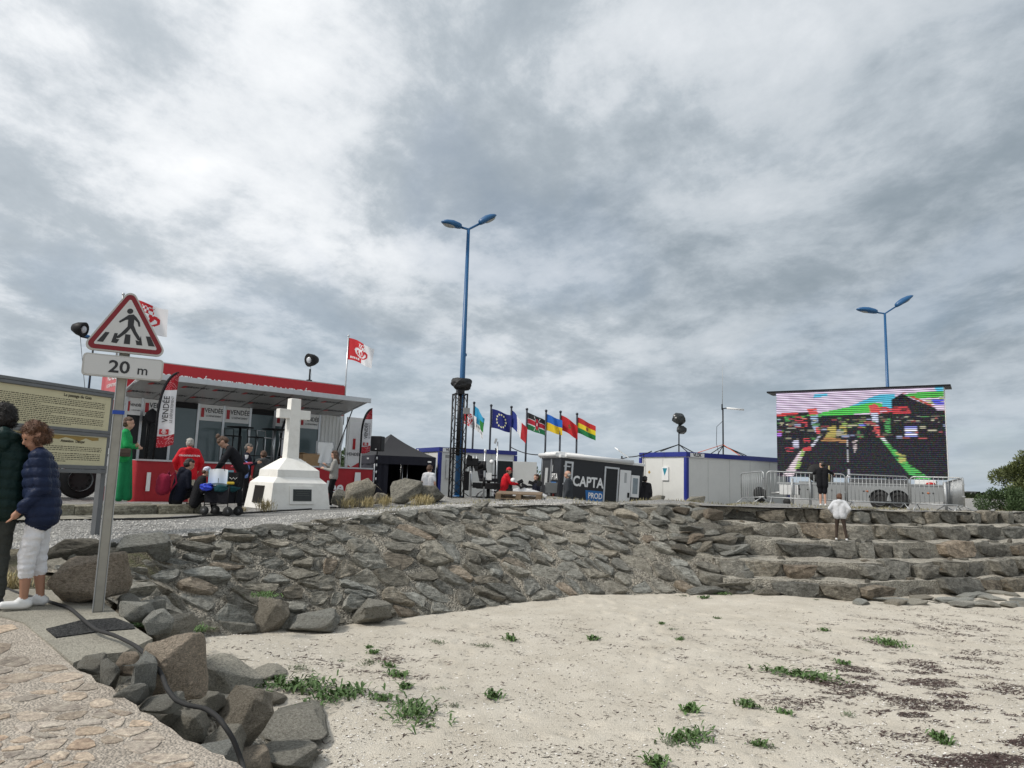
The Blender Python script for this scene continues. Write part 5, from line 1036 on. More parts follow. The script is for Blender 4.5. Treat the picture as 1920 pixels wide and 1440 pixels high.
# ------------------------------------------------------------------ row of flags behind the cabins
DKP = mat('flagpole_dark', (.03, .034, .045), .45, metal=.3)
def eu(u, v):
    for k in range(12):
        a = k * math.pi / 6
        if math.hypot((u - .46) * 1.5 - .34 * math.cos(a), (v - .5) - .34 * math.sin(a)) < .052: return (.75, .72, .45)
    return (.006, .012, .15)
def france(u, v): return (.012, .03, .22) if u < .34 else ((.68, .68, .70) if u < .66 else (.42, .012, .02))
def kenya(u, v):
    x, y = (u - .5) * 1.5, v - .5
    if (x / .16) ** 2 + (y / .34) ** 2 < 1: return (.02, .02, .02) if abs(x) > .09 else ((.7, .7, .7) if abs(y) < .09 and abs(x) < .035 or abs(x) < .012 else (.42, .01, .03))
    if abs(abs(x) - abs(y) * .55) < .022 and abs(y) < .45: return (.7, .7, .7)
    return (.012, .012, .014) if v > .69 else ((.68, .68, .68) if v > .645 or .315 < v < .36 else ((.42, .01, .03) if v > .36 else (.01, .16, .055))) if not (v <= .315) else (.01, .16, .055)
def ukraine(u, v): return (.01, .12, .50) if v > .5 else (.72, .50, .015)
def morocco(u, v):
    x, y = (u - .5) * 1.5, v - .5; r = math.hypot(x, y); a = math.atan2(y, x); 
    for k in range(5):
        a0 = math.pi / 2 + k * 4 * math.pi / 5; a1 = a0 + 4 * math.pi / 5; p0, p1 = (.17 * math.cos(a0), .17 * math.sin(a0)), (.17 * math.cos(a1), .17 * math.sin(a1)); d = abs((p1[0] - p0[0]) * (p0[1] - y) - (p0[0] - x) * (p1[1] - p0[1])) / math.hypot(p1[0] - p0[0], p1[1] - p0[1])
        if d < .02 and r < .175: return (.06, .10, .02)
    return (.50, .012, .018)
def bolivia(u, v):
    x, y = (u - .5) * 1.5, v - .5
    if (x / .11) ** 2 + (y / .13) ** 2 < 1: return (.25, .14, .03) if math.sin(x * 60) > -.2 else (.30, .03, .02)
    return (.48, .02, .02) if v > .667 else ((.72, .56, .02) if v > .333 else (.01, .18, .05))
def commune(u, v):
    if v < .3: return (.12, .12, .12) if (.16 < v < .24 and .1 < u < .9 and int(u * 40) % 3) else (.70, .70, .70)
    return (.02, .20, .03) if u > .45 + .5 * (v - .6) ** 2 and v < .8 - .3 * (1 - u) else (.03, .32, .55)
FL = [(889, 757, 'flag with a blue and green emblem on white, drooping on its pole', commune, .62, 1.15, .6, .5), (921, 762, 'European flag with a ring of gold stars on blue', eu, 1.12, .95, .34, .1), (959, 765, 'French tricolour flag hanging folded', france, .95, .85, .95, .6), (988, 769, 'Kenyan flag with black, red and green bands and a shield', kenya, 1.02, .85, .42, .1), (1024, 772, 'Ukrainian flag in blue over yellow', ukraine, .88, .82, .36, .2), (1051, 774, 'Moroccan red flag with a green star', morocco, .92, .75, .52, .25), (1082, 778, 'Bolivian flag in red, yellow and green bands', bolivia, 1.0, .78, .48, .15), (866, 762, 'red and white departmental flag showing behind the lamp post', vendee, .80, .7, .45, .1)]
for px, py, lab, cf, fw, fh, sag, yaw in FL:
    q_ = P(px, py, 36.0); flag_thing(lab, (q_.x, 36.0, .75), q_.z - .75, .045, fw, fh, cf, sag, -yaw, .10, .12, 'row of flags behind the cabins', DKP, 1.15)
# ------------------------------------------------------------------ caravan office
CAPB = mat('caravan_black', (.011, .012, .016), .35, var=.06); TRIM = mat('caravan_white', (.72, .72, .71), .4, var=.03)
zt_ = 3.06; A = P(1047, 852, 24.6); zt_ = A.z; ang = math.radians(21); ux2 = Vector((math.cos(ang), math.sin(ang), 0)); nx2 = Vector((-math.sin(ang), math.cos(ang), 0))
def hit(o_, d_, px, py):
    r3 = ray(px, py); return float(np.linalg.solve(np.array([[r3.x, -d_.x], [r3.y, -d_.y]]), np.array([o_.x, o_.y]))[1])
L1 = hit(A, ux2, 1202, 869); L2 = hit(A, nx2, 1010, 855); B = A + ux2 * L1; C = A + nx2 * L2
t = thing('caravan', 'black caravan with white roof trim, lettered CAPTA PROD, doors open', 'caravan', (A.x, A.y, .92), ang); hc = zt_ - .92; t.rotation_euler = (0, math.atan2(zt_ - P(1202, 869, B.y).z, L1), ang)
MB().bb((0, 0, .38), (L1, L2, hc - .08)).build('body', CAPB, t, .03); MB().bb((-.06, -.06, hc - .1), (L1 + .03, L2 + .06, hc)).build('roof', TRIM, t, .02)
MB().tube([(.1, -.12, hc + .0), (L1 * .84, -.12, hc + .0)], .075, 10).build('awning_case', TRIM, t); MB().tube([(-.12, .1, hc), (-.12, L2 - .1, hc)], .075, 10).build('awning_case', TRIM, t)
MB().bb((.1, .5, hc), (1.1, 1.7, hc + .14)).build('roof_unit', TRIM, t, .03)
def cx(px): # local x on the front face for a pixel column
    d = ray(px, 890); M2 = np.array([[d.x, -ux2.x], [d.y, -ux2.y]]); tt_, x = np.linalg.solve(M2, np.array([A.x, A.y])); return float(x)
x0, x1 = cx(1053), cx(1069); fo = MB(); 
for (a_, b_) in (((x0, .45), (x0 + .07, hc - .2)), ((x1 - .07, .45), (x1, hc - .2)), ((x0 + .07, hc - .27), (x1 - .07, hc - .2))): MB().bb((a_[0], -.03, a_[1]), (b_[0], -.002, b_[1])).build('door_frame', ALU, t)
for z in (.6, 1.2, 1.8): MB().bb((x0 - .05, -.05, z), (x0 + .2, -.031, z + .04)).build('hinge', ALU, t)
x0, x1 = cx(1131), cx(1153); dw = MB().bb((x0, -.012, .45), (x1, 0, hc - .3)).build('doorway', DARKIN, t)
for a_ in (x0 - .06, x1): MB().bb((a_, -.03, .42), (a_ + .06, -.002, hc - .24)).build('door_frame', ALU, t)
MB().bb((x0, -.03, hc - .3), (x1, -.002, hc - .24)).build('door_frame', ALU, t)
dr = MB().bb((x1 + .08, -.07, .42), (cx(1177), -.03, hc - .3)).build('door', TRIM, t, .01); MB().bb((x1 + .25, -.075, 1.45), (cx(1169), -.07, 1.8)).build('door_window', GREYP, dr); MB().bb((cx(1172), -.10, .95), (cx(1175), -.07, 1.12)).build('handle', BLACKM, dr)
MB().bb((cx(1177) + .03, -.05, .98), (cx(1194), -.004, 1.75)).build('window_frame', TRIM, t, .01); MB().bb((cx(1178) + .08, -.056, 1.1), (cx(1191), -.05, 1.65)).build('window', mat('window_glass', (.22, .26, .28), .1, spec=.7), t)
text_fit('CAPTA', WHITEF, t, cx(1070.5), cx(1128.5), -.008, 1.18, .36, .01)
MB().add([(cx(1095), -.006, 1.08), (cx(1097.5), -.006, .72), (cx(1130), -.006, .72), (cx(1130), -.006, 1.08)], [(0, 3, 2, 1)]).build('blue_panel', mat('sign_blue', (.012, .13, .38), .4), t); text_fit('PROD', WHITEF, t, cx(1101), cx(1127), -.012, .81, .20, .004)
hb = MB().tube([(cx(1091), -.05, .66), (cx(1093), -.08, .36), (cx(1111), -.08, .36), (cx(1112), -.05, .66)], .03, 6).build('folding_step', ALU, t); MB().bb((cx(1095), -.02, .40), (cx(1109), -.003, .6)).build('step_well', DARKIN, t)
MB().bb((cx(1077), -.02, .6), (cx(1083), -.003, .78)).build('vent', GREYP, t)
# short (left) end
MB().bb((-.03, L2 - .95, .42), (-.004, L2 - .25, hc - .16)).build('end_door', mat('caravan_grey', (.026, .027, .030), .4), t)
for a_ in (L2 - 1.02, L2 - .25): MB().bb((-.05, a_, .4), (-.002, a_ + .07, hc - .14)).build('door_frame', ALU, t)
MB().bb((-.036, L2 - .72, 1.15), (-.03, L2 - .48, 1.75)).build('door_window', GREYP, t); MB().tube([(-.06, L2 - 1.08, 1.2), (-.1, L2 - 1.12, .95), (-.06, L2 - 1.15, .7)], .02, 6).build('grab_handle', WHITEF, t)
me = text_mesh('CAPTA', .30, 'CENTER', .004, .001, .9); me.transform(Matrix.Translation((-.008, .62, 1.35)) @ Matrix.Rotation(-math.pi / 2, 4, 'Z') @ RX90); ob('lettering', me, t, WHITEF); MB().bb((-.008, .28, 1.12), (-.002, .72, 1.27)).build('blue_panel', mat('sign_blue', (.012, .13, .38), .4), t)
MB().bb((-.02, .38, .62), (-.003, .5, .92)).build('rear_light', mat('tail_light', (.45, .01, .01), .3), t); MB().bb((-.012, .62, 1.62), (-.003, .78, 1.85)).build('vent', GREYP, t)
for x_ in (L1 * .5, L1 * .62): MB().lathe([(.0, -.1), (.3, -.1), (.33, 0), (.3, .1), (0, .1)], 18, (x_, .12, .33), Matrix.Rotation(math.pi / 2, 3, 'X')).build('wheel', RUB, t)
t2 = thing('satellite_dish', 'flat white satellite panel on the caravan roof', 'antenna', A + ux2 * (cx(1173)) + Vector((0, .9, -.22)), ang); MB().tube([(0, 0, 0), (0, 0, .3)], .03, 6).build('mast', BLACKM, t2); MB().box((0, 0, .42), (.55, .35, .035), Matrix.Rotation(.55, 3, 'Y') @ Matrix.Rotation(.3, 3, 'X')).build('panel', WHITEF, t2, .01)
# overhead cables
def cable(label, pts, r, sag=0.0, name='overhead_cable'):
    out = []
    for i in range(len(pts) - 1):
        for k in range(8): f = k / 8; p = Vector(pts[i]).lerp(Vector(pts[i + 1]), f); p.z -= sag * 4 * f * (1 - f); out.append(p)
    out.append(Vector(pts[-1])); o = MB().tube(out, r, 6).build(name, BLACKP); return setp(o, label, 'cable')
cable('thin dark cable strung from the open cabin to the caravan roof', [P(957, 838, 29), P(1012, 853, 26)], .02, .08); cable('thin dark cable strung from the caravan roof to the antenna cabin', [P(1130, 862, 27.5), P(1178, 857, 27), P(1222, 846, 26)], .018, .05)
# white van behind the caravan
vb = P(1212, 925, 33); t = thing('white_van', 'white van parked behind the caravan, windscreen showing', 'van', (vb.x, 33, .8), math.radians(-70)); VW = mat('van_white', (.7, .71, .71), .25, var=.03, coat=.5)
vb_ = MB(); prof = [(-2.4, .35), (2.3, .35), (2.5, .6), (2.45, 1.05), (1.75, 1.25), (1.2, 2.05), (.9, 2.25), (-2.3, 2.3), (-2.45, 2.1)]; vb_.prism(prof, -.95, .95, 'y'); vb_.build('body', VW, t, .06)
MB().add([(1.74, -.8, 1.3), (1.74, .8, 1.3), (1.24, .72, 2.02), (1.24, -.72, 2.02)], [(0, 1, 2, 3)]).build('windscreen', mat('van_glass', (.03, .035, .04), .08, spec=.8), t); MB().add([(1.6, -.955, 1.3), (.7, -.955, 1.3), (.7, -.955, 2.0), (1.15, -.955, 2.0)], [(0, 1, 2, 3)]).build('side_window', mat('van_glass', (.03, .035, .04), .08, spec=.8), t)
for x_ in (-1.5, 1.5):
    for y_ in (-.86, .86): MB().lathe([(0, -.1), (.3, -.1), (.34, 0), (.3, .1), (0, .1)], 18, (x_, y_, .34), Matrix.Rotation(math.pi / 2, 3, 'X')).build('wheel', RUB, t)
for y_ in (-.7, .7): MB().box((2.46, y_, .8), (.08, .35, .22)).build('headlight', mat('lens_glass', (.5, .52, .55), .15), t)
# ------------------------------------------------------------------ tracked camera buggy, pallet and gear
bz = 1.0; bp = P(958, 915, 25.2); t = thing('camera_buggy', 'white and black four-wheel buggy carrying camera gear and a swivel seat', 'buggy', (bp.x, 25.2, bz), math.radians(-8)); BWH = mat('buggy_white', (.72, .72, .72), .3, var=.04)
for x_ in (-.75, .75):
    for y_ in (-.5, .5): wo2 = MB().lathe([(.1, -.13), (.27, -.13), (.31, -.05), (.31, .05), (.27, .13), (.1, .13)], 18, (x_, y_, .31), Matrix.Rotation(math.pi / 2, 3, 'X')).build('wheel', RUB, t); MB().lathe([(0, -.02), (.12, -.03), (.14, .05)], 12, (x_, y_ - .12, .31), Matrix.Rotation(math.pi / 2, 3, 'X')).build('rim', ALU, wo2)
MB().bb((-1.05, -.35, .38), (.95, .35, .55)).build('chassis', BLACKM, t, .02)
for x_, s_ in ((-.75, 1), (.75, 1)):
    for y_ in (-.5, .5): vs = [(x_ + .42 * math.cos(a_), y_ + dy, .42 + .42 * math.sin(a_)) for dy in (-.17, .17) for a_ in [math.pi * k / 8 for k in range(9)]]; MB().add(vs, [(k, k + 1, k + 10, k + 9) for k in range(8)], True).build('fender', BWH, t)
hd_ = MB(); hd_.prism([(.1, .62), (.75, .66), (1.25, .60), (1.3, .72), (.9, .86), (.4, .98), (.1, .9)], -.28, .28); hd_.build('bonnet', BWH, t, .03)
MB().bb((-.55, -.2, .6), (.2, .2, .82)).build('saddle', BLACKF, t, .05); MB().tube([(.25, -.38, 1.05), (.32, 0, .98), (.25, .38, 1.05)], .02, 6).build('handlebar', BLACKM, t); MB().tube([(.42, -.0, .85), (.32, 0, 1.0)], .025, 6).build('steering_column', BLACKM, t)
MB().lathe([(0, 0), (.07, 0), (.08, .03), (0, .03)], 12, (.12, -.42, 1.2), Matrix.Rotation(1.3, 3, 'X')).build('mirror', WHITEF, t); MB().tube([(.25, -.36, 1.05), (.12, -.42, 1.18)], .01, 5).build('mirror_stalk', BLACKM, t)
rg = random.Random(9)
for k in range(9): MB().box((.35 + rg.uniform(-.1, .75), rg.uniform(-.25, .25), 1.0 + rg.uniform(-.05, .25)), (rg.uniform(.1, .22), .15, rg.uniform(.08, .18)), Matrix.Rotation(rg.uniform(-.6, .6), 3, 'Y')).build('camera_module', BLACKP, t, .015)
MB().bb((1.2, -.2, .8), (1.65, .25, 1.16)).build('monitor_case', mat('case_grey', (.12, .125, .125), .5), t, .02); MB().bb((-1.3, -.45, .5), (-.7, .45, .6)).build('rear_platform', BLACKM, t)
text('MOTO CAMERA', DKTXT, t, (.72, -.30, .74), .07, rot=Matrix.Rotation(.25, 4, 'Y') @ RX90) if False else None
p = P(916, 905, 24.6); t = thing('swivel_seat', 'black padded swivel seat on a pedestal beside the rider', 'seat', (p.x, 24.6, zg(p.x, 24.6)), math.radians(60)); zz = P(916, 900, 24.6).z - zg(p.x, 24.6)
MB().box((0, 0, zz), (.5, .48, .12)).build('cushion', BLACKF, t, .04); MB().box((0, .28, zz + .33), (.46, .13, .62), Matrix.Rotation(-.25, 3, 'X')).build('backrest', BLACKF, t, .05); MB().tube([(0, 0, .05), (0, 0, zz - .05)], .06, 8).build('pedestal', BLACKM, t); MB().bb((-.35, -.35, 0), (.35, .35, .05)).build('base', BLACKM, t); MB().bb((-.3, -.3, zz - .3), (.3, .3, zz - .1)).build('slide_box', BLACKM, t, .02)
for s_ in (-.29, .29): MB().box((s_, .05, zz + .16), (.06, .34, .05)).build('armrest', BLACKF, t, .015)
def pallet(label, loc, rz, tilt):
    t = thing('pallet', label, 'pallet', loc, rz); t.rotation_euler = (tilt, 0, rz)
    for k in range(7): MB().bb((-.6, -.39 + k * .115, .12), (.6, -.30 + k * .115, .143)).build('deck_board', WOOD, t)
    for x_ in (-.53, 0, .53):
        for y_ in (-.36, 0, .36): MB().bb((x_ - .07, y_ - .05, .022), (x_ + .07, y_ + .05, .098)).build('block', WOOD, t)
        MB().bb((x_ - .07, -.4, .098), (x_ + .07, .4, .12)).build('stringer', WOOD, t)
    for y_ in (-.36, 0, .36): MB().bb((-.6, y_ - .05, 0), (.6, y_ + .05, .022)).build('bottom_board', WOOD, t)
p = P(974, 930, 19.4); pallet('weathered wooden pallet lying on the gravel before the buggy', (p.x, p.y, zg(p.x, p.y) + .015), math.radians(-5), math.radians(4))
# ------------------------------------------------------------------ video screen trailer
ZT_, ZB_ = 5.82, 2.66; A, B = G(1455, 738, ZT_), G(1769, 726, ZT_); ux3 = (B - A).normalized(); ang3 = math.atan2(ux3.y, ux3.x); SLn = (B - A).length; gz = 1.58
t = thing('screen_trailer', 'large video screen raised on a grey two-axle trailer', 'video screen', (A.x, A.y, gz), ang3); TG = mat('trailer_grey', (.26, .27, .27), .45, var=.06, dirt=.2); scr0, scr1 = ZB_ - gz, ZT_ - gz
MB().bb((0, .03, scr0), (SLn, .32, scr1)).build('screen_cabinet', BLACKM, t); MB().bb((-.28, -.28, scr1 + .0), (SLn + .22, .7, scr1 + .06)).build('canopy', BLACKM, t)
# raster of the broadcast picture
NX, NY = 190, 112; img = np.zeros((NY, NX, 3)); yy, xx = np.mgrid[0:NY, 0:NX]; U = (xx + .5) / NX; V = 1 - (yy + .5) / NY # V up
nr = np.random.default_rng(5)
def pm(poly):
    ins = np.zeros(U.shape, bool); n = len(poly)
    for i in range(n):
        (x1, y1), (x2, y2) = poly[i], poly[(i + 1) % n]
        if y1 == y2: continue
        ins ^= ((y1 > V) != (y2 > V)) & (U < (x2 - x1) * (V - y1) / (y2 - y1) + x1)
    return ins
def put(poly, c, keep=1.0, blk=1):
    m = pm(poly)
    if keep < 1:
        rn = np.empty((NY, NX))
        for j_ in range(NY): k_ = int(nr.integers(4, 11)); rn[j_] = np.roll(nr.random(NX // k_ + 1).repeat(k_)[:NX], int(nr.integers(0, k_)))
        m &= rn < keep
    img[m] = c
img[:] = (.008, .009, .013); 
moire = .5 + .5 * np.sin((U * 26 + V * 30) * 2 * math.pi / 3.2)
skym = V > .74 + .02 * np.sin(U * 9)
img[skym] = (.52, .41, .56); img[skym] += (moire[skym] * .12)[:, None] * np.array([1, 1, 1.0])
put([(.24, .93), (.33, .95), (.33, .98), (.25, .97)], (.05, .42, .62)); put([(.38, .75), (.48, .83), (.57, .90), (.64, .945), (.73, .945), (.73, .76), (.60, .76)], (.03, .42, .60)); put([(.60, .86), (.66, .86), (.66, .82), (.62, .80)], (.62, .45, .62), .8)
put([(.26, .71), (.30, .76), (.42, .80), (.60, .86), (.66, .84), (.66, .76), (.45, .72)], (.05, .50, .05)); put([(.14, .72), (.3, .74), (.3, .71), (.14, .70)], (.05, .42, .05), .7)
put([(.78, .93), (.82, .95), (1, .955), (1, .90), (.84, .88)], (.06, .42, .05)); put([(.84, .88), (1, .90), (1, .83), (.9, .82)], (.25, .35, .05), .45); put([(.93, .87), (1, .875), (1, .81), (.95, .81)], (.05, .06, .60), .8); put([(.95, 1), (1, 1), (1, .955), (.96, .96)], (.05, .45, .65))
put([(.71, .88), (.77, .95), (.83, .88), (.95, .78), (.98, .6), (.71, .6)], (.012, .012, .016)); put([(.77, .95), (.79, .955), (.95, .80), (.93, .795)], (.45, .06, .03), .6)
put([(.64, .80), (.80, .80), (.82, .72), (.64, .72)], (.50, .02, .03), .75)
put([(0, .75), (.14, .77), (.14, .73), (0, .72)], (.55, .02, .03)); put([(0, .72), (.16, .74), (.14, .62), (0, .60)], (.012, .012, .015)); put([(.05, .72), (.14, .72), (.13, .66), (.06, .66)], (.05, .32, .06), .6); put([(.12, .72), (.20, .70), (.20, .58), (.12, .58)], (.50, .03, .04), .6)
put([(.20, .80), (.26, .81), (.27, .73), (.22, .72)], (.60, .05, .05), .85); put([(.22, .72), (.27, .73), (.27, .58), (.25, .52), (.23, .60)], (.30, .42, .60), .85); put([(.25, .58), (.28, .58), (.28, .48), (.26, .48)], (.65, .05, .06), .9)
put([(.58, .83), (.62, .84), (.64, .80), (.645, .72), (.585, .72)], (.62, .05, .05), .85); put([(.59, .74), (.63, .74), (.63, .58), (.60, .58)], (.45, .50, .65), .8); put([(.605, .58), (.635, .58), (.635, .48), (.61, .47)], (.65, .06, .06), .85)
put([(.40, .68), (.56, .70), (.56, .56), (.42, .58)], (.20, .32, .06), .42); put([(.33, .60), (.44, .60), (.44, .46), (.31, .46)], (.42, .34, .06), .85, 2); put([(.30, .46), (.45, .46), (.45, .40), (.28, .42)], (.38, .18, .05), .8); put([(.44, .62), (.56, .62), (.56, .59), (.45, .60)], (.12, .15, .65), .6); put([(.38, .62), (.40, .62), (.40, .5), (.38, .5)], (.01, .01, .01))
put([(.66, .68), (.70, .68), (.70, .50), (.67, .52)], (.06, .35, .08), .55); put([(.72, .70), (.96, .70), (.97, .62), (.72, .62)], (.3, .3, .22), .16, 2); put([(.78, .58), (.85, .58), (.85, .46), (.78, .46)], (.15, .18, .55), .95); put([(.78, .55), (.85, .55), (.85, .53), (.78, .53)], (.65, .65, .7)); put([(.78, .50), (.85, .50), (.85, .48), (.78, .48)], (.65, .65, .7))
put([(.265, .47), (.29, .50), (.23, .34), (.20, .33)], (.55, .55, .65), .85); put([(.15, .30), (.19, .33), (.10, .0), (.03, .0)], (.62, .50, .55), .85); put([(.165, .33), (.185, .33), (.14, .08), (.11, .08)], (.25, .42, .06), .7)
put([(.17, .45), (.22, .47), (.21, .40), (.18, .40)], (.60, .03, .04), .7); put([(.17, .34), (.22, .36), (.22, .31), (.17, .30)], (.60, .03, .04), .8); put([(.05, .34), (.11, .38), (.11, .30), (.06, .28)], (.55, .03, .05), .5); put([(.10, .42), (.14, .44), (.14, .34), (.11, .34)], (.5, .5, .65), .8); put([(0, .56), (.03, .56), (.03, .47), (0, .47)], (.35, .12, .6), .9)
put([(.62, .50), (.635, .50), (.80, .16), (.92, -.01), (.82, -.01), (.74, .18)], (.05, .42, .06), .75); put([(.62, .50), (.66, .46), (.69, .38), (.66, .40)], (.55, .55, .6), .8); put([(.72, .30), (.78, .26), (.78, .16), (.74, .18)], (.42, .42, .08), .5)
put([(.442, .44), (.45, .44), (.45, .36), (.442, .36)], (.6, .6, .65)); put([(.442, .32), (.45, .32), (.45, .18), (.442, .18)], (.6, .6, .65)); put([(.443, .10), (.451, .10), (.451, 0), (.443, 0)], (.6, .6, .65)); put([(.475, .42), (.505, .43), (.50, .34), (.485, .28)], (.55, .45, .45), .7); put([(.10, .66), (.20, .60), (.20, .50), (.05, .52)], (.3, .3, .25), .12)
put([(.02, .64), (.12, .64), (.12, .60), (.02, .60)], (.55, .5, .3), .5)
for _ in range(130): # broadcast clutter: small bright and dim dashes in the crowd band
    u0, v0 = nr.random(), .44 + .28 * nr.random(); du, dv = .004 + .022 * nr.random(), .006 + .010 * nr.random(); c_ = [(.35, .33, .22), (.30, .05, .05), (.06, .22, .06), (.22, .26, .4), (.015, .015, .018), (.015, .015, .018), (.10, .09, .06)][nr.integers(7)]; m_ = (abs(U - u0) < du) & (abs(V - v0) < dv) & (V < .70); img[m_] = c_
tile = 1 + .10 * (nr.random((7, 12)).repeat(16, 0).repeat(16, 1)[:NY, :NX] - .5); img *= tile[..., None]
img += (.02 + .02 * (V < .42))[..., None] * np.array([.5, .5, .65]) * .5
g_ = img.mean(2, keepdims=True); img = img * .86 + g_ * .14; img = img * .6 + .2 * (np.roll(img, 1, 1) + np.roll(img, -1, 1))
vz = np.clip(img + nr.normal(0, .012, img.shape), 0.004, 1)
sv, sf, scol = [], [], []
for j in range(NY + 1):
    for i in range(NX + 1): sv.append((.0 + SLn * i / NX, 0.015, scr1 - (scr1 - scr0) * j / NY))
for j in range(NY):
    for i in range(NX): sf.append((j * (NX + 1) + i, (j + 1) * (NX + 1) + i, (j + 1) * (NX + 1) + i + 1, j * (NX + 1) + i + 1)); scol.append(tuple(vz[j, i]))
LED = bpy.data.materials.new('led_picture'); LED.use_nodes = True; nt = LED.node_tree; b_ = nt.nodes['Principled BSDF']; b_.inputs['Base Color'].default_value = (.012, .012, .013, 1); b_.inputs['Roughness'].default_value = .7; b_.inputs['Specular IOR Level'].default_value = .08
at = nd(nt, 'ShaderNodeAttribute'); at.attribute_name = 'Col'; tcn = nd(nt, 'ShaderNodeTexCoord'); spx = nd(nt, 'ShaderNodeSeparateXYZ'); nt.links.new(tcn.outputs['Object'], spx.inputs[0])
ml = nd(nt, 'ShaderNodeMath', operation='MULTIPLY'); nt.links.new(spx.outputs[2], ml.inputs[0]); ml.inputs[1].default_value = 2 * math.pi * 46 / (scr1 - scr0); sn = nd(nt, 'ShaderNodeMath', operation='SINE'); nt.links.new(ml.outputs[0], sn.inputs[0])
mr = nd(nt, 'ShaderNodeMapRange'); nt.links.new(sn.outputs[0], mr.inputs[0]); mr.inputs[1].default_value = -.9; mr.inputs[2].default_value = .5; mr.inputs[3].default_value = .06; mr.inputs[4].default_value = .82
nt.links.new(at.outputs['Color'], b_.inputs['Emission Color']); nt.links.new(mr.outputs[0], b_.inputs['Emission Strength'])
ob('screen_picture', np_mesh('screen_picture', sv, sf, scol), t, LED)
MB().bb((SLn + .002, .03, scr0), (SLn + .03, .3, scr1)).build('side_trim', TRIM, t)
def sx3(px, py=920, off=-.35):
    d = ray(px, py); n_ = Vector((-ux3.y, ux3.x, 0)); M2 = np.array([[d.x, -ux3.x], [d.y, -ux3.y]]); tt_, x = np.linalg.solve(M2, np.array([A.x + n_.x * off, A.y + n_.y * off])); return float(x), EYE.z + d.z * tt_ - gz
c0_, c1_ = sx3(1500)[0], sx3(1770)[0]; zc0, zc1 = .30, .86
w1, w2 = sx3(1649)[0], sx3(1684)[0]
# side skirt with two wheel arches
pts = [(c0_, zc0), ]
for w_c in (w1, w2): pts += [(w_c - .36, zc0)] + [(w_c - .36 * math.cos(a_), zc0 + .40 * math.sin(a_)) for a_ in [math.pi * k / 8 for k in range(1, 8)]] + [(w_c + .36, zc0)]
pts += [(c1_, zc0 + .05), (c1_, zc1), (c0_, zc1)]
sp_ = MB(); sp_.prism(pts, -.40, -.34); sp_.build('side_skirt', TG, t)
MB().bb((c0_ + .05, -.3, zc0 + .1), (c1_ - .05, 1.7, zc1 - .02)).build('chassis', DGREY, t); MB().bb((c0_ - .02, -.42, zc1), (c1_ + .02, 1.7, zc1 + .05)).build('bed', TG, t)
for w_c in (w1, w2): wo2 = MB().lathe([(.21, -.1), (.30, -.1), (.335, -.04), (.335, .05), (.30, .1), (.21, .1)], 22, (w_c, -.24, .335), Matrix.Rotation(math.pi / 2, 3, 'X')).build('wheel', RUB, t); MB().lathe([(0, -.02), (.07, -.05), (.10, 0), (.19, .0), (.2, .06)], 18, (w_c, -.32, .335), Matrix.Rotation(math.pi / 2, 3, 'X'), caps=False).build('rim', GALV, wo2)
lx0 = sx3(1461)[0]; MB().bb((lx0, -.40, .40), (c0_ - .05, .9, .78)).build('front_locker', mat('locker_white', (.62, .62, .61), .4), t, .02); MB().bb((lx0 - .05, -.42, .80), (c0_ + .6, 1.0, .86)).build('rail', GALV, t)
for px in (1500, 1515, 1540, 1560, 1620, 1730, 1750): MB().bb((sx3(px)[0] - .02, -.412, .60), (sx3(px)[0] + .02, -.40, .64)).build('catch', BLACKM, t)
for px in (1626, 1741): MB().ell((sx3(px)[0], -.405, .62), (.05, .02, .03), 8, 6).build('side_marker', mat('amber_lens', (.45, .10, .01), .3), t)
for px in (1487, 1520, 1773): x_ = sx3(px)[0]; MB().tube([(x_, -.45, .02), (x_, -.45, 1.0)], .045, 8).build('jack', GALV, t); MB().bb((x_ - .13, -.57, 0), (x_ + .13, -.33, .03)).build('jack_foot', GALV, t)
MB().tube([(lx0 + .1, .5, .5), (lx0 - .5, .5, .42)], .05, 8).build('drawbar', GALV, t); MB().lathe([(.0, -.06), (.12, -.06), (.14, 0), (.12, .06), (0, .06)], 14, (lx0 + .3, -.5, .14), Matrix.Rotation(math.pi / 2, 3, 'X')).build('jockey_wheel', RUB, t)
sx_, sz_ = sx3(1531, 888); MB().lathe([(.17, -.1), (.30, -.1), (.34, -.04), (.34, .04), (.30, .1), (.17, .1)], 22, (sx_, -.3, 1.22), Matrix.Rotation(1.25, 3, 'X') @ Matrix.Rotation(.5, 3, 'Y')).build('spare_wheel', RUB, t); MB().tube([(sx_ + .42, -.3, .9), (sx_ + .42, -.3, 1.5)], .03, 6).build('stake', mat('brass', (.3, .25, .12), .5), t)
for a_, b_2 in ((sx3(1590)[0], sx3(1700)[0]), (sx3(1715)[0], sx3(1755)[0])): MB().bb((a_, -.05, zc1 + .05), (b_2, .6, scr0 - .02)).build('equipment_case', W_ if a_ > 4 else DGREY, t, .02)
MB().lathe([(0, 0), (.16, .0), (.12, .06), (0, .08)], 14, (sx3(1745)[0], -.2, zc1 + .05)).build('beacon', mat('tail_light', (.45, .01, .01), .3), t)
MB().bb((SLn * .3, .35, zc1), (SLn * .34, .5, scr1 - .3)).build('lift_mast', GALV, t); MB().bb((SLn * .66, .35, zc1), (SLn * .7, .5, scr1 - .3)).build('lift_mast', GALV, t)
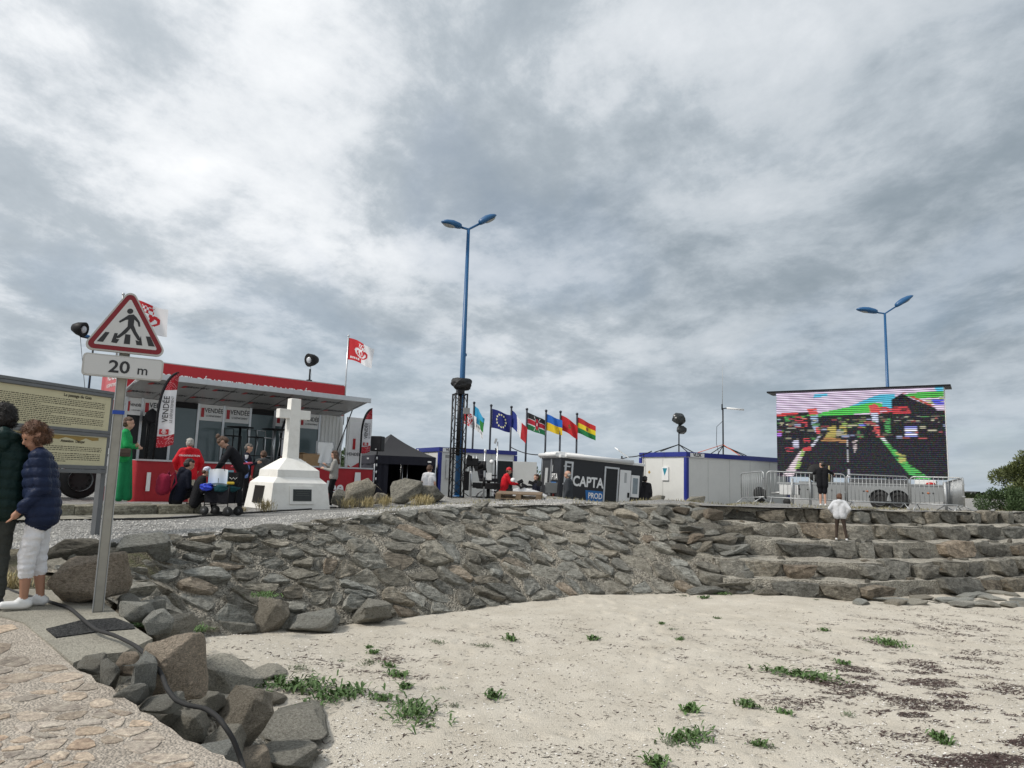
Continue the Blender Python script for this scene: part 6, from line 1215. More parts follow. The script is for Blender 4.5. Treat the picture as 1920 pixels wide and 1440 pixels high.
# ------------------------------------------------------------------ crowd barriers
def barrier_mesh(L_, h_=1.02):
    pr = {}; r = .021; zt, zb = h_, .20; c = .12
    path = [(0, 0, zb)] + [(0, 0, zt - c)] + [(c * (1 - math.cos(a)), 0, zt - c + c * math.sin(a)) for a in (.4, .8, 1.2)] + [(c, 0, zt), (L_ - c, 0, zt)] + [(L_ - c + c * math.sin(a), 0, zt - c + c * math.cos(a)) for a in (.4, .8, 1.2)] + [(L_, 0, zt - c), (L_, 0, zb)]
    return path, r
def barrier(label, a, b, skip=()):
    a, b = Vector(a), Vector(b); d = b - a; L_ = math.hypot(d.x, d.y); t = thing('crowd_barrier', label, 'barrier', a, math.atan2(d.y, d.x), 'galvanised crowd barriers'); t.rotation_euler = (0, -math.atan2(d.z, L_), math.atan2(d.y, d.x))
    path, r = barrier_mesh(L_); MB().tube(path, r, 8).build('frame', GALV, t); MB().tube([(0, 0, .20), (L_, 0, .20)], r * .9, 8).build('bottom_rail', GALV, t)
    n = max(6, int(L_ / .125)); 
    bm_ = MB().tube([(0, 0, .2), (0, 0, 1.01)], .008, 5).mesh('bar'); bm_.materials.append(GALV)
    for i in range(1, n): o = ob('bar', bm_, t); o.location = (L_ * i / n, 0, 0)
    for x_ in (.16, L_ - .16):
        for s_ in (-1, 1): MB().tube([(x_, 0, .2), (x_ + .05 * s_, s_ * .30, .0)], .017, 6).build('foot', GALV, t)
    for z_ in (.45, .8): MB().bb((L_ - .03, -.04, z_), (L_ + .05, .0, z_ + .03)).build('hook', GALV, t)
def bpnt(px, D): q_ = P(px, 940, D); return (q_.x, D, zg(q_.x, D))
barrier('short angled barrier at the left end, by the grey cabin wall', bpnt(1391, 24.6), bpnt(1434, 23.2)); barrier('barrier on which the dark-dressed child leans', bpnt(1437, 23.2), bpnt(1585, 22.4)); barrier('barrier standing in front of the trailer wheels', bpnt(1589, 22.3), bpnt(1704, 22.6)); barrier('barrier at the right end of the screen trailer skirt', bpnt(1708, 22.5), bpnt(1807, 21.6)); barrier('barrier turned back along the end of the screen trailer', bpnt(1808, 21.7), bpnt(1770, 26.5))
p = P(1425, 925, 24.3); t = thing('rubber_tyre', 'small dark trolley wheel lying behind the angled barrier', 'wheel', (p.x, p.y, zg(p.x, p.y)), .4); MB().lathe([(.09, -.07), (.24, -.07), (.27, 0), (.24, .07), (.09, .07)], 18, (0, 0, .27), Matrix.Rotation(1.4, 3, 'X')).build('tyre', RUB, t); MB().lathe([(0, -.03), (.1, -.03), (.1, .03), (0, .03)], 12, (0, 0, .27), Matrix.Rotation(1.4, 3, 'X')).build('hub', GALV, t)
# ------------------------------------------------------------------ low kerb wall, strip, cables, wagon
KA, KB = P(40, 950, 12.6), P(372, 955, 14.9); kd = Vector((KB.x - KA.x, KB.y - KA.y, 0)); kl = kd.length; ka = math.atan2(kd.y, kd.x)
KST = rockmat('kerb_stone', [(.10, .09, .07), (.19, .17, .13), (.28, .26, .20), (.42, .39, .32)], 5.0, 2.0, .7, .5, .15, .25)
t = thing('kerb_wall', 'low weathered stone kerb on which two people sit', 'low wall', (KA.x, KA.y, 1.28), ka)
kr = random.Random(8); x = -2.2
while x < kl:
    wd = min(kr.uniform(.5, 1.1), kl - x); vs = []; 
    for xx_ in (x + .01, x + wd - .01):
        for y_, z_ in ((-.18, -.1), (-.2, .12), (-.17, .22), (.22, .235), (.24, -.1)): vs.append((xx_ + kr.uniform(-.01, .01), y_ + kr.uniform(-.03, .03), z_ + kr.uniform(-.02, .02)))
    me = bpy.data.meshes.new('stone'); me.from_pydata(vs, [], [(0, 1, 2, 3, 4), (9, 8, 7, 6, 5)] + [(i, 5 + i, 5 + (i + 1) % 5, (i + 1) % 5) for i in range(5)]); bm = bmesh.new(); bm.from_mesh(me); bmesh.ops.recalc_face_normals(bm, faces=bm.faces); bmesh.ops.subdivide_edges(bm, edges=bm.edges, cuts=2, use_grid_fill=True)
    for v in bm.verts: v.co += Vector((0, 1, .6)) * .02 * fbm(v.co.x * 6, v.co.y * 6, v.co.z * 6, 3)
    bm.to_mesh(me); bm.free(); ob('stone', me, t, KST); x += wd
stp = ob('kerb_footing', grid_mesh('kerb_footing', 60, 4, lambda u, v: tuple(Vector((KA.x, KA.y, 1.31)) + kd.normalized() * (-2.2 + (kl + 2.9) * u) + Vector((kd.y, -kd.x, 0)).normalized() * (.15 + (.62 + .1 * fbm(u * 12, 1)) * v) + Vector((0, 0, .03 - .03 * v + .01 * fbm(u * 30, v * 4))))), None, M_conc); setp(stp, kind='structure')
def ground_cable(label, pxs, zf, r, name='ground_cable'):
    pts = []
    for i in range(len(pxs) - 1):
        for k in range(8): f = k / 8; pts.append(zf(pxs[i][0] + (pxs[i + 1][0] - pxs[i][0]) * f, pxs[i][1] + (pxs[i + 1][1] - pxs[i][1]) * f))
    # smooth
    for _ in range(4): pts = [pts[0]] + [(pts[i - 1] + pts[i] * 2 + pts[i + 1]) / 4 for i in range(1, len(pts) - 1)] + [pts[-1]]
    return setp(MB().tube(pts, r, 8).build(name, RUB), label, 'cable')
def gz_(px, py):
    z = 1.3
    for _ in range(8): p = G(px, py, z); z = zg(p.x, p.y)
    return Vector((p.x, p.y, z + .02))
ground_cable('thin black cable along the far edge of the gravel by the kerb and cross', [(70, 985), (180, 978), (330, 973), (480, 962), (600, 955), (680, 948), (740, 944)], gz_, .018)
Zs = {}
def near_c(px, py):
    zt__ = np.interp(py, [1100, 1128, 1190, 1215, 1235, 1262, 1290, 1322, 1336, 1370, 1440], [.95, .945, .945, .94, .945, .92, .88, .82, .80, .74, .55]); p = G(px, py, float(zt__)); return p + Vector((0, 0, .018))
ground_cable('thick black cable snaking over the concrete pad and down the edging rocks', [(-40, 1085), (30, 1115), (78, 1128), (130, 1143), (158, 1168), (180, 1186), (215, 1196), (255, 1216), (285, 1245), (303, 1270), (312, 1296), (328, 1318), (350, 1328), (385, 1334), (410, 1352), (436, 1390), (455, 1440), (460, 1475)], near_c, .0145)
# ------------------------------------------------------------------ people
def cone(mb, a, b, ra, rb, n=14, sq=None):
    a, b = Vector(a), Vector(b); t = (b - a); L_ = t.length; t = t.normalized() if L_ > 1e-6 else Vector((0, 0, 1)); u = t.orthogonal().normalized(); w_ = t.cross(u); rings = []
    for k in range(4, 0, -1): an = math.pi / 2 * k / 4.3; rings.append((a - t * ra * math.sin(an), ra * math.cos(an)))
    rings.append((a, ra)); rings.append((a.lerp(b, .5), (ra + rb) / 2)); rings.append((b, rb))
    for k in range(1, 5): an = math.pi / 2 * k / 4.3; rings.append((b + t * rb * math.sin(an), rb * math.cos(an)))
    vs = []
    for c, r in rings:
        for k in range(n): q = 2 * math.pi * k / n; vs.append(c + (u * math.cos(q) + w_ * math.sin(q)) * r)
    m = len(rings); mb.add(vs, [(i * n + k, i * n + (k + 1) % n, (i + 1) * n + (k + 1) % n, (i + 1) * n + k) for i in range(m - 1) for k in range(n)] + [tuple(range(n))[::-1], tuple((m - 1) * n + k for k in range(n))])
def remesh(mb, voxel, smooth=3):
    me = bpy.data.meshes.new('body'); me.from_pydata(mb.v, [], mb.f); bm = bmesh.new(); bm.from_mesh(me); bmesh.ops.recalc_face_normals(bm, faces=bm.faces); bm.to_mesh(me); bm.free()
    o = bpy.data.objects.new('tmp', me); col.objects.link(o); r = o.modifiers.new('r', 'REMESH'); r.mode = 'VOXEL'; r.voxel_size = voxel
    if smooth: q = o.modifiers.new('s', 'SMOOTH'); q.factor = .5; q.iterations = smooth
    dg = bpy.context.evaluated_depsgraph_get(); out = bpy.data.meshes.new_from_object(o.evaluated_get(dg)); bpy.data.objects.remove(o); bpy.data.meshes.remove(me)
    out.polygons.foreach_set('use_smooth', [True] * len(out.polygons)); return out
def cloth(name, c, rough=.85, var=.14): return mat(name, c, rough, var=var, vscale=7, bump=.6, bscale=22, spec=.15)
SKIN = mat('skin', (.50, .29, .205), .55, var=.06); SKIN2 = mat('skin_tan', (.38, .20, .13), .55, var=.06)
HB = mat('hair_brown', (.075, .038, .02), .6, var=.4, vscale=30, bump=.8, bscale=60); HD = mat('hair_dark', (.014, .011, .010), .6, var=.3, vscale=30, bump=.6, bscale=60); HG = mat('hair_grey', (.36, .34, .31), .7, var=.25, vscale=30, bump=.8, bscale=60); HGD = mat('hair_grey_dark', (.11, .10, .09), .7, var=.25, vscale=30, bump=.8, bscale=60); HC = mat('hair_chestnut', (.12, .055, .028), .6, var=.5, vscale=25, bump=1.0, bscale=45)
SHW = mat('shoe_white', (.72, .72, .71), .6, var=.06); SHB = mat('shoe_black', (.018, .018, .019), .6); EYEM = mat('eye_dark', (.02, .015, .012), .3); LIP = mat('lips', (.35, .12, .10), .5)
J0 = dict(pel=(0, 0, .96), che=(0, .0, 1.24), nek=(0, -.01, 1.46), hed=(0, .025, 1.605), Ls=(-.175, -.01, 1.40), Le=(-.235, -.03, 1.12), Lw=(-.25, .06, .88), Rs=(.175, -.01, 1.40), Re=(.235, -.03, 1.12), Rw=(.25, .06, .88), Lh=(-.09, 0, .92), Lk=(-.10, .02, .50), La=(-.105, -.03, .09), Rh=(.09, 0, .92), Rk=(.10, .02, .50), Ra=(.105, -.03, .09))
UP = ('che', 'nek', 'hed', 'Ls', 'Le', 'Lw', 'Rs', 'Re', 'Rw')
def person(label, loc, rz, H, top, bot, shoe, skin=SKIN, hair=(HD, 'short'), lean=0.0, side=0.0, hyaw=0.0, hpit=0.0, sleeve='long', legs='long', bulk=0.0, jl=.12, hood=False, J=None, vox=.015, quilt=0.0, face=True, fem=False, skirt=None, wide=1.0):
    t = thing('person', label, 'person', loc, rz); s = H / 1.72; j = {k: Vector(v) for k, v in J0.items()}
    R = Matrix.Rotation(-lean, 3, 'X') @ Matrix.Rotation(side, 3, 'Y'); pv = j['pel'].copy()
    for k in UP: j[k] = pv + R @ (j[k] - pv)
    if J:
        dz = Vector(J.get('shift', (0, 0, 0)))
        for k in j: j[k] = j[k] + dz
        for k, v in J.items():
            if k != 'shift': j[k] = Vector(v)
    P_ = [] # prims: a, b, ra, rb, material index (0 top 1 bottom 2 skin 3 shoe)
    def add(a, b, ra, rb, m): P_.append((Vector(a), Vector(b), ra, rb, m))
    bk = bulk; ax = (j['Rs'] - j['Ls']).normalized(); upv = (j['nek'] - j['pel']).normalized(); fw = upv.cross(ax) * -1 if (upv.cross(ax)).y < -0 else upv.cross(ax); fw = ax.cross(upv) * -1
    fw = upv.cross(ax)
    # torso
    hipw = .085 if not fem else .095; chw = .10 * wide if not fem else .082
    for q in (-1, 1):
        add(j['pel'] + ax * q * hipw * .85 - upv * .02, j['che'] + ax * q * chw + upv * .05, .108 + bk + (.01 if fem else 0), .108 + bk, 0)
        add(j['che'] + ax * q * chw * 1.0, j['nek'] + ax * q * .085 - upv * .10, .105 + bk, .085 + bk * .8, 0)
    add(j['Ls'] + ax * .02, j['Rs'] - ax * .02, .068 + bk * .7, .068 + bk * .7, 0); add(j['Ls'].lerp(j['nek'], .4) , j['Rs'].lerp(j['nek'], .4), .062 + bk * .5, .062 + bk * .5, 0)
    if jl > 0: # jacket tail below the waist
        hm = (j['Lk'] + j['Rk']) / 2; dn = (-upv if (hm - j['pel']).normalized().dot(-upv) > .6 else -upv * .3)
        for q in (-1, 1): add(j['pel'] + ax * q * hipw, j['pel'] + ax * q * (hipw + .01) + dn * jl, .112 + bk, .110 + bk, 0)
    else:
        for q in (-1, 1): add(j['pel'] + ax * q * hipw * .9 - upv * .07, j['pel'] + ax * q * hipw * .9 + upv * .0, .112, .108, 1)
    add(j['nek'] - upv * .06, j['hed'] - upv * .05, .056, .052, 2)
    if hood: add(j['nek'] - fw * .07 - ax * .06 - upv * .02, j['nek'] - fw * .07 + ax * .06 - upv * .02, .065, .065, 0); add(j['nek'] - fw * .09 - upv * .10, j['nek'] - fw * .08, .05, .07, 0)
    elif bulk > 0: add(j['nek'] - upv * .03 - ax * .02, j['nek'] - upv * .03 + ax * .02, .068 + bk * .3, .068 + bk * .3, 0)
    for S in 'LR':
        sh, e, w_ = j[S + 's'], j[S + 'e'], j[S + 'w']; cut = (1.0 if sleeve == 'long' else .62)
        add(sh, e, .058 + bk * .8, .047 + bk * .8, 0) if sleeve == 'long' else (add(sh, sh.lerp(e, cut), .062, .058, 0), add(sh.lerp(e, .5), e, .046, .040, 2))
        add(e, e.lerp(w_, .92), .046 + bk * .7, .036 + bk * .5, 0) if sleeve == 'long' else add(e, w_, .040, .028, 2)
        # hand: palm, four fingers, thumb
        d = (w_ - e).normalized(); palm = w_ + d * .075; sidev = d.cross(fw).normalized() if d.cross(fw).length > .2 else ax; nrm = sidev.cross(d).normalized()
        add(w_ + d * .01, palm, .028, .034, 2)
        curl = d * .72 + (fw - d * fw.dot(d)) * .35; curl.normalize()
        for q, l in ((-.027, .068), (-.009, .082), (.009, .078), (.027, .06)): b0 = palm + sidev * q; k1 = b0 + d * l * .55; add(b0, k1, .0105, .010, 2); add(k1, k1 + curl * l * .5, .010, .008, 2)
        th = w_ + d * .03 + sidev * (.03 if S == 'L' else -.03); k1 = th + (d * .6 + sidev * (.5 if S == 'L' else -.5)).normalized() * .045; add(th, k1, .013, .011, 2); add(k1, k1 + d * .03, .011, .009, 2)
        hp, kn, an = j[S + 'h'], j[S + 'k'], j[S + 'a']
        if legs == 'long': add(hp, kn, .092 + bk * .2, .064, 1); add(kn, an + (kn - an).normalized() * .03, .062, .048, 1)
        elif legs == 'short': add(hp, hp.lerp(kn, .86), .098, .092, 1); add(hp.lerp(kn, .7), kn, .060, .050, 2); add(kn, kn.lerp(an, .4), .05, .053, 2); add(kn.lerp(an, .4), an, .052, .034, 2)
        elif legs == 'capri': add(hp, kn, .102, .078, 1); add(kn, kn.lerp(an, .40), .076, .068, 1); add(kn.lerp(an, .2), kn.lerp(an, .5), .05, .050, 2); add(kn.lerp(an, .5), an, .050, .034, 2)
        elif legs == 'bare': add(hp, kn, .085, .05, 2); add(kn, an, .05, .035, 2)
        ft = Vector(J[S + 't']) if J and S + 't' in J else an + Vector((.012 if S == 'R' else -.012, .155, -.045)); fd = (ft - an); fd.normalize()
        add(an + Vector((0, -.035, -.04)), an + Vector((0, .02, -.02)), .042, .045, 3); add(an + Vector((0, -.02, -.048)), ft, .042, .036, 3)
    if skirt:
        for k in range(7): a0 = k * 2 * math.pi / 7; add(j['pel'] + Vector((.05 * math.cos(a0), .05 * math.sin(a0), .02)), Vector((skirt * math.cos(a0), skirt * .9 * math.sin(a0), skirt_z)) , .10, .075, 1)
    # head
    hr = (R if not J or 'hed' not in J else Matrix.Identity(3)) @ Matrix.Rotation(hyaw, 3, 'Z') @ Matrix.Rotation(-hpit, 3, 'X'); hc = j['hed']; hv = lambda x, y, z: hc + hr @ Vector((x, y, z))
    add(hv(0, -.012, .028), hv(0, .008, .032), .094, .090, 2); add(hv(0, .03, -.03), hv(0, .045, -.075), .062, .042, 2); add(hv(-.02, .03, -.05), hv(.02, .03, -.05), .055, .055, 2)
    add(hv(0, .092, .012), hv(0, .108, -.022), .010, .015, 2); add(hv(-.083, -.005, -.005), hv(-.085, -.012, .022), .016, .018, 2); add(hv(.083, -.005, -.005), hv(.085, -.012, .022), .016, .018, 2)
    add(hv(-.018, .088, -.052), hv(.018, .088, -.052), .010, .010, 2); add(hv(-.035, .082, .035), hv(.035, .082, .035), .012, .012, 2)
    mb = MB()
    for a, b, ra, rb, m in P_: cone(mb, a * s, b * s, ra * s, rb * s, 12)
    me = remesh(mb, vox, 3)
    n = len(me.polygons); cen = np.empty(n * 3); me.polygons.foreach_get('center', cen); cen = cen.reshape(-1, 3); best = np.full(n, 9.0); idx = np.zeros(n, int)
    for a, b, ra, rb, m in P_:
        A_, B_ = np.array(a * s), np.array(b * s); ab = B_ - A_; L2_ = max(1e-9, ab @ ab); tt = np.clip(((cen - A_) @ ab) / L2_, 0, 1); d = np.linalg.norm(cen - (A_ + tt[:, None] * ab), axis=1) - (ra + (rb - ra) * tt) * s
        if m != 2: d = d - .002
        w_ = d < best; best[w_] = d[w_]; idx[w_] = m
    me.materials.clear()
    for q in (top, bot, skin, shoe): me.materials.append(q)
    me.polygons.foreach_set('material_index', idx.tolist())
    if quilt or vox < .012: # folds and quilting on the garments
        gv = np.zeros(len(me.vertices), int) + 9
        for p in me.polygons:
            for v in p.vertices: gv[v] = min(gv[v], p.material_index) if p.material_index in (0, 1) else gv[v]
        nr_ = [v.normal.copy() for v in me.vertices]
        for i, v in enumerate(me.vertices):
            if gv[i] == 0 and quilt: v.co += nr_[i] * (quilt * (abs(math.sin(v.co.z * 36 + .6 * math.sin(v.co.x * 5 + v.co.y * 4))) ** .5 - .6) + .004 * fbm(v.co.x * 18, v.co.y * 18, v.co.z * 18, 2))
            elif gv[i] in (0, 1): v.co += nr_[i] * (.012 * fbm(v.co.x * 8, v.co.y * 8, v.co.z * 20, 3))
    ob('body', me, t)
    # hair or headwear
    hm, style = hair; hb = MB(); big = .0
    def hadd(a, b, ra, rb): cone(hb, a * s, b * s, ra * s, rb * s, 12)
    if style != 'cap':
        hadd(hv(0, -.032, .05), hv(0, -.012, .062), .092, .086); hadd(hv(-.02, -.05, .0), hv(.02, -.05, .0), .078, .078); hadd(hv(-.045, .03, .085), hv(.045, .03, .085), .045, .045)
        if style == 'short': hadd(hv(-.05, -.05, -.03), hv(.05, -.05, -.03), .045, .045)
        if style == 'bun': hadd(hv(0, -.05, .15), hv(0, -.07, .165), .048, .045); hadd(hv(-.04, -.06, -.03), hv(.04, -.06, -.03), .05, .05)
        if style == 'pony': hadd(hv(0, -.11, .05), hv(0, -.13, -.08), .035, .03); hadd(hv(0, -.13, -.08), hv(0, -.11, -.2), .03, .018)
        if style == 'long':
            for q in (-1, 0, 1): hadd(hv(q * .055, -.055, -.02), hv(q * .07, -.075, -.26), .055, .045)
            hadd(hv(-.075, .0, .03), hv(-.09, -.01, -.16), .03, .035); hadd(hv(.075, .0, .03), hv(.09, -.01, -.16), .03, .035)
        if style == 'curly':
            rr = random.Random(12)
            for k in range(60):
                th = rr.uniform(0, 6.28); ph = rr.uniform(-.75, 1.5); d = Vector((math.cos(th) * math.cos(ph), math.sin(th) * math.cos(ph), math.sin(ph)))
                if d.y > .45 and d.z < .55: continue
                c = hv(d.x * .095, d.y * .10 - .02, d.z * .115 + .02); hadd(c, c + Vector((.004, 0, .004)), rr.uniform(.026, .042), .03)
        if style == 'bald': hb = MB(); hadd(hv(-.05, -.06, -.02), hv(.05, -.06, -.02), .055, .055); hadd(hv(-.078, -.02, .0), hv(-.075, -.03, .03), .022, .025); hadd(hv(.078, -.02, .0), hv(.075, -.03, .03), .022, .025)
        hme = remesh(hb, max(.008, vox * .7), 2)
        for v in hme.vertices: v.co += v.normal * .008 * fbm(v.co.x * 30, v.co.y * 30, v.co.z * 30, 2)
        ob('hair', hme, t, hm)
        if vox < .012: # locks of hair over the nearest heads
            rr = random.Random(5); hvx = [v for v in hme.vertices]; v2, f2 = [], []
            for k in range(1500):
                q = hvx[rr.randrange(len(hvx))]; nrm = q.normal; tg = Vector((rr.gauss(0, .6), rr.gauss(0, .6), -.8)); tg = (tg - nrm * tg.dot(nrm)); tg = tg.normalized() if tg.length > .01 else Vector((1, 0, 0)); sd = nrm.cross(tg) * rr.uniform(.0012, .003); l = rr.uniform(.02, .05); b0 = q.co + nrm * .001; m1 = b0 + tg * l * .5 + nrm * rr.uniform(.006, .016); e1 = b0 + tg * l + nrm * rr.uniform(-.004, .012); n0 = len(v2)
                v2 += [b0 - sd, b0 + sd, m1 + sd, m1 - sd, e1]; f2 += [(n0, n0 + 1, n0 + 2, n0 + 3), (n0 + 3, n0 + 2, n0 + 4)]
            setp(ob('hair_locks', np_mesh('hair_locks', v2, f2), t, hm), kind='stuff')
    else:
        hadd(hv(0, -.012, .045), hv(0, .0, .058), .100, .094); ob('cap', remesh(hb, max(.008, vox * .7), 2), t, hm)
        vz_ = MB(); vz_.add([hv(x, y, .035) * s for x, y in ((-.08, .07), (-.07, .14), (0, .165), (.07, .14), (.08, .07))] + [hv(x, y, .045) * s for x, y in ((-.08, .07), (-.07, .14), (0, .165), (.07, .14), (.08, .07))], [(0, 1, 2, 3, 4), (9, 8, 7, 6, 5)] + [(i, i + 5, (i + 1) % 5 + 5, (i + 1) % 5) for i in range(5)]); vz_.build('visor', hm, t)
        hb = MB(); hadd(hv(-.05, -.055, -.02), hv(.05, -.055, -.02), .05, .05); ob('hair', remesh(hb, .012, 2), t, HB)
    if face:
        for q in (-1, 1): MB().ell(hv(q * .033, .094, .012) * s, (.012 * s, .008 * s, .008 * s), 8, 6).build('eye', EYEM, t)
        MB().ell(hv(0, .098, -.055) * s, (.020 * s, .006 * s, .006 * s), 8, 6).build('mouth', LIP, t)
    return t, j, s, hv
skirt_z = .10
NAVY = cloth('navy_puffer', (.012, .020, .050), .5); GRNP = cloth('dark_green_puffer', (.010, .026, .024), .5); GRYT = cloth('grey_trousers', (.055, .060, .055)); WHT = cloth('white_cotton', (.72, .72, .74)); BLK = cloth('black_cotton', (.013, .013, .015)); BLK2 = cloth('black_knit', (.016, .016, .019)); DNV = cloth('dark_navy', (.010, .012, .022))
# the couple by the board
p = P(-34, 1130, 6.5); t1, j1, s1, h1_ = person('man in dark green puffer jacket with navy hood, seen from behind', (p.x, 6.5, zpav(0, 6.5)), math.radians(44), 1.80, GRNP, GRYT, SHB, hair=(HD, 'short'), bulk=.032, jl=.10, hood=True, vox=.009, quilt=.014, lean=.10, hpit=.1, face=False, J=dict(Re=(.27, .05, 1.16), Rw=(.12, .28, 1.10), Le=(-.27, .05, 1.16), Lw=(-.12, .28, 1.10)))
p = P(58, 1140, 6.62); person('woman in navy puffer jacket, white cropped trousers and white sneakers', (p.x, p.y, zpav(0, 6.7) + .012), math.radians(118), 1.62, NAVY, WHT, SHW, skin=SKIN2, hair=(HC, 'curly'), bulk=.034, jl=.10, lean=.16, legs='capri', vox=.009, quilt=.014, hyaw=.45, hpit=.25, fem=True, J=dict(Re=(.20, .10, 1.12), Rw=(.10, .30, 1.10), Le=(-.22, .0, 1.12), Lw=(-.19, .15, .92), La=(-.08, .06, .09), Lk=(-.09, .07, .50), Ra=(.08, -.06, .09), Rk=(.09, .0, .50)))
# woman in green
GRN = cloth('green_cotton', (.015, .19, .075)); GRN2 = cloth('green_jacket', (.02, .30, .09)); p = P(224, 940, 14.5); t3, j3, s3, _ = person('woman in bright green jacket and long green skirt standing with arms crossed', (p.x, 14.5, 1.52), math.radians(-70), 1.68, GRN2, GRN, SHW, hair=(HB, 'short'), legs='bare', jl=0.04, bulk=.012, fem=True, skirt=.17, J=dict(Le=(-.24, .06, 1.14), Lw=(.02, .20, 1.16), Re=(.24, .06, 1.14), Rw=(-.02, .22, 1.12), La=(-.09, -.14, .09)))
t = thing('tote_bag', 'white tote bag hanging at the green-dressed woman\'s back', 'bag', (p.x - .24, 14.5 - .05, 2.16), .2); ob('bag', grid_mesh('bag', 8, 8, lambda u, v: ((u - .5) * .32 * (.85 + .3 * v), -.03 - .03 * math.sin(math.pi * u), .42 * (1 - v))), t, WHT); MB().tube([(-.1, -.03, .42), (.05, .0, .78), (.12, -.03, .42)], .01, 5).build('strap', BLK, t); text('eau', DKTXT, t, (.04, -.07, .25), .12, ext=.001)
t = thing('shoulder_bag', 'small brown shoulder bag at the green-dressed woman\'s waist', 'bag', (p.x + .12, 14.5 - .24, 2.50), .2); MB().box((0, 0, 0), (.24, .07, .16)).build('pouch', mat('brown_leather', (.05, .03, .02), .5), t, .02); MB().box((0, -.04, .03), (.25, .012, .09)).build('flap', mat('brown_leather', (.05, .03, .02), .5), t, .005)
# organiser
REDJ = cloth('red_jacket', (.55, .012, .022), .6); p = P(347, 935, 17.3); zb_ = zg(p.x, 17.3); t4, j4, s4, _ = person('man in red organiser jacket and beige shorts facing the stage', (p.x, 17.3, zb_), math.radians(28), P(347, 823, 17.3).z - zb_, REDJ, cloth('beige_shorts', (.42, .38, .30)), SHB, hair=(HG, 'short'), bulk=.035, jl=.16, hood=True, legs='short', face=False, wide=1.15, J=dict(Re=(.31, -.02, 1.14), Rw=(.26, .12, .95), Le=(-.31, -.02, 1.14), Lw=(-.26, .12, .95)))
text('ORGANISATION', WHITEF, t4, (0, -.192 * s4, 1.27 * s4), .062, ext=.004, bold=.001)
# seated pair on the kerb
p = P(324, 940, 14.75); sj = dict(shift=(0, 0, -.72), pel=(0, 0, .11), Lh=(-.09, .02, .12), Rh=(.09, .02, .12), Lk=(-.13, .40, .26), Rk=(.13, .40, .26), La=(-.12, .48, -.13), Ra=(.12, .48, -.13), Lt=(-.13, .64, -.17), Rt=(.13, .64, -.17), Le=(-.24, .13, .36), Lw=(-.10, .34, .34), Re=(.24, .13, .36), Rw=(.10, .34, .34))
t5, j5, s5, _ = person('dark-haired man in navy sitting on the kerb with a red rucksack', (p.x, p.y + .15, 1.52), math.radians(-38), 1.60, DNV, BLK, SHB, hair=(HD, 'short'), bulk=.015, jl=.0, hood=True, lean=.32, J=sj, hyaw=-.25)
t = thing('rucksack', 'red rucksack on the back of the man sitting on the kerb', 'bag', (p.x - .19, p.y - .08, 1.74), math.radians(-38)); m_ = rock_mesh(402, 3, 3, .85, .08, .6); m_.transform(Matrix.Diagonal((.17, .12, .25, 1))); m_.transform(Matrix.Translation((0, 0, .16))); m_.polygons.foreach_set('use_smooth', [True] * len(m_.polygons)); RCK = cloth('rucksack_red', (.28, .02, .05)); ob('pack', m_, t, RCK); MB().tube([(-.1, .08, .3), (-.12, .16, .42), (-.14, .2, .2), (-.1, .1, .02)], .018, 6).build('strap', RCK, t); MB().tube([(.1, .08, .3), (.12, .16, .42), (.14, .2, .2), (.1, .1, .02)], .018, 6).build('strap', RCK, t)
p = P(360, 945, 14.5); capm = mat('patterned_cap', (.5, .52, .6), .7, var=.9, vscale=22); sj2 = dict(sj); t6, *_ = person('child in black with a blue and white cap sitting on the kerb', (p.x, p.y + .12, 1.50), math.radians(-56), 1.36, BLK, BLK, SHB, hair=(capm, 'cap'), bulk=.02, jl=0, hood=False, lean=.3, J=sj2, hpit=.15)
# woman bending over the wagon
p = P(436, 955, 15.3); zb_ = zg(p.x, 15.3); person('woman in black with headband and pink belt bending over the wagon', (p.x + .12, 15.3, zb_), math.radians(112), 1.72, BLK2, BLK, SHB, hair=(HB, 'bun'), lean=.62, bulk=.015, jl=.05, fem=True, hpit=.5, J=dict(Le=(-.26, .42, 1.02), Lw=(-.12, .52, .84), Re=(.24, .40, 1.02), Rw=(.10, .50, .86)))
tb_ = thing('hip_belt', 'bright pink hip belt round the woman bending over the wagon', 'belt', (p.x + .12, 15.3, zb_ + 1.02), 0); MB().tube([(.20 * math.cos(a), .17 * math.sin(a), -.05 * math.cos(a) * -1) for a in [k * math.pi / 10 for k in range(21)]], .018, 6).build('strap', mat('pink_strap', (.6, .08, .14), .6), tb_)
p = P(457, 940, 18.3); zb_ = zg(p.x, 18.3); t7, *_ = person('grey-haired man in dark zip jacket holding a cup', (p.x, 18.3, zb_), math.radians(-80), P(456, 833, 18.3).z - zb_, DNV, BLK, SHB, hair=(HGD, 'short'), bulk=.012, jl=.06, hpit=.35, J=dict(Re=(.25, .08, 1.14), Rw=(.10, .28, 1.20)))
p_ = P(465, 858, 18.2); t = thing('paper_cup', 'white paper cup in the hand of the man in the dark jacket', 'cup', p_ - Vector((0, .1, .06)), 0); MB().lathe([(.03, 0), (.042, .1), (.044, .105)], 12).build('cup_body', WHITEF, t); MB().lathe([(.045, 0), (.045, .012), (.02, .016)], 12, (0, 0, .105)).build('lid', WHITEF, t)
p_ = P(460, 880, 18.1); t = thing('jacket_bundle', 'blue and white patterned jacket carried over the man\'s arm', 'clothing', p_ - Vector((0, .1, 0)), 0); m_ = rock_mesh(410, 4, 3, .75, .15, .4); m_.transform(Matrix.Diagonal((.13, .10, .24, 1))); m_.polygons.foreach_set('use_smooth', [True] * len(m_.polygons)); ob('cloth', m_, t, mat('blue_white_pattern', (.14, .22, .5), .8, var=.9, vscale=14))
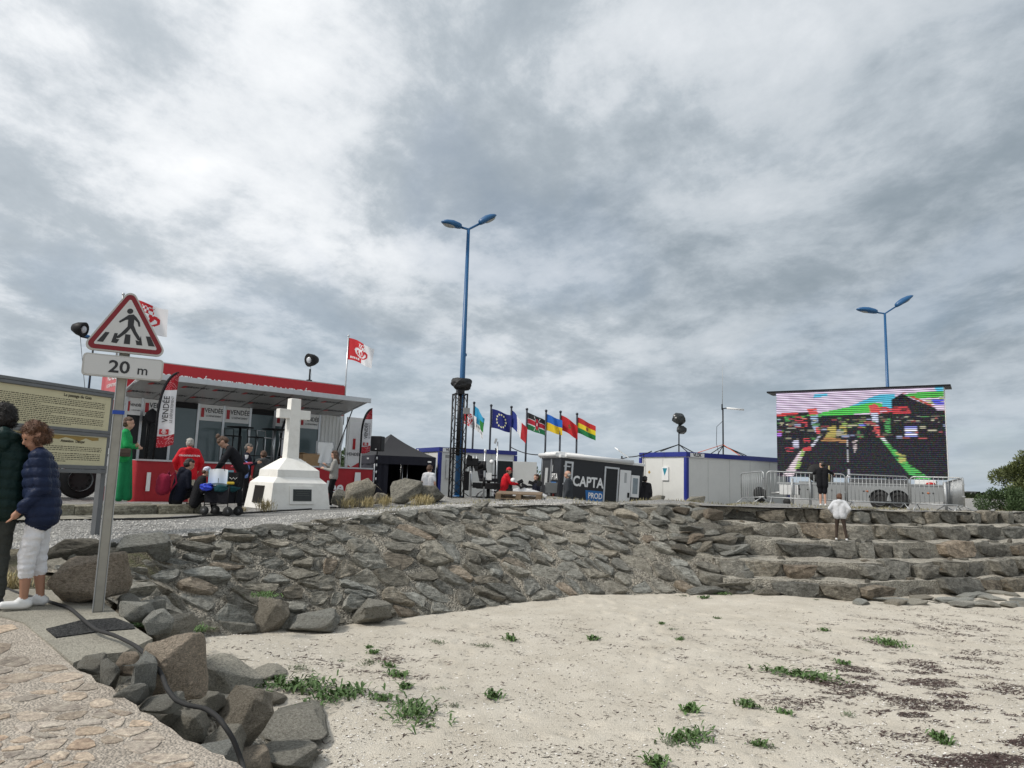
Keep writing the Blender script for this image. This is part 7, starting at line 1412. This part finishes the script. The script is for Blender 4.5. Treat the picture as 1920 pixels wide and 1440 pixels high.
p = P(488, 940, 18.7); zb_ = zg(p.x, 18.7); person('child in grey hooded top beside the cross, seen from behind', (p.x, 18.7, zb_), math.radians(36), P(488, 846, 18.7).z - zb_, cloth('grey_hoodie', (.07, .073, .075)), BLK, SHB, hair=(HB, 'short'), bulk=.025, jl=.12, hood=True, face=False)
# girl by the cross
p = P(622, 952, 18.9); zb_ = zg(p.x, 18.9); STRP = cloth('striped_top', (.30, .29, .27)); tg, *_ = person('girl with long brown hair in two-tone top and black trousers leaning by the cross', (p.x, 18.9, zb_), math.radians(100), P(622, 846, 18.9).z - zb_, STRP, BLK, SHW, hair=(HB, 'long'), fem=True, jl=0.0, bulk=.012, hpit=.25, lean=-.02, J=dict(Re=(.22, .04, 1.14), Rw=(.10, .24, 1.28), Le=(-.22, .06, 1.14), Lw=(-.08, .28, 1.18), Lk=(-.10, .10, .52), La=(-.10, -.26, .22), Lt=(-.1, -.18, .06), Rk=(.09, .06, .49), Ra=(.09, .05, .09)))
# others by the tent and cabins
p = P(803, 925, 24.6); zb_ = .9; person('man in white T-shirt seen from behind near the tent', (p.x, 24.6, zb_), math.radians(-15), P(806, 873, 24.6).z - zb_, WHT, DNV, SHB, hair=(HB, 'short'), sleeve='short', jl=.05, bulk=.012, hpit=.3, face=False)
bp2 = P(944, 905, 25.1); rj = dict(sj); rj = {k: (Vector(v) + Vector((0, 0, 0)) if k == 'shift' else v) for k, v in sj.items()}; rj['La'] = (-.26, .30, -.12); rj['Ra'] = (.26, .30, -.12); rj['Lk'] = (-.24, .30, .16); rj['Rk'] = (.24, .30, .16); rj['Le'] = (-.24, .24, .42); rj['Lw'] = (-.2, .5, .38); rj['Re'] = (.24, .24, .42); rj['Rw'] = (.2, .5, .38); rj.pop('Lt', 0); rj.pop('Rt', 0)
person('rider in red jacket and red cap sitting on the camera buggy', (bp2.x, 25.15, 1.70), math.radians(-80), 1.62, REDJ, BLK, SHB, hair=(mat('red_cap', (.5, .012, .02), .7), 'cap'), bulk=.03, jl=0, lean=.25, J=rj)
p = P(1065, 930, 22.9); zb_ = zg(p.x, 22.9); person('older man in grey jacket and glasses walking past the caravan', (p.x, 22.9, P(1065, 883, 22.9).z - 1.74), math.radians(75), 1.74, cloth('grey_jacket', (.05, .055, .062)), GRYT, SHB, hair=(HG, 'bald'), bulk=.03, jl=.14)
p = P(1208, 930, 25.8); person('person in dark clothes seen from behind beside the antenna cabin', (p.x, 25.8, P(1208, 893, 25.8).z - 1.62), math.radians(-20), 1.62, BLK2, DNV, SHB, hair=(HD, 'short'), bulk=.035, jl=.14, hood=True, lean=.15, face=False)
p = P(1006, 925, 26.2); person('person with brown hair half hidden behind the caravan corner', (p.x, 26.2, P(1006, 890, 26.2).z - 1.66), math.radians(120), 1.66, DNV, BLK, SHB, hair=(HB, 'short'), bulk=.02, face=False)
# children at the steps
p = P(1543, 948, 21.95); zb_ = zg(p.x, 21.95); person('child in black leaning on the barrier before the screen', (p.x, 21.95, zb_), math.radians(-20), P(1546, 866, 21.95).z - zb_, BLK, BLK, SHW, hair=(HD, 'short'), legs='short', jl=.16, bulk=.015, hyaw=.9, J=dict(Le=(-.30, .10, 1.26), Lw=(-.16, .30, 1.30), Re=(.32, .10, 1.30), Rw=(.42, .26, 1.26), Lk=(-.08, .02, .5), La=(-.08, -.02, .09), Rk=(.08, .02, .5), Ra=(.09, -.03, .09)))
p = P(1576, 1010, 16.95); zb_ = 1.05; person('small child in white hooded top and brown trousers standing on the steps', (p.x, 16.95, zb_), math.radians(-30), P(1570, 926, 16.95).z - zb_, cloth('pale_hoodie', (.55, .56, .58)), cloth('brown_trousers', (.055, .040, .032)), SHW, hair=(HC, 'short'), bulk=.035, jl=.04, hood=True, face=False, J=dict(Le=(-.34, -.06, 1.17), Lw=(-.20, .05, .97), Re=(.34, -.06, 1.17), Rw=(.20, .05, .97), Lk=(-.12, .04, .5), La=(-.14, .0, .09), Rk=(.15, .02, .5), Ra=(.21, -.02, .09)))
# ------------------------------------------------------------------ folding wagon with bags
p = P(414, 962, 14.4); zb_ = zg(p.x, 14.4); t = thing('folding_wagon', 'black folding hand wagon loaded with bags beside the kerb', 'wagon', (p.x, 14.4, zb_ + .01), math.radians(-12)); t.scale = (.82, .82, .82)
WB = cloth('wagon_fabric', (.010, .010, .014)); 
ob('tub', (lambda q: q)(MB().bb((-.32, -.24, .30), (.34, .24, .66)).mesh('tub', .02)), t, WB)
for x_ in (-.30, .32):
    for y_ in (-.22, .22): wo2 = MB().lathe([(.03, -.035), (.10, -.035), (.115, 0), (.10, .035), (.03, .035)], 16, (x_, y_, .115), Matrix.Rotation(math.pi / 2 + .0, 3, 'X') @ Matrix.Rotation(.5 if x_ > 0 else 0, 3, 'Y')).build('wheel', RUB, t); MB().lathe([(0, -.037), (.05, -.037), (.05, .037), (0, .037)], 10, (x_, y_, .115), Matrix.Rotation(math.pi / 2, 3, 'X')).build('hub', DGREY, wo2)
for x_ in (-.3, .32):
    for y_ in (-.235, .235): MB().tube([(x_, y_, .16), (x_, y_, .72)], .012, 6).build('frame_post', BLACKM, t)
MB().tube([(-.3, -.235, .70), (.32, -.235, .70), (.32, .235, .70), (-.3, .235, .70), (-.3, -.235, .70)], .012, 6).build('top_rail', BLACKM, t); MB().tube([(-.3, -.235, .26), (.32, -.235, .30)], .012, 6).build('lower_rail', BLACKM, t); MB().tube([(.34, 0, .3), (.42, 0, .8)], .012, 6).build('handle', BLACKM, t)
t = thing('shopping_bag', 'sky-printed shopping bag with turquoise side standing in the wagon', 'bag', (p.x - .06, 14.36, zb_ + .46), math.radians(-12))
def seap(u, v): return (.10, .12, .12) if v < .28 and (int(u * 30 + v * 20) % 3 == 0) else ((.42, .45, .48) if v < .3 else ((.09, .13, .16) if .3 < v < .36 else ((.35 + .3 * v, .48 + .2 * v, .70) if not (abs(u - .55) < .015 and v < .6) else (.05, .05, .05))))
ob('front_panel', grid_mesh('front_panel', 30, 24, lambda u, v: (-.16 + .40 * u, -.12 + .015 * math.sin(u * 9), .44 * v + .02 * math.sin(u * 3)), seap, False), t, VCOL); ob('side_panel', grid_mesh('side_panel', 8, 16, lambda u, v: (-.16 - .08 * (1 - abs(2 * u - 1)), -.12 + .2 * u, .44 * v), lambda u, v: (.03, .35, .48) if (int(u * 8) + int(v * 16)) % 3 else (.3, .5, .6), False), t, VCOL); ob('back_panel', grid_mesh('back_panel', 4, 4, lambda u, v: (-.16 + .40 * u, .08, .44 * v), lambda u, v: (.1, .2, .25)), t, VCOL)
MB().tube([(-.05, -.11, .43), (.0, -.06, .58), (.12, -.06, .58), (.16, -.11, .43)], .008, 5).build('handle', BLK, t)
t = thing('gift_bag', 'black paper bag with pale curls beside the shopping bag', 'bag', (p.x + .22, 14.38, zb_ + .50), math.radians(-12)); MB().bb((-.10, -.06, 0), (.12, .08, .36)).build('bag', BLK, t)
for k in range(3): MB().tube([(-.08 + .02 * i, -.065, .24 + k * .0 + .02 * math.sin(i * 1.6 + k)) for i in range(10)], .004, 4).build('curl_print', WHITEF, t) if k == 0 else None
t = thing('yellow_pouch', 'teal folded picnic blanket with yellow clip lying on the wagon', 'blanket', (p.x + .12, 14.3, zb_ + .54), 0); m_ = rock_mesh(415, 4, 3, .7, .12, .5); m_.transform(Matrix.Diagonal((.26, .18, .09, 1))); m_.polygons.foreach_set('use_smooth', [True] * len(m_.polygons)); ob('blanket', m_, t, cloth('teal_cloth', (.012, .05, .06))); MB().box((.1, -.1, .11), (.14, .08, .05), Matrix.Rotation(.4, 3, 'Z')).build('clip', mat('yellow_plastic', (.6, .42, .03), .5), t, .02)
t = thing('blue_plastic_bag', 'crumpled blue plastic bag at the front of the wagon', 'bag', (p.x - .24, 14.2, zb_ + .56), 0); m_ = rock_mesh(418, 5, 3, .7, .2, .4); m_.transform(Matrix.Diagonal((.13, .1, .08, 1))); ob('bag', m_, t, mat('blue_plastic', (.02, .05, .5), .3, var=.3))
# ------------------------------------------------------------------ boulders along the path
for lab, (px, py), D, wp, hp, sd, rz_ in [('pointed grey-brown boulder to the right of the girl', (672, 950), 18.3, 76, 60, 2, .5), ('small rounded boulder tucked left of the pointed one', (636, 953), 18.5, 46, 42, 8, .2), ('flat-topped boulder with pale top in front of the tent', (762, 942), 18.9, 92, 50, 5, .1), ('long dark boulder behind the flat-topped one', (805, 938), 19.4, 80, 34, 9, .3), ('low boulder between the pointed and the flat-topped ones', (712, 948), 19.2, 44, 28, 3, .4)]:
    p = P(px, py, D); k = F / D; z = min(p.z, zg(p.x, p.y) + .05); s = wp / k; h = hp / k; o = rock('boulder', None, M_boul, (p.x, p.y + .1, z + h * .42), (s * .37, s * .31, h * .50), rz_, sd, .12); setp(o, lab, 'boulder')
for lab, (px, py), D, wp, hp, sd, rz_ in [('low stone on the gravel in front of the antenna cabin corner', (1302, 938), 21.0, 40, 14, 4, .2), ('low stone on the gravel at the left of the antenna cabin', (1232, 936), 21.2, 34, 12, 6, .9), ('grey stone lying in front of the walking man', (1045, 936), 21.5, 36, 12, 7, .4)]:
    p = P(px, py, D); k = F / D; s = wp / k; h = hp / k; o = rock('boulder', None, M_boul, (p.x, p.y, zg(p.x, p.y) + h * .35), (s * .55, s * .45, h * .6), rz_, sd, .1); setp(o, lab, 'boulder')
# ------------------------------------------------------------------ plants
def leafmat(name, c, var=.35):
    m = mat(name, c, .6, var=var, vscale=14, rnd=.15); m.node_tree.nodes['Principled BSDF'].inputs['Subsurface Weight'].default_value = 0.0; return m
LEAF = leafmat('weed_green', (.075, .14, .035)); LEAF2 = leafmat('weed_grey_green', (.13, .155, .09)); STRAW = leafmat('dry_grass', (.40, .33, .17)); GRASSM = leafmat('grass_green', (.09, .14, .03)); TAM = leafmat('tamarisk_green', (.12, .14, .05), .6); TAM2 = leafmat('shrub_green', (.055, .095, .028), .4); DRY = leafmat('dead_stem', (.12, .085, .05)); BARK = mat('bark', (.09, .07, .05), .9, var=.3)
def weed_mesh(seed, n, L_, wd, spread, up):
    r = random.Random(seed); v, f = [], []
    for i in range(n):
        a = r.uniform(0, 6.28); ox, oy = r.gauss(0, spread), r.gauss(0, spread * .7); l = L_ * r.uniform(.5, 1.1); el = r.uniform(up[0], up[1]); b0 = Vector((ox, oy, 0)); d = Vector((math.cos(a) * math.cos(el), math.sin(a) * math.cos(el), math.sin(el))); sd = Vector((-math.sin(a), math.cos(a), 0)); w_ = wd * r.uniform(.6, 1.2); dr = Vector((0, 0, -l * .25)); k = len(v)
        lift = Vector((0, 0, r.uniform(0, L_ * .25))); b0 = b0 + lift; pts = [b0, b0 + d * l * .5, b0 + d * l + dr]
        v += [pts[0] - sd * w_ * .25, pts[0] + sd * w_ * .25, pts[1] - sd * w_ * .5 + Vector((0, 0, w_ * .25)), pts[1], pts[1] + sd * w_ * .5 + Vector((0, 0, w_ * .25)), pts[2]]
        f += [(k, k + 1, k + 4, k + 3), (k, k + 3, k + 2), (k + 2, k + 3, k + 5), (k + 3, k + 4, k + 5)]
    return np_mesh('foliage', v, f)
WM = [weed_mesh(50 + i, 60, .13, .035, .07, (.2, 1.2)) for i in range(4)]; WM2 = [weed_mesh(60 + i, 55, .09, .02, .10, (.1, .9)) for i in range(3)]; WB_ = [weed_mesh(70 + i, 190, .13, .03, .19, (.15, 1.1)) for i in range(3)]; TU = [weed_mesh(80 + i, 150, .34, .012, .10, (.7, 1.5)) for i in range(3)]
for ms, m in ((WM, LEAF), (WM2, LEAF2), (WB_, LEAF), (TU, STRAW)):
    for q in ms: q.materials.append(m)
def plant(kind, me, loc, sc_, label, group, cat='plant', rz=None):
    t = thing(kind, label, cat, loc, random.uniform(0, 6) if rz is None else rz, group); o = ob('foliage', me, t); o.scale = (sc_, sc_, sc_) if not isinstance(sc_, tuple) else sc_
    return t
def gs(px, py):
    z = 0.0
    for _ in range(5): p = G(px, py, z); z = zsand(p.x, p.y)
    return Vector((p.x, p.y, z - .004))
# big clumps, each its own
for i, (px, py, sc_, lab) in enumerate([(560, 1290, 1.5, 'dense green clump of weeds beside the grey edging slabs'), (640, 1305, 1.25, 'spreading grey-green clump of weeds right of the densest clump'), (775, 1340, 1.3, 'wide leafy clump of weeds in the middle foreground sand'), (1505, 1268, 1.15, 'long low clump of dark weeds lying on the sand before the steps'), (1292, 1385, 1.0, 'bright compact clump of weeds alone on the near sand'), (1668, 1207, 1.05, 'clump of weeds at the edge of the dry seaweed'), (1350, 1114, .9, 'clump of weeds at the foot of the stone slope')]):
    plant('weed_clump', WB_[i % 3], gs(px, py), (sc_ * (1.2 if i == 3 else .78), sc_ * .7, sc_ * .75), lab, None, rz=(-.5 if i == 3 else i))
small = [(692, 1215), (905, 1212), (957, 1200), (1112, 1200), (820, 1205), (745, 1268), (760, 1290), (825, 1292), (715, 1312), (925, 1308), (845, 1325), (1345, 1160), (1465, 1108), (1530, 1125), (1575, 1098), (1545, 1183), (1512, 1220), (1580, 1245), (1400, 1325), (1430, 1330), (1470, 1338), (1295, 1335), (1590, 1340), (1775, 1395), (1760, 1385), (1440, 1400), (1425, 1398), (1228, 1435), (1280, 1118), (1320, 1122), (1410, 1112), (690, 1245), (730, 1250), (1240, 1170), (1260, 1180), (1275, 1200), (700, 1225), (640, 1240), (1020, 1120), (1050, 1118), (1260, 1395), (505, 1255), (520, 1275), (560, 1255)]
def zone(px, py): return 'at the foot of the stone slope' if py < 1128 else ('on the sand near the edging slabs' if px < 600 else ('on the sand right of the densest weed clump' if px < 860 else ('beside the dry seaweed patch' if px > 1480 else ('in the thin patch of dark litter on the sand' if py < 1230 and px > 1200 else ('on the open sand near the lone compact clump' if px > 1200 else 'on the open sand below the middle of the slope')))))
for i, (px, py) in enumerate(small):
    g2 = i % 3 == 1; plant('weed', (WM2 if g2 else WM)[i % 3], gs(px, py), random.uniform(.4, .9), ('small grey-green weed ' if g2 else 'small bright green weed ') + zone(px, py), ('grey-green weeds ' if g2 else 'bright green weeds ') + zone(px, py))
# tufts in the stonework
for px, py, D, lab in [(497, 1112, 9.9, 'round green tuft growing out of the stone slope'), (20, 1110, 7.6, 'grass tuft at the feet of the man in the green jacket'), (255, 1165, 7.0, 'low green tuft at the corner of the concrete pad'), (362, 1176, 8.2, 'small green tuft between the edging rocks')]:
    p = P(px, py, D); plant('grass_tuft', WB_[0] if px != 20 else TU[1], (p.x, p.y, p.z - .04), .6 if px != 20 else .9, lab, None)
for i, (px, py, D, lab) in enumerate([(497, 958, 15.7, 'straw-coloured grass tuft at the left corner of the cross plinth'), (690, 948, 17.8, 'straw-coloured grass tuft at the foot of the pointed boulder'), (722, 943, 18.0, 'straw-coloured grass tuft between the boulders'), (655, 953, 17.8, 'straw-coloured grass tuft under the small rounded boulder'), (785, 938, 18.3, 'straw-coloured grass tuft against the flat-topped boulder'), (800, 936, 18.2, 'straw-coloured grass tuft right of the flat-topped boulder'), (455, 957, 15.6, 'green grass tuft between the wagon and the cross')]):
    p = P(px, py, D); z = min(p.z, zg(p.x, p.y)); t = plant('grass_tuft', TU[i % 3], (p.x, p.y, z), 1.05 if i != 6 else .5, lab, None)
# sparse dry grass over the crest
r = random.Random(77); v, f = [], []
for i in range(9000):
    x = r.uniform(-3, 20); yc = lerp_curve(CREST, x); y = yc + r.uniform(.3, 5.0); 
    if fbm(x * .5, y * .8, 3, 3) < (.02 if y - yc > 1.6 else .35) or y > 23.5: continue
    z = zg(x, y); a = r.uniform(0, 6.28); h = r.uniform(.03, .10); k = len(v); v += [(x, y, z), (x + .02 * math.cos(a), y + .02 * math.sin(a), z), (x + .05 * math.cos(a + 1), y + .05 * math.sin(a + 1), z + h)]; f.append((k, k + 1, k + 2))
setp(ob('dry_turf', np_mesh('dry_turf', v, f), None, leafmat('turf_straw', (.24, .21, .10))), kind='stuff')
# ------------------------------------------------------------------ litter of weed and shell on the sand
def scatter(name, n, m, fn, lo, hi, asp, seed, lift=.004, flat=.3):
    r = random.Random(seed); v, f = [], []; k_ = 0; tries = 0
    while k_ < n and tries < n * 12:
        tries += 1; px, py = r.uniform(380, 1980), 1100 + 370 * r.random() ** 1.0; p = G(px, py, 0)
        if r.random() > fn(p.x, p.y, px, py): continue
        if p.y > 16.2: continue
        z = zsand(p.x, p.y) + lift; l = r.uniform(lo, hi) * (1.0 + .0 * p.y); w_ = l * asp * r.uniform(.6, 1.3); a = r.gauss(.0, .9); d = Vector((math.cos(a), math.sin(a), r.uniform(-.1, flat))) * l; s_ = Vector((-math.sin(a), math.cos(a), r.uniform(-flat, flat))) * w_; c = Vector((p.x, p.y, z)); k = len(v)
        bend = s_ * r.uniform(-2, 2)
        v += [c - d - s_ * .5, c - d * .1 - s_ + bend, c + d + s_ * .3, c - d * .1 + s_ + bend]; f += [(k, k + 1, k + 2, k + 3)]; k_ += 1
    return setp(ob(name, np_mesh(name, v, f), None, m), kind='stuff')
def wrack(x, y, px, py):
    g = 1.5 * math.exp(-(((px - 1690) / 190) ** 2 + ((py - 1265) / 75) ** 2)) + 0.8 * math.exp(-(((px - 1900) / 150) ** 2 + ((py - 1390) / 60) ** 2)) + .9 * math.exp(-(((px - 1800) / 220) ** 2 + ((py - 1170) / 25) ** 2)) + .45 * math.exp(-(((px - 1270) / 80) ** 2 + ((py - 1185) / 35) ** 2)) + .4 * math.exp(-(((px - 690) / 120) ** 2 + ((py - 1255) / 40) ** 2)) + .3 * math.exp(-(((px - 1000) / 160) ** 2 + ((py - 1190) / 30) ** 2))
    n = fbm(x * 1.6 + y * .5, y * 2.6, 4, 4); return max(0, g * max(0, .18 + n * 1.9)) + .006
WRK = mat('dry_seaweed', (.060, .036, .030), .8, var=.5, vscale=20)
scatter('dry_seaweed', 24000, WRK, wrack, .010, .048, .17, 3)
scatter('dark_litter', 9000, mat('litter', (.07, .055, .04), .9, var=.5, vscale=15), lambda x, y, a, b: .25 + .6 * max(0, fbm(x * .9, y * 1.4, 9, 3)), .004, .022, .3, 4)
scatter('shell_grit', 8000, mat('shell', (.74, .71, .66), .6, var=.1), lambda x, y, a, b: .35 + .65 * max(0, fbm(x * .6, y * .9, 6, 3)) + (.8 if a < 640 and b < 1300 else 0) + (.5 if a > 1600 else 0), .005, .016, .75, 5, .004, .25)
# pebbles on the gravel
def peb(name, n, m, seed):
    r = random.Random(seed); v, f = [], []
    for i in range(n):
        x = r.uniform(-9, 3); yc = lerp_curve(CREST, x); y = yc + 3.2 * r.random() ** 1.6 + .02; z = zg(x, y); s_ = r.uniform(.008, .026); a = r.uniform(0, 6.28); k = len(v)
        for q in range(4): v.append((x + s_ * math.cos(a + q * 1.57) * r.uniform(.7, 1.2), y + s_ * math.sin(a + q * 1.57), z))
        v.append((x, y, z + s_ * .9)); f += [(k, k + 1, k + 4), (k + 1, k + 2, k + 4), (k + 2, k + 3, k + 4), (k + 3, k, k + 4)]
    setp(ob(name, np_mesh(name, v, f), None, m), kind='stuff')
peb('loose_gravel', 9000, mat('pebble_grey', (.36, .35, .33), .9, var=.5, vscale=9), 6); peb('pale_gravel', 3500, mat('pebble_pale', (.55, .53, .49), .9, var=.3, vscale=9), 7)
# ------------------------------------------------------------------ trees
def tree(label, base, H, W, seed, m, n=2600, leaf=.13, trunk=.12, low=.12, group=None, name='tree'):
    t = thing(name, label, 'tree', base, 0, group); r = random.Random(seed); tr = MB(); tips = []
    for i in range(7):
        a = r.uniform(0, 6.28); q = r.uniform(.35, .95); tip = Vector((math.cos(a) * W * .36 * q, math.sin(a) * W * .36 * q, H * r.uniform(.45, .9))); mid = Vector((tip.x * .35, tip.y * .35, tip.z * .45)); tr.tube([(0, 0, -.1), mid * .4, mid, tip], [trunk, trunk * .7, trunk * .4, trunk * .12], 6); tips.append((mid, tip))
    tr.build('trunk', BARK, t)
    # clumps of foliage round the limbs
    cl = []
    for i in range(34):
        a = r.uniform(0, 6.28); u = r.random(); z = H * (low + (1 - low) * r.random() ** .8); env = math.sin(math.pi * min(1, max(.08, (z / H - low * .4) / (1.06 - low * .4)))) ** .6; rad = W * .5 * env * (r.random() ** .45); cl.append((Vector((math.cos(a) * rad, math.sin(a) * rad, z)), W * r.uniform(.09, .18)))
    v, f = [], []
    for i in range(n):
        c, rr = cl[r.randrange(len(cl))]; d = Vector((r.gauss(0, 1), r.gauss(0, 1), r.gauss(0, .8))); d = d.normalized() * rr * r.random() ** .4; p = c + d
        if p.z < .05: continue
        ax_ = (d.normalized() + Vector((r.gauss(0, .5), r.gauss(0, .5), .6 + r.gauss(0, .4)))).normalized(); sd = ax_.orthogonal().normalized(); sd = Matrix.Rotation(r.uniform(0, 6.28), 3, ax_) @ sd; l = leaf * r.uniform(.6, 1.5); w_ = l * .22; k = len(v)
        v += [p - sd * w_ * .3, p + ax_ * l * .5 - sd * w_, p + ax_ * l, p + ax_ * l * .5 + sd * w_]; f.append((k, k + 1, k + 2, k + 3))
    ob('crown', np_mesh('crown', v, f), t, m); return t
def tb(px, D): p = P(px, 945, D); return (p.x, D, zg(p.x, D) - .05)
tree('tall feathery shrub at the edge of the field beyond the screen', tb(1940, 40), 3.7, 3.2, 1, TAM, 20000, .13); tree('lower dark bush spreading left of the tall feathery shrub', tb(1885, 38), 1.5, 2.6, 2, TAM2, 11000, .10, .08, .02); tree('rounded dark bush right of the tall feathery shrub', tb(1990, 39), 2.6, 4.5, 3, TAM2, 5000, .18, .1, .03)
tree('distant tree glimpsed between the trailer and the tent', tb(648, 60), 3.0, 3.4, 4, TAM2, 2500, .25); tree('distant tree glimpsed between the open cabin and the caravan', tb(985, 50), 1.9, 3.0, 5, TAM2, 2500, .22)
# far hedge line and low houses on the horizon
v, f = [], []; r = random.Random(15)
for i in range(6000):
    x = r.uniform(-500, 620); y = 420 + r.uniform(-12, 12); z = .2 + 4.6 * r.random() * (.5 + .5 * abs(fbm(x * .02, 1, 0, 3)) * 2); k = len(v); a = r.uniform(0, 3); s_ = r.uniform(1.0, 2.4); v += [(x - s_ * math.cos(a), y, z - s_ * .5), (x + s_ * .3, y + 1, z - s_ * .6), (x + s_ * math.cos(a), y, z + s_ * .4), (x - s_ * .2, y - 1, z + s_ * .7)]; f.append((k, k + 1, k + 2, k + 3))
setp(ob('far_hedge', np_mesh('far_hedge', v, f), None, leafmat('far_green', (.05, .068, .04))), kind='stuff')
p = P(1822, 922, 640); t = thing('far_house', 'low grey roofed farm building on the horizon', 'building', (p.x, 640, 0), .1); MB().bb((-6, 0, 0), (6, 6, 3.2)).build('wall', W_, t); MB().prism([(-6.5, 3.2), (6.5, 3.2), (5.5, 5.0), (-5.5, 5.0)], -.5, 6.5).build('roof', mat('slate_roof', (.16, .16, .17), .7), t)
